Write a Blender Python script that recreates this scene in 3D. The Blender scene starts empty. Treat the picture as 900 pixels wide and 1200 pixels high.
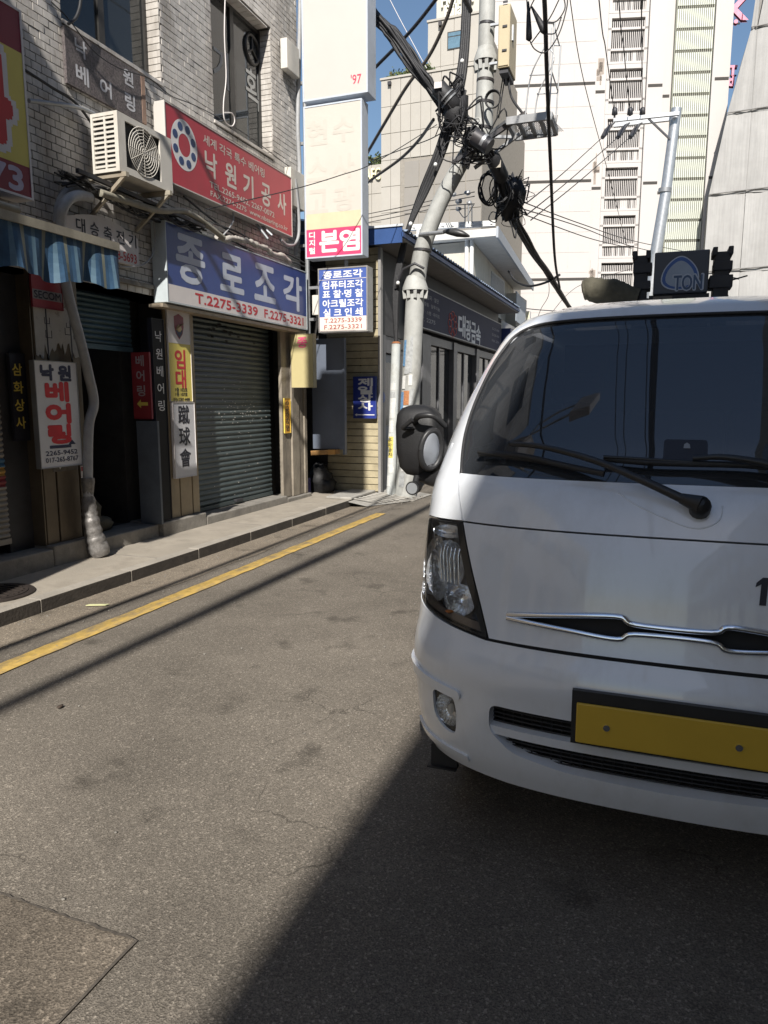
import bpy, bmesh, math, random
from mathutils import Vector, Matrix
from mathutils.geometry import delaunay_2d_cdt
random.seed(7)
S = bpy.context.scene
C = S.collection
R = math.radians

# ---------------------------------------------------------------- camera
CAM_H = 1.56; FPX = 850.0; PITCH = R(8.7); YAW = R(20.4)
cam = bpy.data.objects.new('camera', bpy.data.cameras.new('camera'))
C.objects.link(cam); S.camera = cam
cam.location = (0, 0, CAM_H)
cam.rotation_euler = (R(90) - PITCH, 0, YAW)
cam.data.sensor_fit = 'VERTICAL'; cam.data.sensor_height = 36.0
cam.data.lens = FPX / 1200.0 * 36.0
cam.data.clip_end = 3000; cam.data.clip_start = 0.05

# ---------------------------------------------------------------- sky, sun, exposure
SUN_EL = 40.0; SUN_AZ = 15.0          # the sun stands behind the camera, a little to the right of the street
w = bpy.data.worlds.new('World'); S.world = w; w.use_nodes = True
nt = w.node_tree
sky = nt.nodes.new('ShaderNodeTexSky'); sky.sky_type = 'NISHITA'; sky.sun_disc = False
sky.sun_elevation = R(SUN_EL); sky.sun_rotation = R(180 - SUN_AZ)
sky.altitude = 50; sky.air_density = 1.25; sky.dust_density = 0.5; sky.ozone_density = 3.0
nt.links.new(sky.outputs[0], nt.nodes['Background'].inputs[0])
nt.nodes['Background'].inputs[1].default_value = 0.08
sun = bpy.data.lights.new('sun', 'SUN'); sun.energy = 5.0; sun.angle = R(0.5); sun.color = (1.0, 0.95, 0.88)
so = bpy.data.objects.new('sun', sun); C.objects.link(so)
_d = Vector((-math.sin(R(SUN_AZ)) * math.cos(R(SUN_EL)), math.cos(R(SUN_AZ)) * math.cos(R(SUN_EL)), -math.sin(R(SUN_EL))))
so.rotation_euler = _d.to_track_quat('-Z', 'Y').to_euler(); so.location = (3, -10, 30)
S.view_settings.view_transform = 'Standard'; S.view_settings.look = 'None'
S.view_settings.exposure = 0.52; S.view_settings.gamma = 1.0

# ---------------------------------------------------------------- surveying helper: a sight line of the photograph met with a real plane
_F = Vector((-math.sin(YAW) * math.cos(PITCH), math.cos(YAW) * math.cos(PITCH), -math.sin(PITCH)))
_R = Vector((math.cos(YAW), math.sin(YAW), 0)); _U = _R.cross(_F)
def at(px, py, X=None, Y=None, Z=None):
    d = _F + _R * ((px - 450) / FPX) + _U * ((600 - py) / FPX)
    if X is not None: t = X / d.x
    elif Y is not None: t = Y / d.y
    else: t = (Z - CAM_H) / d.z
    return Vector((0, 0, CAM_H)) + d * t

# ---------------------------------------------------------------- materials
def _n(t, kind, **kw):
    n = t.nodes.new(kind)
    for k, v in kw.items(): setattr(n, k, v)
    return n
MATS = {}
def mat(name, col, rough=0.6, metal=0.0, var=0.15, scale=6.0, bump=0.0, bscale=40.0, dirt=0.0, dcol=(0.05, 0.045, 0.04),
        dscale=(2.0, 2.0, 0.6), dth=0.5, coat=0.0, spec=0.5, cell=None, emit=None):
    if name in MATS: return MATS[name]
    m = bpy.data.materials.new(name); m.use_nodes = True; t = m.node_tree
    b = t.nodes['Principled BSDF']; L = t.links
    b.inputs['Roughness'].default_value = rough; b.inputs['Metallic'].default_value = metal
    b.inputs['Coat Weight'].default_value = coat; b.inputs['Specular IOR Level'].default_value = spec
    b.inputs['Coat Roughness'].default_value = 0.04
    g = _n(t, 'ShaderNodeNewGeometry')
    nz = _n(t, 'ShaderNodeTexNoise'); nz.inputs['Scale'].default_value = scale; nz.inputs['Detail'].default_value = 6
    nz.inputs['Roughness'].default_value = 0.65
    L.new(g.outputs['Position'], nz.inputs['Vector'])
    mr = _n(t, 'ShaderNodeMapRange'); mr.inputs[1].default_value = 0.3; mr.inputs[2].default_value = 0.7
    mr.inputs[3].default_value = 1 - var; mr.inputs[4].default_value = 1 + var
    L.new(nz.outputs['Fac'], mr.inputs[0])
    val = mr.outputs[0]
    if cell:
        vm = _n(t, 'ShaderNodeVectorMath', operation='DIVIDE'); vm.inputs[1].default_value = cell
        fl = _n(t, 'ShaderNodeVectorMath', operation='FLOOR'); wn = _n(t, 'ShaderNodeTexWhiteNoise')
        L.new(g.outputs['Position'], vm.inputs[0]); L.new(vm.outputs[0], fl.inputs[0]); L.new(fl.outputs[0], wn.inputs['Vector'])
        m2 = _n(t, 'ShaderNodeMapRange'); m2.inputs[3].default_value = 0.84; m2.inputs[4].default_value = 1.08
        L.new(wn.outputs['Value'], m2.inputs[0])
        mm = _n(t, 'ShaderNodeMath', operation='MULTIPLY'); L.new(val, mm.inputs[0]); L.new(m2.outputs[0], mm.inputs[1]); val = mm.outputs[0]
    cm = _n(t, 'ShaderNodeVectorMath', operation='SCALE'); cm.inputs[0].default_value = col[:3]
    L.new(val, cm.inputs['Scale']); out = cm.outputs[0]
    if dirt > 0:
        mp = _n(t, 'ShaderNodeMapping'); mp.inputs['Scale'].default_value = dscale
        L.new(g.outputs['Position'], mp.inputs[0])
        dn = _n(t, 'ShaderNodeTexNoise'); dn.inputs['Scale'].default_value = 1.0; dn.inputs['Detail'].default_value = 8; dn.inputs['Roughness'].default_value = 0.7
        L.new(mp.outputs[0], dn.inputs['Vector'])
        dr = _n(t, 'ShaderNodeMapRange'); dr.inputs[1].default_value = dth; dr.inputs[2].default_value = dth + 0.2
        dr.inputs[3].default_value = 0; dr.inputs[4].default_value = dirt
        L.new(dn.outputs['Fac'], dr.inputs[0])
        mx = _n(t, 'ShaderNodeMix', data_type='RGBA'); L.new(dr.outputs[0], mx.inputs[0])
        L.new(out, mx.inputs[6]); mx.inputs[7].default_value = (*dcol, 1); out = mx.outputs[2]
    L.new(out, b.inputs['Base Color'])
    if bump > 0:
        bn = _n(t, 'ShaderNodeTexNoise'); bn.inputs['Scale'].default_value = bscale; bn.inputs['Detail'].default_value = 4
        L.new(g.outputs['Position'], bn.inputs['Vector'])
        bu = _n(t, 'ShaderNodeBump'); bu.inputs['Strength'].default_value = bump; bu.inputs['Distance'].default_value = 0.01
        L.new(bn.outputs['Fac'], bu.inputs['Height']); L.new(bu.outputs[0], b.inputs['Normal'])
    if emit:
        b.inputs['Emission Color'].default_value = (*emit[:3], 1); b.inputs['Emission Strength'].default_value = emit[3]
    MATS[name] = m; return m

def glass(name, tint, rough=0.02, through=0.5, edge=1.5):
    """thin pane: tinted see-through sheet with a mirror reflection on top"""
    if name in MATS: return MATS[name]
    m = bpy.data.materials.new(name); m.use_nodes = True; t = m.node_tree; t.nodes.clear()
    o = _n(t, 'ShaderNodeOutputMaterial'); tr = _n(t, 'ShaderNodeBsdfTransparent'); tr.inputs[0].default_value = (*tint, 1)
    gl = _n(t, 'ShaderNodeBsdfGlossy'); gl.inputs['Roughness'].default_value = rough; gl.inputs[0].default_value = (1, 1, 1, 1)
    fr = _n(t, 'ShaderNodeFresnel'); fr.inputs[0].default_value = edge
    df = _n(t, 'ShaderNodeBsdfDiffuse'); df.inputs[0].default_value = (*[c * 0.25 for c in tint], 1)
    m1 = _n(t, 'ShaderNodeMixShader'); m1.inputs[0].default_value = through
    m2 = _n(t, 'ShaderNodeMixShader')
    t.links.new(df.outputs[0], m1.inputs[1]); t.links.new(tr.outputs[0], m1.inputs[2])
    t.links.new(fr.outputs[0], m2.inputs[0]); t.links.new(m1.outputs[0], m2.inputs[1]); t.links.new(gl.outputs[0], m2.inputs[2])
    t.links.new(m2.outputs[0], o.inputs[0]); MATS[name] = m; return m

def asphalt(name, col, seed=0.0, grain=1.0, wear=0.25):
    if name in MATS: return MATS[name]
    m = bpy.data.materials.new(name); m.use_nodes = True; t = m.node_tree; L = t.links
    b = t.nodes['Principled BSDF']; b.inputs['Roughness'].default_value = 0.85; b.inputs['Specular IOR Level'].default_value = 0.2
    g = _n(t, 'ShaderNodeNewGeometry')
    ad = _n(t, 'ShaderNodeVectorMath', operation='ADD'); ad.inputs[1].default_value = (seed, seed * 2, 0); L.new(g.outputs['Position'], ad.inputs[0])
    P = ad.outputs[0]
    vo = _n(t, 'ShaderNodeTexVoronoi'); vo.inputs['Scale'].default_value = 240 * grain; L.new(P, vo.inputs['Vector'])
    sp = _n(t, 'ShaderNodeSeparateColor'); L.new(vo.outputs['Color'], sp.inputs[0])
    st = _n(t, 'ShaderNodeMapRange'); st.inputs[1].default_value = 0.0; st.inputs[2].default_value = 1.0
    st.inputs[3].default_value = 0.62; st.inputs[4].default_value = 1.38; L.new(sp.outputs[0], st.inputs[0])
    vb = _n(t, 'ShaderNodeTexVoronoi'); vb.inputs['Scale'].default_value = 140 * grain; L.new(P, vb.inputs['Vector'])
    sb = _n(t, 'ShaderNodeSeparateColor'); L.new(vb.outputs['Color'], sb.inputs[0])
    s2 = _n(t, 'ShaderNodeMapRange'); s2.inputs[1].default_value = 0.86; s2.inputs[2].default_value = 0.95
    s2.inputs[3].default_value = 1.0; s2.inputs[4].default_value = 1.65; L.new(sb.outputs[1], s2.inputs[0])
    big = _n(t, 'ShaderNodeTexNoise'); big.inputs['Scale'].default_value = 0.9; big.inputs['Detail'].default_value = 8; big.inputs['Roughness'].default_value = 0.6
    L.new(P, big.inputs['Vector'])
    mb = _n(t, 'ShaderNodeMapRange'); mb.inputs[1].default_value = 0.3; mb.inputs[2].default_value = 0.7
    mb.inputs[3].default_value = 1 - wear; mb.inputs[4].default_value = 1 + wear; L.new(big.outputs['Fac'], mb.inputs[0])
    # oil spots: rare dark blotches
    oi = _n(t, 'ShaderNodeTexNoise'); oi.inputs['Scale'].default_value = 3.1; oi.inputs['Detail'].default_value = 5; L.new(P, oi.inputs['Vector'])
    mo = _n(t, 'ShaderNodeMapRange'); mo.inputs[1].default_value = 0.60; mo.inputs[2].default_value = 0.72
    mo.inputs[3].default_value = 1.0; mo.inputs[4].default_value = 0.58; L.new(oi.outputs['Fac'], mo.inputs[0])
    # fine crazing, only in some places
    dz_ = _n(t, 'ShaderNodeTexNoise'); dz_.inputs['Scale'].default_value = 9; dz_.inputs['Detail'].default_value = 4; L.new(P, dz_.inputs['Vector'])
    dm = _n(t, 'ShaderNodeVectorMath', operation='SCALE'); dm.inputs['Scale'].default_value = 0.12; L.new(dz_.outputs['Color'], dm.inputs[0])
    da = _n(t, 'ShaderNodeVectorMath', operation='ADD'); L.new(P, da.inputs[0]); L.new(dm.outputs[0], da.inputs[1])
    ck = _n(t, 'ShaderNodeTexVoronoi', feature='DISTANCE_TO_EDGE'); ck.inputs['Scale'].default_value = 2.6; L.new(da.outputs[0], ck.inputs['Vector'])
    c1 = _n(t, 'ShaderNodeMapRange'); c1.inputs[1].default_value = 0.004; c1.inputs[2].default_value = 0.014; c1.inputs[3].default_value = 1.0; c1.inputs[4].default_value = 0.0; L.new(ck.outputs['Distance'], c1.inputs[0])
    cn = _n(t, 'ShaderNodeTexNoise'); cn.inputs['Scale'].default_value = 1.1; cn.inputs['Detail'].default_value = 3; L.new(da.outputs[0], cn.inputs['Vector'])
    c2 = _n(t, 'ShaderNodeMapRange'); c2.inputs[1].default_value = 0.55; c2.inputs[2].default_value = 0.62; L.new(cn.outputs['Fac'], c2.inputs[0])
    c3 = _n(t, 'ShaderNodeMath', operation='MULTIPLY'); L.new(c1.outputs[0], c3.inputs[0]); L.new(c2.outputs[0], c3.inputs[1])
    c4 = _n(t, 'ShaderNodeMapRange'); c4.inputs[3].default_value = 1.0; c4.inputs[4].default_value = 0.6; L.new(c3.outputs[0], c4.inputs[0])
    a = st.outputs[0]
    for q in (s2.outputs[0], mb.outputs[0], mo.outputs[0], c4.outputs[0]):
        mm = _n(t, 'ShaderNodeMath', operation='MULTIPLY'); L.new(a, mm.inputs[0]); L.new(q, mm.inputs[1]); a = mm.outputs[0]
    sc = _n(t, 'ShaderNodeVectorMath', operation='SCALE'); sc.inputs[0].default_value = col; L.new(a, sc.inputs['Scale'])
    L.new(sc.outputs[0], b.inputs['Base Color'])
    bu = _n(t, 'ShaderNodeBump'); bu.inputs['Strength'].default_value = 0.40; bu.inputs['Distance'].default_value = 0.005
    ba = _n(t, 'ShaderNodeMath', operation='ADD'); L.new(vo.outputs['Distance'], ba.inputs[0]); L.new(vb.outputs['Distance'], ba.inputs[1])
    L.new(ba.outputs[0], bu.inputs['Height']); L.new(bu.outputs[0], b.inputs['Normal'])
    MATS[name] = m; return m

# ---------------------------------------------------------------- objects
WL = {}
def tag(o, label=None, cat=None, group=None, kind=None):
    if label: o['label'] = label
    if cat: o['category'] = cat
    if group: o['group'] = group
    if kind: o['kind'] = kind
    return o
def thing(name, label, cat, loc=(0, 0, 0), group=None):
    o = bpy.data.objects.new(name, None); C.objects.link(o); o.location = loc; o.empty_display_size = 0.1
    WL[o.name] = Vector(loc); return tag(o, label, cat, group)

class MB:
    def __init__(s): s.v = []; s.f = []; s.m = []; s.k = 0; s.sm = []
    def add(s, vs, fs, smooth=False):
        b = len(s.v); s.v += [tuple(v) for v in vs]
        for f in fs: s.f.append(tuple(b + i for i in f)); s.m.append(s.k); s.sm.append(smooth)
        return s
    def box(s, x0, x1, y0, y1, z0, z1):
        x0, x1 = sorted((x0, x1)); y0, y1 = sorted((y0, y1)); z0, z1 = sorted((z0, z1))
        return s.add([(x0, y0, z0), (x1, y0, z0), (x1, y1, z0), (x0, y1, z0), (x0, y0, z1), (x1, y0, z1), (x1, y1, z1), (x0, y1, z1)],
                     [(0, 3, 2, 1), (4, 5, 6, 7), (0, 1, 5, 4), (1, 2, 6, 5), (2, 3, 7, 6), (3, 0, 4, 7)])
    def pb(s, face, p, d0, d1, a0, a1, b0, b1):
        """box on a wall plane: face 'X' looks to +X, 'Y' looks to -Y; d = distance out of the plane, a = along, b = height"""
        if face == 'X': return s.box(p + d0, p + d1, a0, a1, b0, b1)
        return s.box(a0, a1, p - d1, p - d0, b0, b1)
    def beam(s, p, q, w, h=None, up=(0, 0, 1)):
        h = h or w; p = Vector(p); q = Vector(q); d = (q - p).normalized(); u = Vector(up)
        if abs(d.dot(u)) > 0.98: u = Vector((0, 1, 0))
        a = d.cross(u).normalized() * w / 2; b = a.cross(d).normalized() * h / 2
        return s.add([p - a - b, p + a - b, p + a + b, p - a + b, q - a - b, q + a - b, q + a + b, q - a + b],
                     [(0, 3, 2, 1), (4, 5, 6, 7), (0, 1, 5, 4), (1, 2, 6, 5), (2, 3, 7, 6), (3, 0, 4, 7)])
    def tube(s, pts, r, n=8, cap=True):
        pts = [Vector(p) for p in pts]; N = len(pts)
        rs = r if isinstance(r, (list, tuple)) else [r] * N
        t0 = (pts[1] - pts[0]).normalized(); ref = Vector((0, 0, 1)) if abs(t0.z) < 0.9 else Vector((1, 0, 0))
        a = t0.cross(ref).normalized(); vs = []
        for i, p in enumerate(pts):
            t = (pts[min(i + 1, N - 1)] - pts[max(i - 1, 0)])
            t = t.normalized() if t.length > 1e-9 else t0
            a = a - t * a.dot(t); a = a.normalized() if a.length > 1e-6 else t.orthogonal().normalized()
            b = t.cross(a)
            for k in range(n):
                th = 2 * math.pi * k / n; vs.append(p + (a * math.cos(th) + b * math.sin(th)) * rs[i])
        fs = [(i * n + k, i * n + (k + 1) % n, (i + 1) * n + (k + 1) % n, (i + 1) * n + k) for i in range(N - 1) for k in range(n)]
        s.add(vs, fs, True)
        if cap: s.add(vs[:n], [tuple(range(n))[::-1]]); s.add(vs[-n:], [tuple(range(n))])
        return s
    def prism(s, poly, d):
        """flat polygon (3-D points, in order) swept by the vector d"""
        n = len(poly); d = Vector(d); vs = [Vector(p) for p in poly]; vs += [v + d for v in vs]
        return s.add(vs, [tuple(range(n))[::-1], tuple(range(n, 2 * n))] + [(i, (i + 1) % n, n + (i + 1) % n, n + i) for i in range(n)])
    def quad(s, a, b, c, d): return s.add([a, b, c, d], [(0, 1, 2, 3)])
    def disc(s, c, nrm, r, h, n=20, r2=None):
        nrm = Vector(nrm).normalized(); return s.tube([Vector(c), Vector(c) + nrm * h], [r, r if r2 is None else r2], n)
    def blob(s, c, r, seed=0, amp=0.15, n=10, m=7):
        rnd = random.Random(seed); vs = []; c = Vector(c)
        r = r if isinstance(r, (tuple, list)) else (r, r, r)
        for j in range(m + 1):
            ph = math.pi * j / m
            for i in range(n):
                th = 2 * math.pi * i / n; q = 1 + (rnd.random() - 0.5) * 2 * amp * (1 if 0 < j < m else 0)
                vs.append(c + Vector((r[0] * math.sin(ph) * math.cos(th) * q, r[1] * math.sin(ph) * math.sin(th) * q, r[2] * math.cos(ph) * q)))
        return s.add(vs, [(j * n + i, (j + 1) * n + i, (j + 1) * n + (i + 1) % n, j * n + (i + 1) % n) for j in range(m) for i in range(n)], True)
    def build(s, name, mats, parent=None, bevel=0.0, label=None, cat=None, group=None, kind=None, loc=None, fix=False):
        me = bpy.data.meshes.new(name)
        off = WL[parent.name] if parent is not None else Vector(loc or (0, 0, 0))
        me.from_pydata([(v[0] - off[0], v[1] - off[1], v[2] - off[2]) for v in s.v], [], s.f)
        for mm in (mats if isinstance(mats, (list, tuple)) else [mats]): me.materials.append(mm)
        me.polygons.foreach_set('material_index', s.m); me.polygons.foreach_set('use_smooth', s.sm)
        if fix:
            bm = bmesh.new(); bm.from_mesh(me); bmesh.ops.remove_doubles(bm, verts=bm.verts, dist=1e-4)
            bmesh.ops.recalc_face_normals(bm, faces=bm.faces); bm.to_mesh(me); bm.free()
        me.update()
        o = bpy.data.objects.new(name, me); C.objects.link(o)
        if parent is not None: o.parent = parent; WL[o.name] = off
        else: o.location = off; WL[o.name] = off
        if bevel > 0:
            b = o.modifiers.new('bevel', 'BEVEL'); b.width = bevel; b.segments = 2; b.limit_method = 'ANGLE'
        return tag(o, label, cat, group, kind)

def inst(src, loc, parent=None, name=None, scale=None):
    o = src.copy(); C.objects.link(o)
    if name: o.name = name
    o.parent = parent; o.location = Vector(loc)      # loc = shift from where the source mesh was built
    if parent is not None: WL[o.name] = WL[parent.name]
    if scale: o.scale = scale
    return o

def catmull(pts, k=6):
    pts = [Vector(p) for p in pts]
    if len(pts) < 3: return [pts[0].lerp(pts[-1], i / k) for i in range(k + 1)]
    P = [pts[0] * 2 - pts[1]] + pts + [pts[-1] * 2 - pts[-2]]; out = []
    for i in range(1, len(P) - 2):
        a, b, c, d = P[i - 1:i + 3]
        for j in range(k):
            t = j / k
            out.append(0.5 * ((2 * b) + (c - a) * t + (2 * a - 5 * b + 4 * c - d) * t * t + (3 * b - a - 3 * c + d) * t ** 3))
    out.append(pts[-1]); return out

# ---------------------------------------------------------------- lettering (the built-in font, turned into meshes)
_tc = {}
def glyph_mesh(txt, bold, track=1.0):
    key = (txt, bold, track)
    if key in _tc: return _tc[key]
    c = bpy.data.curves.new('t', 'FONT'); c.body = txt; c.size = 1.0; c.offset = bold; c.resolution_u = 3
    c.space_character = track; c.align_x = 'CENTER'; c.fill_mode = 'FRONT'
    o = bpy.data.objects.new('t', c); C.objects.link(o)
    dg = bpy.context.evaluated_depsgraph_get(); dg.update()
    me = bpy.data.meshes.new_from_object(o.evaluated_get(dg))
    vs = [(v.co.x, v.co.y) for v in me.vertices]; fs = [tuple(p.vertices) for p in me.polygons]
    bpy.data.objects.remove(o); bpy.data.curves.remove(c); bpy.data.meshes.remove(me)
    _tc[key] = (vs, fs); return vs, fs

def put(mb, txt, face, p, a, b, h, wd=None, bold=0.02, track=1.0, ang=0.0, fitw=False):
    """lettering centred at (a along, b height) on the plane, h = height of the ink; wd = width of the ink"""
    bold_ = bold; vs, fs = glyph_mesh(txt, 0.0, track)
    if not vs: return
    x0 = min(v[0] for v in vs); x1 = max(v[0] for v in vs); y0 = min(v[1] for v in vs); y1 = max(v[1] for v in vs)
    sy = h / max(y1 - y0, 1e-6); sx = (wd / max(x1 - x0, 1e-6)) if wd else sy
    cx = (x0 + x1) / 2; cy = (y0 + y1) / 2; ca = math.cos(ang); sa = math.sin(ang); out = []
    for x, y in vs:
        u = (x - cx) * sx; v = (y - cy) * sy; u, v = u * ca - v * sa, u * sa + v * ca
        out.append((u, v))
    q = bold_ * .8 * sx
    for k, (du, dv) in enumerate([(0, 0)] if q <= 0 else [(0, 0), (q, 0), (-q, 0), (0, q), (0, -q), (q * .7, q * .7), (-q * .7, -q * .7), (q * .7, -q * .7), (-q * .7, q * .7)]):
        e = k * .00012
        mb.add([(p + e, a + u + du, b + v + dv) if face == 'X' else (a + u + du, p - e, b + v + dv) for u, v in out], fs)
def column_text(mb, chars, face, p, a, b0, b1, h, wd, bold=0.02):
    n = len(chars)
    for i, ch in enumerate(chars):
        b = b1 + (b0 - b1) * (i + 0.5) / n
        put(mb, ch, face, p, a, b, h, wd, bold)

# ---------------------------------------------------------------- palette
white_paint = mat('white_paint', (0.74, 0.74, 0.72), 0.45, var=0.05, dirt=0.35, dcol=(0.25, 0.22, 0.18), dth=0.55)
cream_face = mat('cream_face', (0.54, 0.51, 0.475), 0.5, var=0.03, scale=1.5, dirt=0.2, dcol=(0.5, 0.42, 0.32), dth=0.56)
ink_black = mat('ink_black', (0.02, 0.02, 0.03), 0.5, var=0.1)
ink_white = mat('ink_white', (0.72, 0.71, 0.70), 0.5, var=0.08, dirt=0.25, dcol=(0.3, 0.3, 0.3))
ink_red = mat('ink_red', (0.52, 0.035, 0.04), 0.5, var=0.08)
ink_brownred = mat('ink_brownred', (0.36, 0.10, 0.08), 0.5, var=0.1)
ink_yellow = mat('ink_yellow', (0.72, 0.55, 0.10), 0.5, var=0.1)
sign_red = mat('sign_red', (0.42, 0.035, 0.055), 0.4, var=0.08, scale=2, dirt=0.3, dcol=(0.22, 0.05, 0.05), dth=0.5)
sign_maroon = mat('sign_maroon', (0.24, 0.025, 0.04), 0.45, var=0.1, scale=2, dirt=0.3, dcol=(0.1, 0.02, 0.02))
sign_yellow = mat('sign_yellow', (0.66, 0.55, 0.12), 0.45, var=0.06, scale=2, dirt=0.2, dcol=(0.3, 0.25, 0.08))
sign_blue = mat('sign_blue', (0.035, 0.062, 0.22), 0.35, var=0.10, scale=2, dirt=0.3, dcol=(0.03, 0.04, 0.13), dth=0.5)
sign_white = mat('sign_white', (0.66, 0.62, 0.60), 0.45, var=0.05, scale=2, dirt=0.3, dcol=(0.4, 0.34, 0.28), dth=0.52)
sign_pink = mat('sign_pink', (0.74, 0.06, 0.16), 0.4, var=0.05)
dark_metal = mat('dark_metal', (0.045, 0.045, 0.05), 0.5, 0.3, var=0.2, dirt=0.3, dcol=(0.12, 0.08, 0.05))
grey_metal = mat('grey_metal', (0.32, 0.33, 0.34), 0.45, 0.5, var=0.15, dirt=0.4, dcol=(0.15, 0.12, 0.1))
galvanised = mat('galvanised', (0.45, 0.46, 0.47), 0.4, 0.6, var=0.15, scale=12)
black_rubber = mat('black_rubber', (0.022, 0.022, 0.024), 0.6, var=0.25, scale=15, bump=0.3, bscale=60)
concrete = mat('concrete', (0.33, 0.315, 0.285), 0.85, var=0.16, scale=7, bump=0.5, bscale=50, dirt=0.55, dcol=(0.13, 0.12, 0.1), dscale=(3, 3, 3), dth=0.5)
concrete_dark = mat('concrete_dark', (0.22, 0.205, 0.18), 0.85, var=0.2, scale=9, bump=0.5, bscale=50, dirt=0.5, dcol=(0.09, 0.08, 0.07), dscale=(3, 3, 3), dth=0.48)

# ================================================================ GROUND
road_m = asphalt('road_asphalt', (0.150, 0.132, 0.109))
patch_m = asphalt('patch_asphalt', (0.135, 0.114, 0.090), 13.0, 0.8)
gutter_m = asphalt('gutter_asphalt', (0.195, 0.165, 0.128), 31.0, 0.9, 0.15)
KX = -4.20; WX = -5.05; SZ = 0.10
m = MB(); m.add([(-400, -400, 0), (400, -400, 0), (400, 1200, 0), (-400, 1200, 0)], [(0, 1, 2, 3)])
ground = m.build('ground', mat('town_ground', (0.16, 0.15, 0.13), 0.9, var=0.2, scale=0.5), kind='structure')
ground.location.z = -0.03
m = MB(); m.add([(KX - .1, -40, 0), (3.0, -40, 0), (3.0, 70, 0), (KX - .1, 70, 0)], [(0, 1, 2, 3)])
road = m.build('road', road_m, kind='structure')
m = MB(); pts = []
N = 60
for i in range(N + 1):
    y = -6 + i * 17.5 / N; e = -3.80 + 0.03 * math.sin(y * 1.3) + 0.015 * math.sin(y * 5.1)
    pts += [(KX - .02, y, 0.004), (e, y, 0.004)]
m.add(pts, [(2 * i, 2 * i + 1, 2 * i + 3, 2 * i + 2) for i in range(N)])
m.build('gutter', gutter_m, kind='structure')
# worn resurfacing patch with a dark seam in the near left corner
m = MB(); m.add([(-4.0, -3, .004), (-1.30, -3, .004), (-1.34, 1.53, .004), (-1.9, 1.545, .004), (-4.0, 1.62, .004)], [(0, 1, 2, 3, 4)])
m.build('asphalt_patch', patch_m, kind='structure')
m = MB(); rnd = random.Random(3)
def seam(m, pts, wd, z):
    pp = []
    for a, b in zip(pts[:-1], pts[1:]):
        for k in range(24): pp.append(Vector(a).lerp(Vector(b), k / 24) + Vector((rnd.uniform(-.003, .003), rnd.uniform(-.003, .003))))
    vs = []
    for i, p in enumerate(pp[:-1]):
        t = (pp[i + 1] - p).normalized(); nn = Vector((-t.y, t.x)) * wd * rnd.uniform(.35, 1.1) / 2
        vs += [(p.x + nn.x, p.y + nn.y, z), (p.x - nn.x, p.y - nn.y, z)]
    m.add(vs, [(2 * i, 2 * i + 1, 2 * i + 3, 2 * i + 2) for i in range(len(pp) - 2)])
seam(m, [(-4.0, 1.62), (-1.9, 1.545), (-1.34, 1.53), (-1.3, -1.0)], 0.010, .008)
tar = mat('tar', (0.075, 0.064, 0.052), 0.9, var=0.4, scale=30, bump=0.4)
m.build('tar_seam', tar, kind='structure')
# yellow line, chipped, in runs
m = MB(); y = -5.0; rnd = random.Random(9)
ylw = mat('road_paint_yellow', (0.50, 0.335, 0.09), 0.8, var=0.22, scale=14, bump=0.3, bscale=90, dirt=0.9, dcol=(0.17, 0.148, 0.12), dscale=(8, 4, 8), dth=0.47)
vs = []; n = 150
for i in range(n + 1):
    y = -5 + i * 14.4 / n
    vs += [(-3.605 + rnd.uniform(-.006, .006), y, .008), (-3.46 + rnd.uniform(-.006, .006), y, .008)]
m.add(vs, [(2 * i, 2 * i + 1, 2 * i + 3, 2 * i + 2) for i in range(n)])
m.build('yellow_line', ylw, kind='structure')

# pavement with kerb stones
m = MB(); m.box(WX - .6, KX - .13, -14, 27, -0.02, SZ)
pave = m.build('pavement', mat('pavement_concrete', (0.31, 0.275, 0.225), 0.88, var=0.2, scale=5, bump=0.5, bscale=70, dirt=0.7, dcol=(0.17, 0.155, 0.13), dscale=(2.5, 2.5, 2.5), dth=0.5), kind='structure')
kerb_m = mat('kerb_stone_mat', (0.33, 0.30, 0.255), 0.85, var=0.2, scale=8, bump=0.5, bscale=60, dirt=0.5, dcol=(0.15, 0.13, 0.11), dscale=(4, 4, 4), dth=0.5)
face_m = mat('kerb_face_shade', (0.042, 0.035, 0.028), 0.9, var=0.3, scale=9, bump=.5, dirt=.4, dcol=(.16, .14, .115), dscale=(5, 2, 5), dth=.56)  # shade of the street face put into the colour, paler dirt over it
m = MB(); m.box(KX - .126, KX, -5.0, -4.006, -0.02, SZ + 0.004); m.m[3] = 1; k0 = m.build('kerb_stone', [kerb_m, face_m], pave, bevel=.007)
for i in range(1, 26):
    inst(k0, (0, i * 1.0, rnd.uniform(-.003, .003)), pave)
# dirt and joints crossing the pavement
m = MB()
for y in (1.6, 3.55, 5.5, 7.45, 9.4): m.box(WX - .1, KX - .13, y, y + .012, SZ, SZ + .003)
m.build('pavement_joint', concrete_dark, pave)
# broken slab at the foot of the utility pole
m = MB(); rnd = random.Random(5)
for i in range(70):
    x = rnd.uniform(-4.25, -3.5); y = rnd.uniform(10.4, 11.3); r = rnd.uniform(.012, .045)
    m.blob((x, y, r * .25), (r, r * rnd.uniform(.5, 1.5), r * .45), i, .45, 5, 3)
m.build('rubble', concrete_dark, kind='stuff', label='broken concrete lumps at the foot of the utility pole')
m = MB(); m.prism([(-4.62, 9.9, SZ), (-4.20, 9.9, SZ), (-4.20, 10.9, SZ), (-4.62, 10.9, SZ)], (0, 0, .035))
m.add([(-4.21, 9.75, .09), (-4.21, 11.6, .10), (-3.45, 11.6, .012), (-3.5, 10.75, .012), (-3.95, 9.9, .012)], [(0, 4, 3, 2, 1)])
for i in range(7): m.beam((-4.2 + .01 * i, 10.0 + i * .15, .105 - .002 * i), (-3.85 + .05 * i, 10.25 + i * .13, .03), .03, .02)
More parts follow.
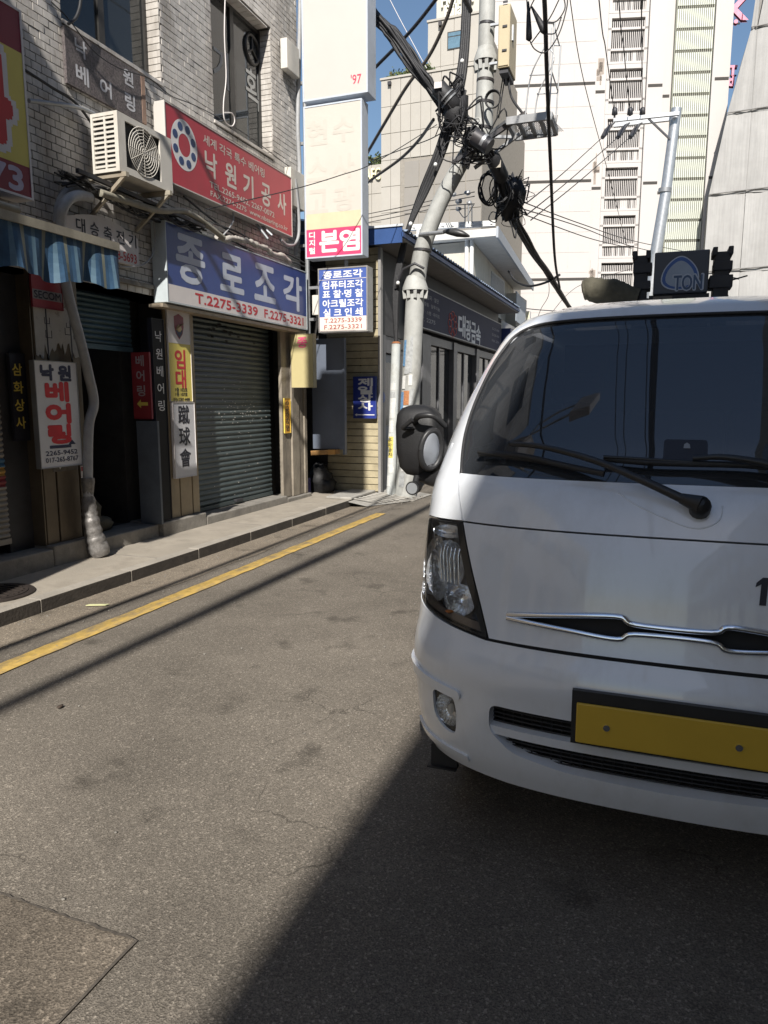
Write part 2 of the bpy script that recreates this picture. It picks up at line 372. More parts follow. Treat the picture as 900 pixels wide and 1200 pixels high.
m.build('concrete_apron', concrete, kind='structure', bevel=.01)

# manhole in the pavement
mh = thing('manhole_cover', 'dark round manhole cover sunk in the pavement at the left edge', 'manhole cover', (-4.68, 4.0, SZ))
MB().disc((-4.68, 4.0, SZ + .002), (0, 0, 1), .30, .012, 32).build('rim', mat('iron', (0.05, 0.04, 0.035), 0.6, 0.4, var=.3, scale=20, bump=.3), mh)
MB().disc((-4.68, 4.0, SZ + .006), (0, 0, 1), .25, .014, 32).build('lid', MATS['iron'], mh)
m = MB()
for i in range(-4, 5):
    q = math.sqrt(max(.22 ** 2 - (i * .05) ** 2, 0)); m.box(-4.68 - q, -4.68 + q, 4.0 + i * .05 - .008, 4.0 + i * .05 + .008, SZ + .018, SZ + .026)
m.build('rib', MATS['iron'], mh)
# litter
MB().prism([(-4.01, 4.24, .012), (-3.87, 4.30, .012), (-3.865, 4.335, .012), (-4.005, 4.275, .012)], (0, 0, .006)).build(
    'paper_strip', mat('pale_yellow_paper', (0.55, 0.55, 0.30), .7), bevel=.001, label='pale yellow strip of paper lying in the gutter', cat='litter', loc=(0, 0, 0))
p = at(71, 829, Z=.005)
MB().blob((p.x, p.y, .012), (.014, .02, .006), 4, .3, 6, 4).build('dead_leaf', mat('dead_leaf_brown', (.05, .035, .025), .8), label='small dark dead leaf on the sunlit asphalt', cat='leaf')
m = MB(); rnd = random.Random(21)
for i in range(260):
    y = rnd.uniform(1.2, 11); x = rnd.choice([rnd.gauss(-4.12, .05), rnd.uniform(-4.2, -1.0), rnd.gauss(-3.9, .12)]); r = rnd.uniform(.003, .010)
    if x > -4.19: m.blob((x, y, r * .5), (r, r, r * .6), i, .3, 5, 3)
m.build('grit', concrete_dark, kind='stuff', label='loose grit scattered on the road')

# ================================================================ BRICK BUILDING (left)
bA = thing('brick_building', 'two coloured tile fronted building with roller shutters along the left pavement', 'building', (WX, 6.5, 0))
tile_m = mat('wall_tile', (0.60, 0.57, 0.53), 0.35, var=0.12, scale=3, bump=.15, bscale=30, dirt=.75, dcol=(0.16, 0.13, 0.10), dscale=(1.6, 1.6, .35), dth=.47, cell=(.3, .112, .0665))
mortar_m = mat('mortar', (0.06, 0.053, 0.045), 0.9, var=.25, scale=8)
shop_wall = mat('grimy_render', (0.13, 0.12, 0.105), 0.85, var=.3, scale=5, bump=.4, dirt=.5, dcol=(.04, .035, .03), dth=.45)
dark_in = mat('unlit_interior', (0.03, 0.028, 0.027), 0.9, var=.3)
YA0, YA1, ZT = 1.02, 10.05, 10.2
wins = [(5.50, 6.90, 4.86, 6.75), (7.86, 9.28, 4.83, 6.42), (2.2, 4.0, 4.86, 6.6), (2.2, 4.0, 7.9, 9.3), (5.5, 6.9, 7.9, 9.3), (7.86, 9.28, 7.7, 9.2)]
m = MB(); BZ = 2.62        # the wall behind the tiles starts above the shop fronts
X0 = WX - .02
ys = sorted({YA0, YA1} | {q for w_ in wins for q in w_[:2]}); zs = sorted({BZ, ZT} | {q for w_ in wins for q in w_[2:]})
for i in range(len(ys) - 1):
    for j in range(len(zs) - 1):
        cy = (ys[i] + ys[i + 1]) / 2; cz = (zs[j] + zs[j + 1]) / 2
        if any(a < cy < b and c < cz < d for a, b, c, d in wins): continue
        m.box(X0 - .28, X0, ys[i], ys[i + 1], zs[j], zs[j + 1])
m.box(X0 - 9, X0 - .285, YA1 - .2, YA1, 0, ZT); m.box(X0 - 9, X0, YA0, YA1, ZT + .002, ZT + .2); m.box(X0 - 9, X0 - .285, YA0, YA0 + .2, 0, ZT)
m.box(X0 - .27, X0, YA1 - .25, YA1, .1, BZ - .002)
wallA = m.build('wall', mortar_m, bA)
# glazed brick tiles in running bond; the nearest in view are bricks of their own, the rest one mass
TL, TH, G = .112, .0665, .008
def brick_cells():
    z = 2.66; row = 0
    while z < ZT - .05:
        y = YA0 + .02 - (TL / 2 if row % 2 else 0)
        while y < YA1 - .02:
            a, b = max(y, YA0), min(y + TL - G, YA1); c, d = z, z + TH - G
            for (wa, wb, wc, wd_) in wins:
                if d > wc + .002 and c < wd_ - .002 and b > wa and a < wb:
                    if a < wa: b = wa
                    elif b > wb: a = wb
                    else: a = b
            if b - a > .03: yield a, b, c, d
            y += TL
        z += TH; row += 1
full = MB().box(X0, X0 + .014, 0, TL - G, 0, TH - G).build('brick', tile_m, wallA); full.location = (0, 0, 0)
protoME = full.data; 
cells = list(brick_cells()); rest = MB(); singles = []
for c in cells:
    a, b, z0, z1 = c
    if abs((b - a) - (TL - G)) < 1e-4 and 4.7 < a and z0 < 7.0: singles.append((Vector((5.05, a, z0 - 1.5)).length, c))
singles.sort(); own = {c for _, c in singles[:290]}
rnd = random.Random(2); first = True
for c in cells:
    a, b, z0, z1 = c; pr = rnd.uniform(-.002, .003)
    if c in own:
        if first: o = full; first = False
        else: o = inst(full, (0, 0, 0), wallA)
        o.location = Vector((pr, a, z0))        # the mesh stands at y 0, z 0 on the wall face
    else:
        rest.box(X0, X0 + .014 + pr, a, b, z0, z1)
rest.build('brickwork', tile_m, wallA, kind='stuff')
# reveal tiles
m = MB()
for (a, b, c, d) in wins[:2] + wins[4:]:
    z = c
    while z < d - .03:
        m.box(X0 - .25, X0 + .010, b - .012, b + .002, z, z + TH - G); z += TH
    y = a
    while y < b - .1: m.box(X0 - .25, X0 + .012, y, y + TL - G, d - .010, d + .002); y += TL
    m.box(X0 - .25, X0 + .03, a, b, c - .03, c + .004)
m.build('reveal_tiles', tile_m, wallA, kind='stuff')
# windows
frame_m = mat('window_frame_dark', (0.05, 0.048, 0.045), 0.45, .4, var=.2)
pane_m = glass('window_pane', (.35, .38, .38), .03, .6, 1.5)
def window(a, b, c, d, x=X0 - .17, parent=bA, cols=2, in_=True, pm=None):
    f = MB(); t = .05
    f.box(x - .03, x + .03, a + .002, a + t, c + .006, d - .012); f.box(x - .03, x + .03, b - t, b - .014, c + .006, d - .012)
    f.box(x - .03, x + .03, a + t, b - t, c + .006, c + t); f.box(x - .03, x + .03, a + t, b - t, d - t, d - .012)
    for k in range(1, cols):
        y = a + (b - a) * k / cols; f.box(x - .035, x + .028, y - .04, y + .04, c + t, d - t)
    fo = f.build('window', frame_m, parent)
    for k in range(cols):
        y0 = a + (b - a) * k / cols + .042; y1 = a + (b - a) * (k + 1) / cols - .042
        MB().box(x - .004, x + .004, y0, y1, c + t, d - t).build('pane', pm or pane_m, fo)
    if in_:
        MB().box(x - .6, x - .58, a - .1, b + .1, c - .1, d + .1).build('blind', mat('grey_blind', (.22, .21, .19), .8, var=.2, scale=1.5), fo)
    return fo
w1 = window(*wins[0]); w2 = window(*wins[1]); 
for q in wins[2:]: window(*q)
m = MB(); put(m, '기', 'X', X0 - .160, at(259, 78, X=X0 - .16).y, at(259, 78, X=X0 - .16).z, .42, .34, .015); m.build('letter', mat('frosted_letter', (.42, .42, .40), .7), w2); m = MB(); put(m, '획', 'X', X0 - .160, at(296, 104, X=X0 - .16).y, at(296, 104, X=X0 - .16).z, .46, .34, .015)
m.build('letter', MATS['frosted_letter'], w2)
m = MB(); c = Vector((X0 - .155, 9.08, 6.12))
m.tube([c + Vector((0, .17 * math.cos(t * .3142), .17 * math.sin(t * .3142))) for t in range(21)], .022, 6)
m.tube([c, c + Vector((0, 0, .17))], .014, 6); m.tube([c, c + Vector((0, .14, -.09))], .014, 6); m.tube([c, c + Vector((0, -.14, -.09))], .014, 6)
m.build('wall_fan_guard', frame_m, w2)

# plinth and steps
m = MB(); 
def ptop(y): return .285 - (y - 4.9) * .02
for a, b, zt in ((YA0, 4.90, .26), (4.90, 5.47, .285), (6.44, 7.26, .25), (7.26, 9.30, .20), (9.30, YA1 + .05, .155)):
    m.box(WX - .35, WX + .10, a + .004, b - .004, .05, zt)
m.box(WX - .35, WX + .05, 5.475, 6.43, .05, .235)
plinth = m.build('plinth', concrete_dark, bA, bevel=.012)
# shop-front backing, set back behind shutters and columns
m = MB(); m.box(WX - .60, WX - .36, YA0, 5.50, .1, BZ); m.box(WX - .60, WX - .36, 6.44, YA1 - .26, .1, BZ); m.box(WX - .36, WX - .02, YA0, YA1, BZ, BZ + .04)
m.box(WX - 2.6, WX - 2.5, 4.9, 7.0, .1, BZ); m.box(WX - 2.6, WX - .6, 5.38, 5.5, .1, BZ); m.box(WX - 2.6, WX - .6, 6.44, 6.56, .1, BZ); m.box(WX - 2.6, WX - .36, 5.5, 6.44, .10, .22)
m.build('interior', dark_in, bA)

def shutter(y0, y1, z0, z1, x, pitch, mats, band=None, label=None, bottom=True):
    """curved interlocking slats"""
    m = MB(); n = int((z1 - z0) / pitch); rn = random.Random(int(y0 * 10)); K = 5
    vs = []; 
    for i in range(n):
        zz = z0 + i * pitch; dd = rn.uniform(-.001, .0015)
        for k in range(K + 1):
            t = k / K; xx = x + .016 * math.sin(math.pi * min(t / .86, 1)) * (1 if t < .87 else 0) + dd - (.004 if t > .9 else 0)
            vs += [(xx, y0, zz + t * pitch), (xx, y1, zz + t * pitch)]
    tot = len(vs) // 2
    for i in range(tot - 1):
        zz = vs[2 * i][2]; m.k = 0
        if band:
            for (a, b, mi) in band:
                if a <= zz < b: m.k = mi
        m.add([vs[2 * i], vs[2 * i + 1], vs[2 * i + 3], vs[2 * i + 2]], [(0, 1, 2, 3)], False)
    m.k = 0
    if bottom: m.box(x - .01, x + .024, y0, y1, z0 - .05, z0 - .002)
    return m
green_slat = mat('shutter_greygreen', (0.075, 0.095, 0.097), 0.42, .3, var=.14, scale=4, dirt=.55, dcol=(.28, .27, .25), dscale=(9, 9, 9), dth=.63)
blue_slat = mat('shutter_blue', (0.06, 0.105, 0.125), 0.45, .2, var=.2, scale=4, dirt=.6, dcol=(.3, .3, .28), dscale=(7, 7, 7), dth=.66)
grey_slat = mat('shutter_grey', (0.26, 0.24, 0.21), 0.5, .2, var=.2, scale=4, dirt=.5, dcol=(.1, .09, .08), dth=.5)
sh = shutter(7.28, 9.29, .262, 2.61, WX - .16, .066, green_slat); s2 = sh.build('roller_shutter', green_slat, bA)
m = MB(); rnd = random.Random(8)
for i in range(17):
    y = 7.75 + rnd.random() * 1.1; z = 2.28 + rnd.random() * .22; m.box(WX - .146, WX - .143, y, y + .055, z, z + .022)
m.build('vent_slot', dark_in, s2)
m = MB(); 
for i in range(120):
    y = rnd.gauss(8.45, .45); z = rnd.choice([rnd.gauss(1.38, .05), rnd.gauss(1.45, .1), rnd.uniform(.3, 1.9)]); r = rnd.uniform(.004, .012)
    if 7.35 < y < 9.2: m.box(WX - .143, WX - .1415, y, y + r * 2.2, z, z + r)
m.build('paint_fleck', mat('pale_fleck', (.5, .48, .44), .8), s2, kind='stuff')
MB().box(WX - .15, WX - .10, 8.25, 8.42, .235, .27).build('lock', dark_metal, s2, bevel=.004)
sh = shutter(5.50, 6.43, 2.12, 2.66, WX - .20, .05, blue_slat); sh.build('roller_shutter', blue_slat, bA, label='half raised dark blue roller shutter over the open doorway')
zb = lambda py: at(12, py, X=-5.1).z
bands = [(zb(444), zb(431), 1), (zb(453), zb(444), 2), (zb(465), zb(453), 3), (zb(548), zb(538), 4), (zb(558), zb(548), 2), (zb(571), zb(558), 3)]
navy = mat('stripe_navy', (.03, .05, .11), .5); orange = mat('stripe_orange', (.42, .25, .06), .5); maroon = mat('stripe_maroon', (.22, .035, .04), .5); mid = mat('stripe_blue', (.05, .14, .24), .5)
sh = shutter(1.3, 4.62, .40, 2.62, WX - .10, .046, None, bands); sh.build('roller_shutter', [grey_slat, navy, orange, maroon, mid], bA, label='grey roller shutter with blue, orange and red stripes')
# brown metal clad columns, every panel a piece
pan_m = mat('bronze_panel', (0.135, 0.108, 0.075), 0.42, .35, var=.15, scale=3, dirt=.6, dcol=(.05, .045, .04), dscale=(3, 3, 1), dth=.5)
tan_m = mat('tan_panel', (0.30, 0.24, 0.155), 0.5, .2, var=.15, scale=3, dirt=.5, dcol=(.12, .1, .07), dscale=(3, 3, 1), dth=.5)
m = MB(); m.box(WX - .30, WX - .01, 4.915, 5.455, .28, 2.82); m.box(WX - .30, WX - .01, 6.70, 7.255, .25, 2.60); m.box(WX - .35, WX - .12, 4.64, 4.90, .26, 2.7)
colA = m.build('column', dark_metal, bA)
for a, b in ((4.92, 5.055), (5.075, 5.335), (5.355, 5.45)): MB().box(WX - .008, WX + .022, a, b, .287, 2.81).build('metal_panel', pan_m, colA, bevel=.004)
for a, b in ((6.715, 6.865), (6.885, 7.10), (7.12, 7.245)): MB().box(WX - .008, WX + .02, a, b, .255, 2.60).build('metal_panel', tan_m, colA, bevel=.004)
MB().box(WX - .30, WX + .015, 4.90, 4.912, .28, 2.8).build('side_panel', pan_m, colA)
# weathered stone pier at the right end
pier_m = mat('pier_stone', (0.27, 0.235, 0.185), .75, var=.2, scale=6, bump=.4, dirt=.7, dcol=(.09, .075, .06), dscale=(3, 3, .7), dth=.45)
m = MB(); m.box(WX - .02, WX + .03, 9.31, 9.56, .16, 2.60); 
pier = m.build('pier', pier_m, bA, bevel=.01)
MB().box(WX - .02, WX + .055, 9.575, 9.80, .16, 2.60).build('pier_board', pier_m, pier, bevel=.006)
MB().box(WX - .02, WX + .04, 9.815, 9.95, .16, 2.60).build('pier_board', pier_m, pier, bevel=.006)
MB().box(WX - .02, WX + .06, 9.965, YA1 - .002, .16, 2.60).build('pier_board', pier_m, pier, bevel=.006)
# torn paper on the first column
rnd = random.Random(4); poly = []
for t in range(26):
    u = t / 25; poly.append((4.93 + .51 * u, 2.37 + rnd.uniform(-.02, .02)))
for t in range(26):
    u = 1 - t / 25; poly.append((4.93 + .51 * u, 1.93 + rnd.uniform(-.01, .16) * (1 if .1 < u < .9 else .3)))
tp = MB(); vs = [(WX + .0245, y, z) for y, z in poly]; tp.prism(vs, (.002, 0, 0))
tp.build('torn_paper', mat('old_white_paste', (.42, .41, .38), .85, var=.1, dirt=.9, dcol=(.12, .1, .085), dscale=(8, 8, 8), dth=.56), colA)
m = MB(); rnd = random.Random(14)
for (ya, yb) in ((5.057, 5.073), (5.337, 5.353)): m.box(WX + .0268, WX + .0275, ya, yb, 1.93, 2.37)
for i in range(5):
    y = rnd.uniform(5.0, 5.4); z = rnd.uniform(2.05, 2.3); a = rnd.uniform(.03, .07)
    for q in ((y, y + a, z, z + .006), (y, y + .006, z, z + a), (y + a, y + a + .006, z, z + a)): m.box(WX + .0268, WX + .028, *q)
m.build('paper_mark', ink_black, colA)
m = MB(); m.prism([(WX + .024, y, z) for y, z in ((5.09, .98), (5.11, .95), (5.33, 1.19), (5.36, 1.26), (5.30, 1.22))][::-1], (.003, 0, 0)); m.build('torn_strip', mat('white_scrap', (.55, .55, .55), .7), colA)
m = MB(); m.box(WX + .023, WX + .026, 5.03, 5.33, .93, 1.30); m.build('old_poster', mat('grimy_poster', (.12, .11, .10), .8, var=.3, scale=12), colA)
m = MB(); m.box(WX + .024, WX + .027, 5.36, 5.45, .84, .96); q = m.build('sticker', sign_white, colA); m = MB(); m.box(WX + .0275, WX + .029, 5.365, 5.445, .91, .95); m.build('sticker_band', sign_red, q)
# metal lintel under the blue sign
MB().box(WX - .02, WX + .16, 6.52, 9.86, 2.535, 2.572).build('lintel', mat('rust_lintel', (.42, .35, .26), .5, .2, var=.2, dirt=.5, dcol=(.2, .12, .06)), bA)
# upper copings
MB().box(X0 - .2, X0 + .06, YA0, YA1, 2.72, 2.76).build('ledge', concrete_dark, bA)

# ================================================================ SIGNS
def sign(name, label, cat, face, p, a0, a1, b0, b1, depth, back, casing, facem, frame=.012, group=None):
    """boxed sign on a wall plane: casing from back to depth, face plate inset in a thin frame"""
    c = (p + back, (a0 + a1) / 2, b0) if face == 'X' else ((a0 + a1) / 2, p - back, b0)
    t = thing(name, label, cat, c, group)
    MB().pb(face, p, back, back + depth, a0, a1, b0, b1).build('casing', casing, t, bevel=.006)
    d = back + depth
    f = MB()
    f.pb(face, p, d - .002, d + .010, a0, a0 + frame, b0, b1); f.pb(face, p, d - .002, d + .010, a1 - frame, a1, b0, b1)
    f.pb(face, p, d - .002, d + .010, a0 + frame, a1 - frame, b0, b0 + frame); f.pb(face, p, d - .002, d + .010, a0 + frame, a1 - frame, b1 - frame, b1)
    f.build('frame', casing, t)
    MB().pb(face, p, d - .001, d + .004, a0 + frame, a1 - frame, b0 + frame, b1 - frame).build('face', facem, t)
    front = (p + d + .0055) if face == 'X' else (p - d - .0055)
    return t, front
def split_column(mt, t, chars, face, p, a, b0, b1, h, wd, bold=.02):
    n = len(chars)
    for i, ch in enumerate(chars):
        m = MB(); put(m, ch, face, p, a, b1 + (b0 - b1) * (i + .5) / n, h, wd, bold); m.build('letter', mt, t)
def letters(t, mt, name='lettering', *jobs, face='X', front=0):
    big = [j for j in jobs if len(j[0]) == 1 and j[3] > .1]; rest_ = [j for j in jobs if j not in big]
    for j in big:
        m = MB(); put(m, j[0], face, front, *j[1:]); m.build('letter', mt, t)
    for j in rest_:
        m = MB(); put(m, j[0], face, front, *j[1:]); m.build(name, mt, t)

# --- blue engraver's sign 종로조각
t, fr = sign('shop_sign', 'long blue sign with big white letters and red phone numbers over the green shutter', 'sign', 'X', WX, 6.56, 9.83, 2.585, 3.405, .17, .02, mat('sign_side_pale', (.45, .50, .52), .5, var=.1, dirt=.4, dcol=(.2, .2, .2)), sign_blue)
MB().box(fr - .002, fr + .001, 6.575, 9.815, 2.60, 2.775).build('number_band', sign_white, t)
letters(t, mat('letter_pale_blue', (.50, .54, .62), .5, var=.08, dirt=.2, dcol=(.3, .33, .4)), 'lettering', *[(ch, (at(xa, 300, X=fr).y + at(xb, 300, X=fr).y) / 2, (at(xa / 2 + xb / 2, ya, X=fr).z + at(xa / 2 + xb / 2, yb, X=fr).z) / 2, at(xa / 2 + xb / 2, ya, X=fr).z - at(xa / 2 + xb / 2, yb, X=fr).z, (at(xb, 300, X=fr).y - at(xa, 300, X=fr).y) * .94, .034) for ch, xa, xb, ya, yb in (('종', 206, 240, 279, 331), ('로', 257, 285, 300, 341), ('조', 297, 322, 312, 352), ('각', 331, 353, 324, 362))], front=fr)
letters(t, ink_red, 'phone_number', ('T.2275-3339', 7.73, 2.69, .105, 1.35, .02), ('F.2275-3321', 9.14, 2.69, .105, 1.12, .02), front=fr + .002)
# --- red bearing company sign 낙원기공사
t, fr = sign('shop_sign', 'red sign with white wheel of blue dots under the upper windows', 'sign', 'X', WX, 6.69, 9.49, 3.82, 4.61, .13, .02, cream_face, sign_red)
m = MB(); cy, cz = 7.02, 4.27; n = 40; vs = []
for i in range(n):
    th = 2 * math.pi * i / n; vs += [(fr, cy + .235 * math.cos(th), cz + .255 * math.sin(th)), (fr, cy + .105 * math.cos(th), cz + .115 * math.sin(th))]
m.add(vs, [(2 * i, 2 * ((i + 1) % n), 2 * ((i + 1) % n) + 1, 2 * i + 1) for i in range(n)]); m.build('wheel_emblem', ink_white, t)
m = MB()
for i in range(8):
    th = 2 * math.pi * (i + .5) / 8; m.disc((fr - .003, cy + .172 * math.cos(th), cz + .187 * math.sin(th)), (1, 0, 0), .044, .005, 14)
m.build('emblem_dot', mat('dot_navy', (.03, .06, .16), .4), t)
letters(t, mat('letter_cream', (.62, .56, .50), .5, var=.06), 'lettering', *[(ch, a, z, .26, .23, .035) for ch, a, z in (('낙', 7.52, 4.215), ('원', 7.93, 4.215), ('기', 8.33, 4.20), ('공', 8.77, 4.20), ('사', 9.20, 4.20))],
        ('세계 각국 특수 베어링', 8.06, 4.455, .105, 1.36, .012), ('TEL.2265-9452, 2267-0072', 8.23, 3.995, .075, 1.5, .012), ('FAX.2274-2275  www.nbearing.co.kr', 8.42, 3.895, .075, 1.86, .010), front=fr)
# --- dark stone name plate 낙원 베어링
t = thing('name_plate', 'dark speckled stone plate with white letters under the left upper window', 'sign', (WX, 6.0, 4.33))
speck = mat('speckled_granite', (.10, .085, .085), .5, var=.8, scale=55, dirt=.5, dcol=(.26, .24, .22), dscale=(9, 9, 9), dth=.52)
MB().box(WX - .002, WX + .03, 5.49, 6.50, 4.335, 4.80).build('slab', speck, t)
MB().box(WX + .012, WX + .034, 6.502, 6.56, 4.34, 4.79).build('edge_strip', mat('rusty_edge', (.30, .2, .15), .7, var=.3, scale=12), t)
letters(t, mat('letter_grey', (.52, .52, .54), .5), 'lettering', ('낙', 5.68, 4.69, .14, .14, .03), ('원', 6.31, 4.69, .14, .14, .03), ('베', 5.68, 4.47, .15, .15, .03), ('어', 5.98, 4.47, .14, .15, .03), ('링', 6.32, 4.47, .15, .14, .03), front=WX + .0315)
# --- red and yellow sign at the frame's left edge
t, fr = sign('shop_sign', 'red and yellow sign ending in 73 at the far left edge above the awning', 'sign', 'X', WX, 3.35, 4.84, 3.17, 4.59, .18, .02, sign_white, sign_maroon, .018)
MB().box(fr - .002, fr + .0005, 3.37, 4.82, 3.42, 4.27).build('yellow_panel', sign_yellow, t)
m = MB(); put(m, '4', 'X', fr + .001, 4.42, 3.87, .68, .52, .075); m.build('numeral_edge', sign_white, t)
m = MB(); put(m, '4', 'X', fr + .003, 4.42, 3.87, .62, .46, .05); m.build('numeral', ink_red, t)
letters(t, mat('letter_lilac', (.45, .40, .50), .5), 'lettering', ('73', 4.58, 3.30, .17, .32, .03), ('4', 4.52, 4.42, .15, .1, .03), front=fr)
# --- white battery-charger sign 승축전기, curved top
t = thing('shop_sign', 'white round topped sign with black letters half hidden by the blue awning', 'sign', (WX + .02, 5.87, 2.9))
poly = [(5.30, 2.9), (6.29, 2.9)] + [(6.29 - .99 * k / 12, 3.17 + .10 * math.sin(math.pi * k / 12)) for k in range(13)]
MB().prism([(WX + .02, y, z) for y, z in poly], (.05, 0, 0)).build('board', sign_white, t, fix=True)
letters(t, ink_black, 'lettering', *[(ch, 5.50 + i * .175, 3.135, .12, .11, .02) for i, ch in enumerate('대승축전기')], front=WX + .0722)
letters(t, ink_red, 'phone_number', ('2278-5693', 6.03, 2.965, .085, .44, .012), front=WX + .0722)
# --- red security plate
t, fr = sign('security_plate', 'faded red security company plate on the brown column', 'sign', 'X', WX, at(36, 350, X=-5.02).y, at(72, 350, X=-5.02).y, at(55, 362, X=-5.02).z, at(55, 318, X=-5.02).z, .015, .024, sign_maroon, mat('faded_red', (.30, .035, .045), .5, var=.1), .004)
ya, yb, za, zb_ = at(36, 350, X=-5.02).y, at(72, 350, X=-5.02).y, at(55, 362, X=-5.02).z, at(55, 318, X=-5.02).z
MB().box(fr - .002, fr + .0005, ya + .004, yb - .004, za + .07, za + .15).build('grey_band', mat('band_grey', (.22, .2, .2), .5), t)
letters(t, ink_black, 'lettering', ('SECOM', (ya + yb) / 2, za + .11, .06, (yb - ya) * .85, .03), front=fr + .001)
# --- white hanging sign 낙원 베어링
t, fr = sign('hanging_sign', 'white upright sign with red letters, arrow and phone numbers on the brown column', 'sign', 'X', WX, 4.835, 5.325, .975, 1.905, .05, .03, grey_metal, mat('board_white', (.66, .66, .68), .4, var=.04, dirt=.15, dcol=(.4, .4, .4)), .006)
navy_ink = mat('ink_navy', (.03, .035, .08), .5)
letters(t, navy_ink, 'lettering', ('낙', 4.975, 1.805, .125, .14, .06), ('원', 5.175, 1.805, .125, .14, .06), ('2265-9452', 5.085, 1.105, .04, .37, .018), ('017-265-8767', 5.085, 1.045, .042, .38, .018), front=fr)
letters(t, mat('ink_bright_red', (.60, .03, .04), .5), 'red_lettering', ('베', 5.075, 1.64, .155, .25, .048), ('어', 5.075, 1.45, .155, .27, .048), ('링', 5.075, 1.27, .155, .25, .042), front=fr)
m = MB(); m.add([(fr, y, z) for y, z in ((4.95, 1.15), (4.95, 1.175), (5.16, 1.175), (5.16, 1.19), (5.22, 1.165), (5.16, 1.165), (5.235, 1.15))], [(0, 6, 4, 3, 2, 1)])
m = MB(); m.box(fr - .001, fr + .001, 4.95, 5.20, 1.145, 1.172); m.prism([(fr - .001, 5.17, 1.172), (fr - .001, 5.255, 1.172), (fr - .001, 5.2125, 1.215)], (.002, 0, 0)); m.build('arrow', navy_ink, t)
# --- 삼화상사 strip
t, fr = sign('strip_sign', 'narrow black strip with yellow letters beside the striped shutter', 'sign', 'X', WX, 4.725, 4.885, 1.22, 1.96, .03, -.10, ink_black, ink_black, .003)
split_column(ink_yellow, t, '삼화상사', 'X', fr, 4.80, 1.30, 1.90, .10, .10, .02)
# --- black strip 낙원베어링
t, fr = sign('strip_sign', 'tall black strip with white letters right of the open doorway', 'sign', 'X', WX, 6.455, 6.655, .26, 2.42, .05, .0, ink_black, mat('gloss_black', (.012, .012, .013), .55, spec=.2), .004)
split_column(ink_white, t, '낙원베어링', 'X', fr, 6.56, 1.42, 2.33, .11, .105, .012)
# --- to-let banner 임대 with shield
t, fr = sign('banner', 'yellow banner with red letters below a white shield panel beside the green shutter', 'sign', 'X', WX, 6.735, 7.145, 1.555, 2.545, .015, .024, sign_white, sign_yellow, .003)
MB().box(fr - .002, fr + .0005, 6.74, 7.14, 2.19, 2.54).build('shield_panel', sign_white, t)
sh_ = lambda s: [(6.94 + s * y, 2.37 + s * z) for y, z in ((-.085, .11), (-.04, .125), (0, .14), (.04, .125), (.085, .11), (.085, 0), (.06, -.075), (0, -.135), (-.06, -.075), (-.085, 0))]
MB().prism([(fr, y, z) for y, z in sh_(1.0)], (.002, 0, 0)).build('shield', sign_maroon, t, fix=True)
m = MB(); m.prism([(fr + .002, y, z) for y, z in ((6.875, 2.33), (6.90, 2.29), (6.94, 2.25), (6.98, 2.29), (7.005, 2.34))], (.002, 0, 0)); m.build('shield_base', navy_ink, t, fix=True)
m = MB(); m.blob((fr + .004, 6.94, 2.355), (.004, .045, .035), 2, .35, 10, 6); m.beam((fr + .008, 6.875, 2.34), (fr + .008, 7.005, 2.41), .03, .002); m.build('shield_emblem', mat('emblem_gold', (.5, .4, .22), .5), t)
letters(t, ink_red, 'lettering', ('임', 6.94, 2.02, .20, .18, .036), ('대', 6.94, 1.80, .20, .18, .036), front=fr)
letters(t, ink_black, 'small_print', ('1층 103호', 6.94, 1.685, .045, .22, .02), ('1층 107호', 6.94, 1.635, .045, .22, .02), ('010-5287-4488', 6.94, 1.577, .035, .30, .02), front=fr)
# --- football club sign 蹴球會
t, fr = sign('strip_sign', 'white upright strip with black Chinese characters below the yellow banner', 'sign', 'X', WX, 6.745, 7.15, .70, 1.545, .03, .024, sign_white, mat('chalk_white', (.56, .56, .58), .5, var=.04), .004)
split_column(ink_black, t, '蹴球會', 'X', fr, 6.945, .80, 1.53, .20, .20, .025)
# --- orange strip
t, fr = sign('strip_sign', 'small orange strip with black lettering on the stone pier', 'sign', 'X', WX, 9.34, 9.525, 1.10, 1.60, .012, .035, ink_yellow, mat('orange_face', (.68, .36, .05), .5, var=.06), .003)
split_column(ink_black, t, '수공장직영', 'X', fr, 9.43, 1.13, 1.57, .085, .11, .012)
# --- little red sign inside the doorway
a = at(158, 450, Y=6.44); b = at(179, 450, Y=6.44); zt_ = at(168, 413, Y=6.44).z; z0_ = at(168, 491, Y=6.44).z
t, fr = sign('door_sign', 'dim red sign with a yellow arrow on the doorway side wall', 'sign', 'Y', 6.43, a.x, b.x, z0_, zt_, .02, .0, sign_maroon, mat('dim_red', (.26, .03, .035), .5), .004)
split_column(mat('letter_dim', (.42, .36, .36), .5), t, '베어링', 'Y', fr, (a.x + b.x) / 2 - .01, z0_ + .22, zt_ - .01, .11, .10, .02)
m = MB(); cx = (a.x + b.x) / 2; cz = z0_ + .16; m.prism([(cx - .07, fr, cz), (cx - .02, fr, cz + .045), (cx - .02, fr, cz + .018), (cx + .07, fr, cz + .018), (cx + .07, fr, cz - .018), (cx - .02, fr, cz - .018), (cx - .02, fr, cz - .045)], (0, -.002, 0)); m.build('arrow', ink_yellow, t, fix=True)
MB().box(a.x + .02, b.x + .06, 6.405, 6.435, .24, z0_ - .02).build('door_leaf', mat('door_blue_grey', (.10, .115, .135), .6, var=.15, dirt=.3), bA)
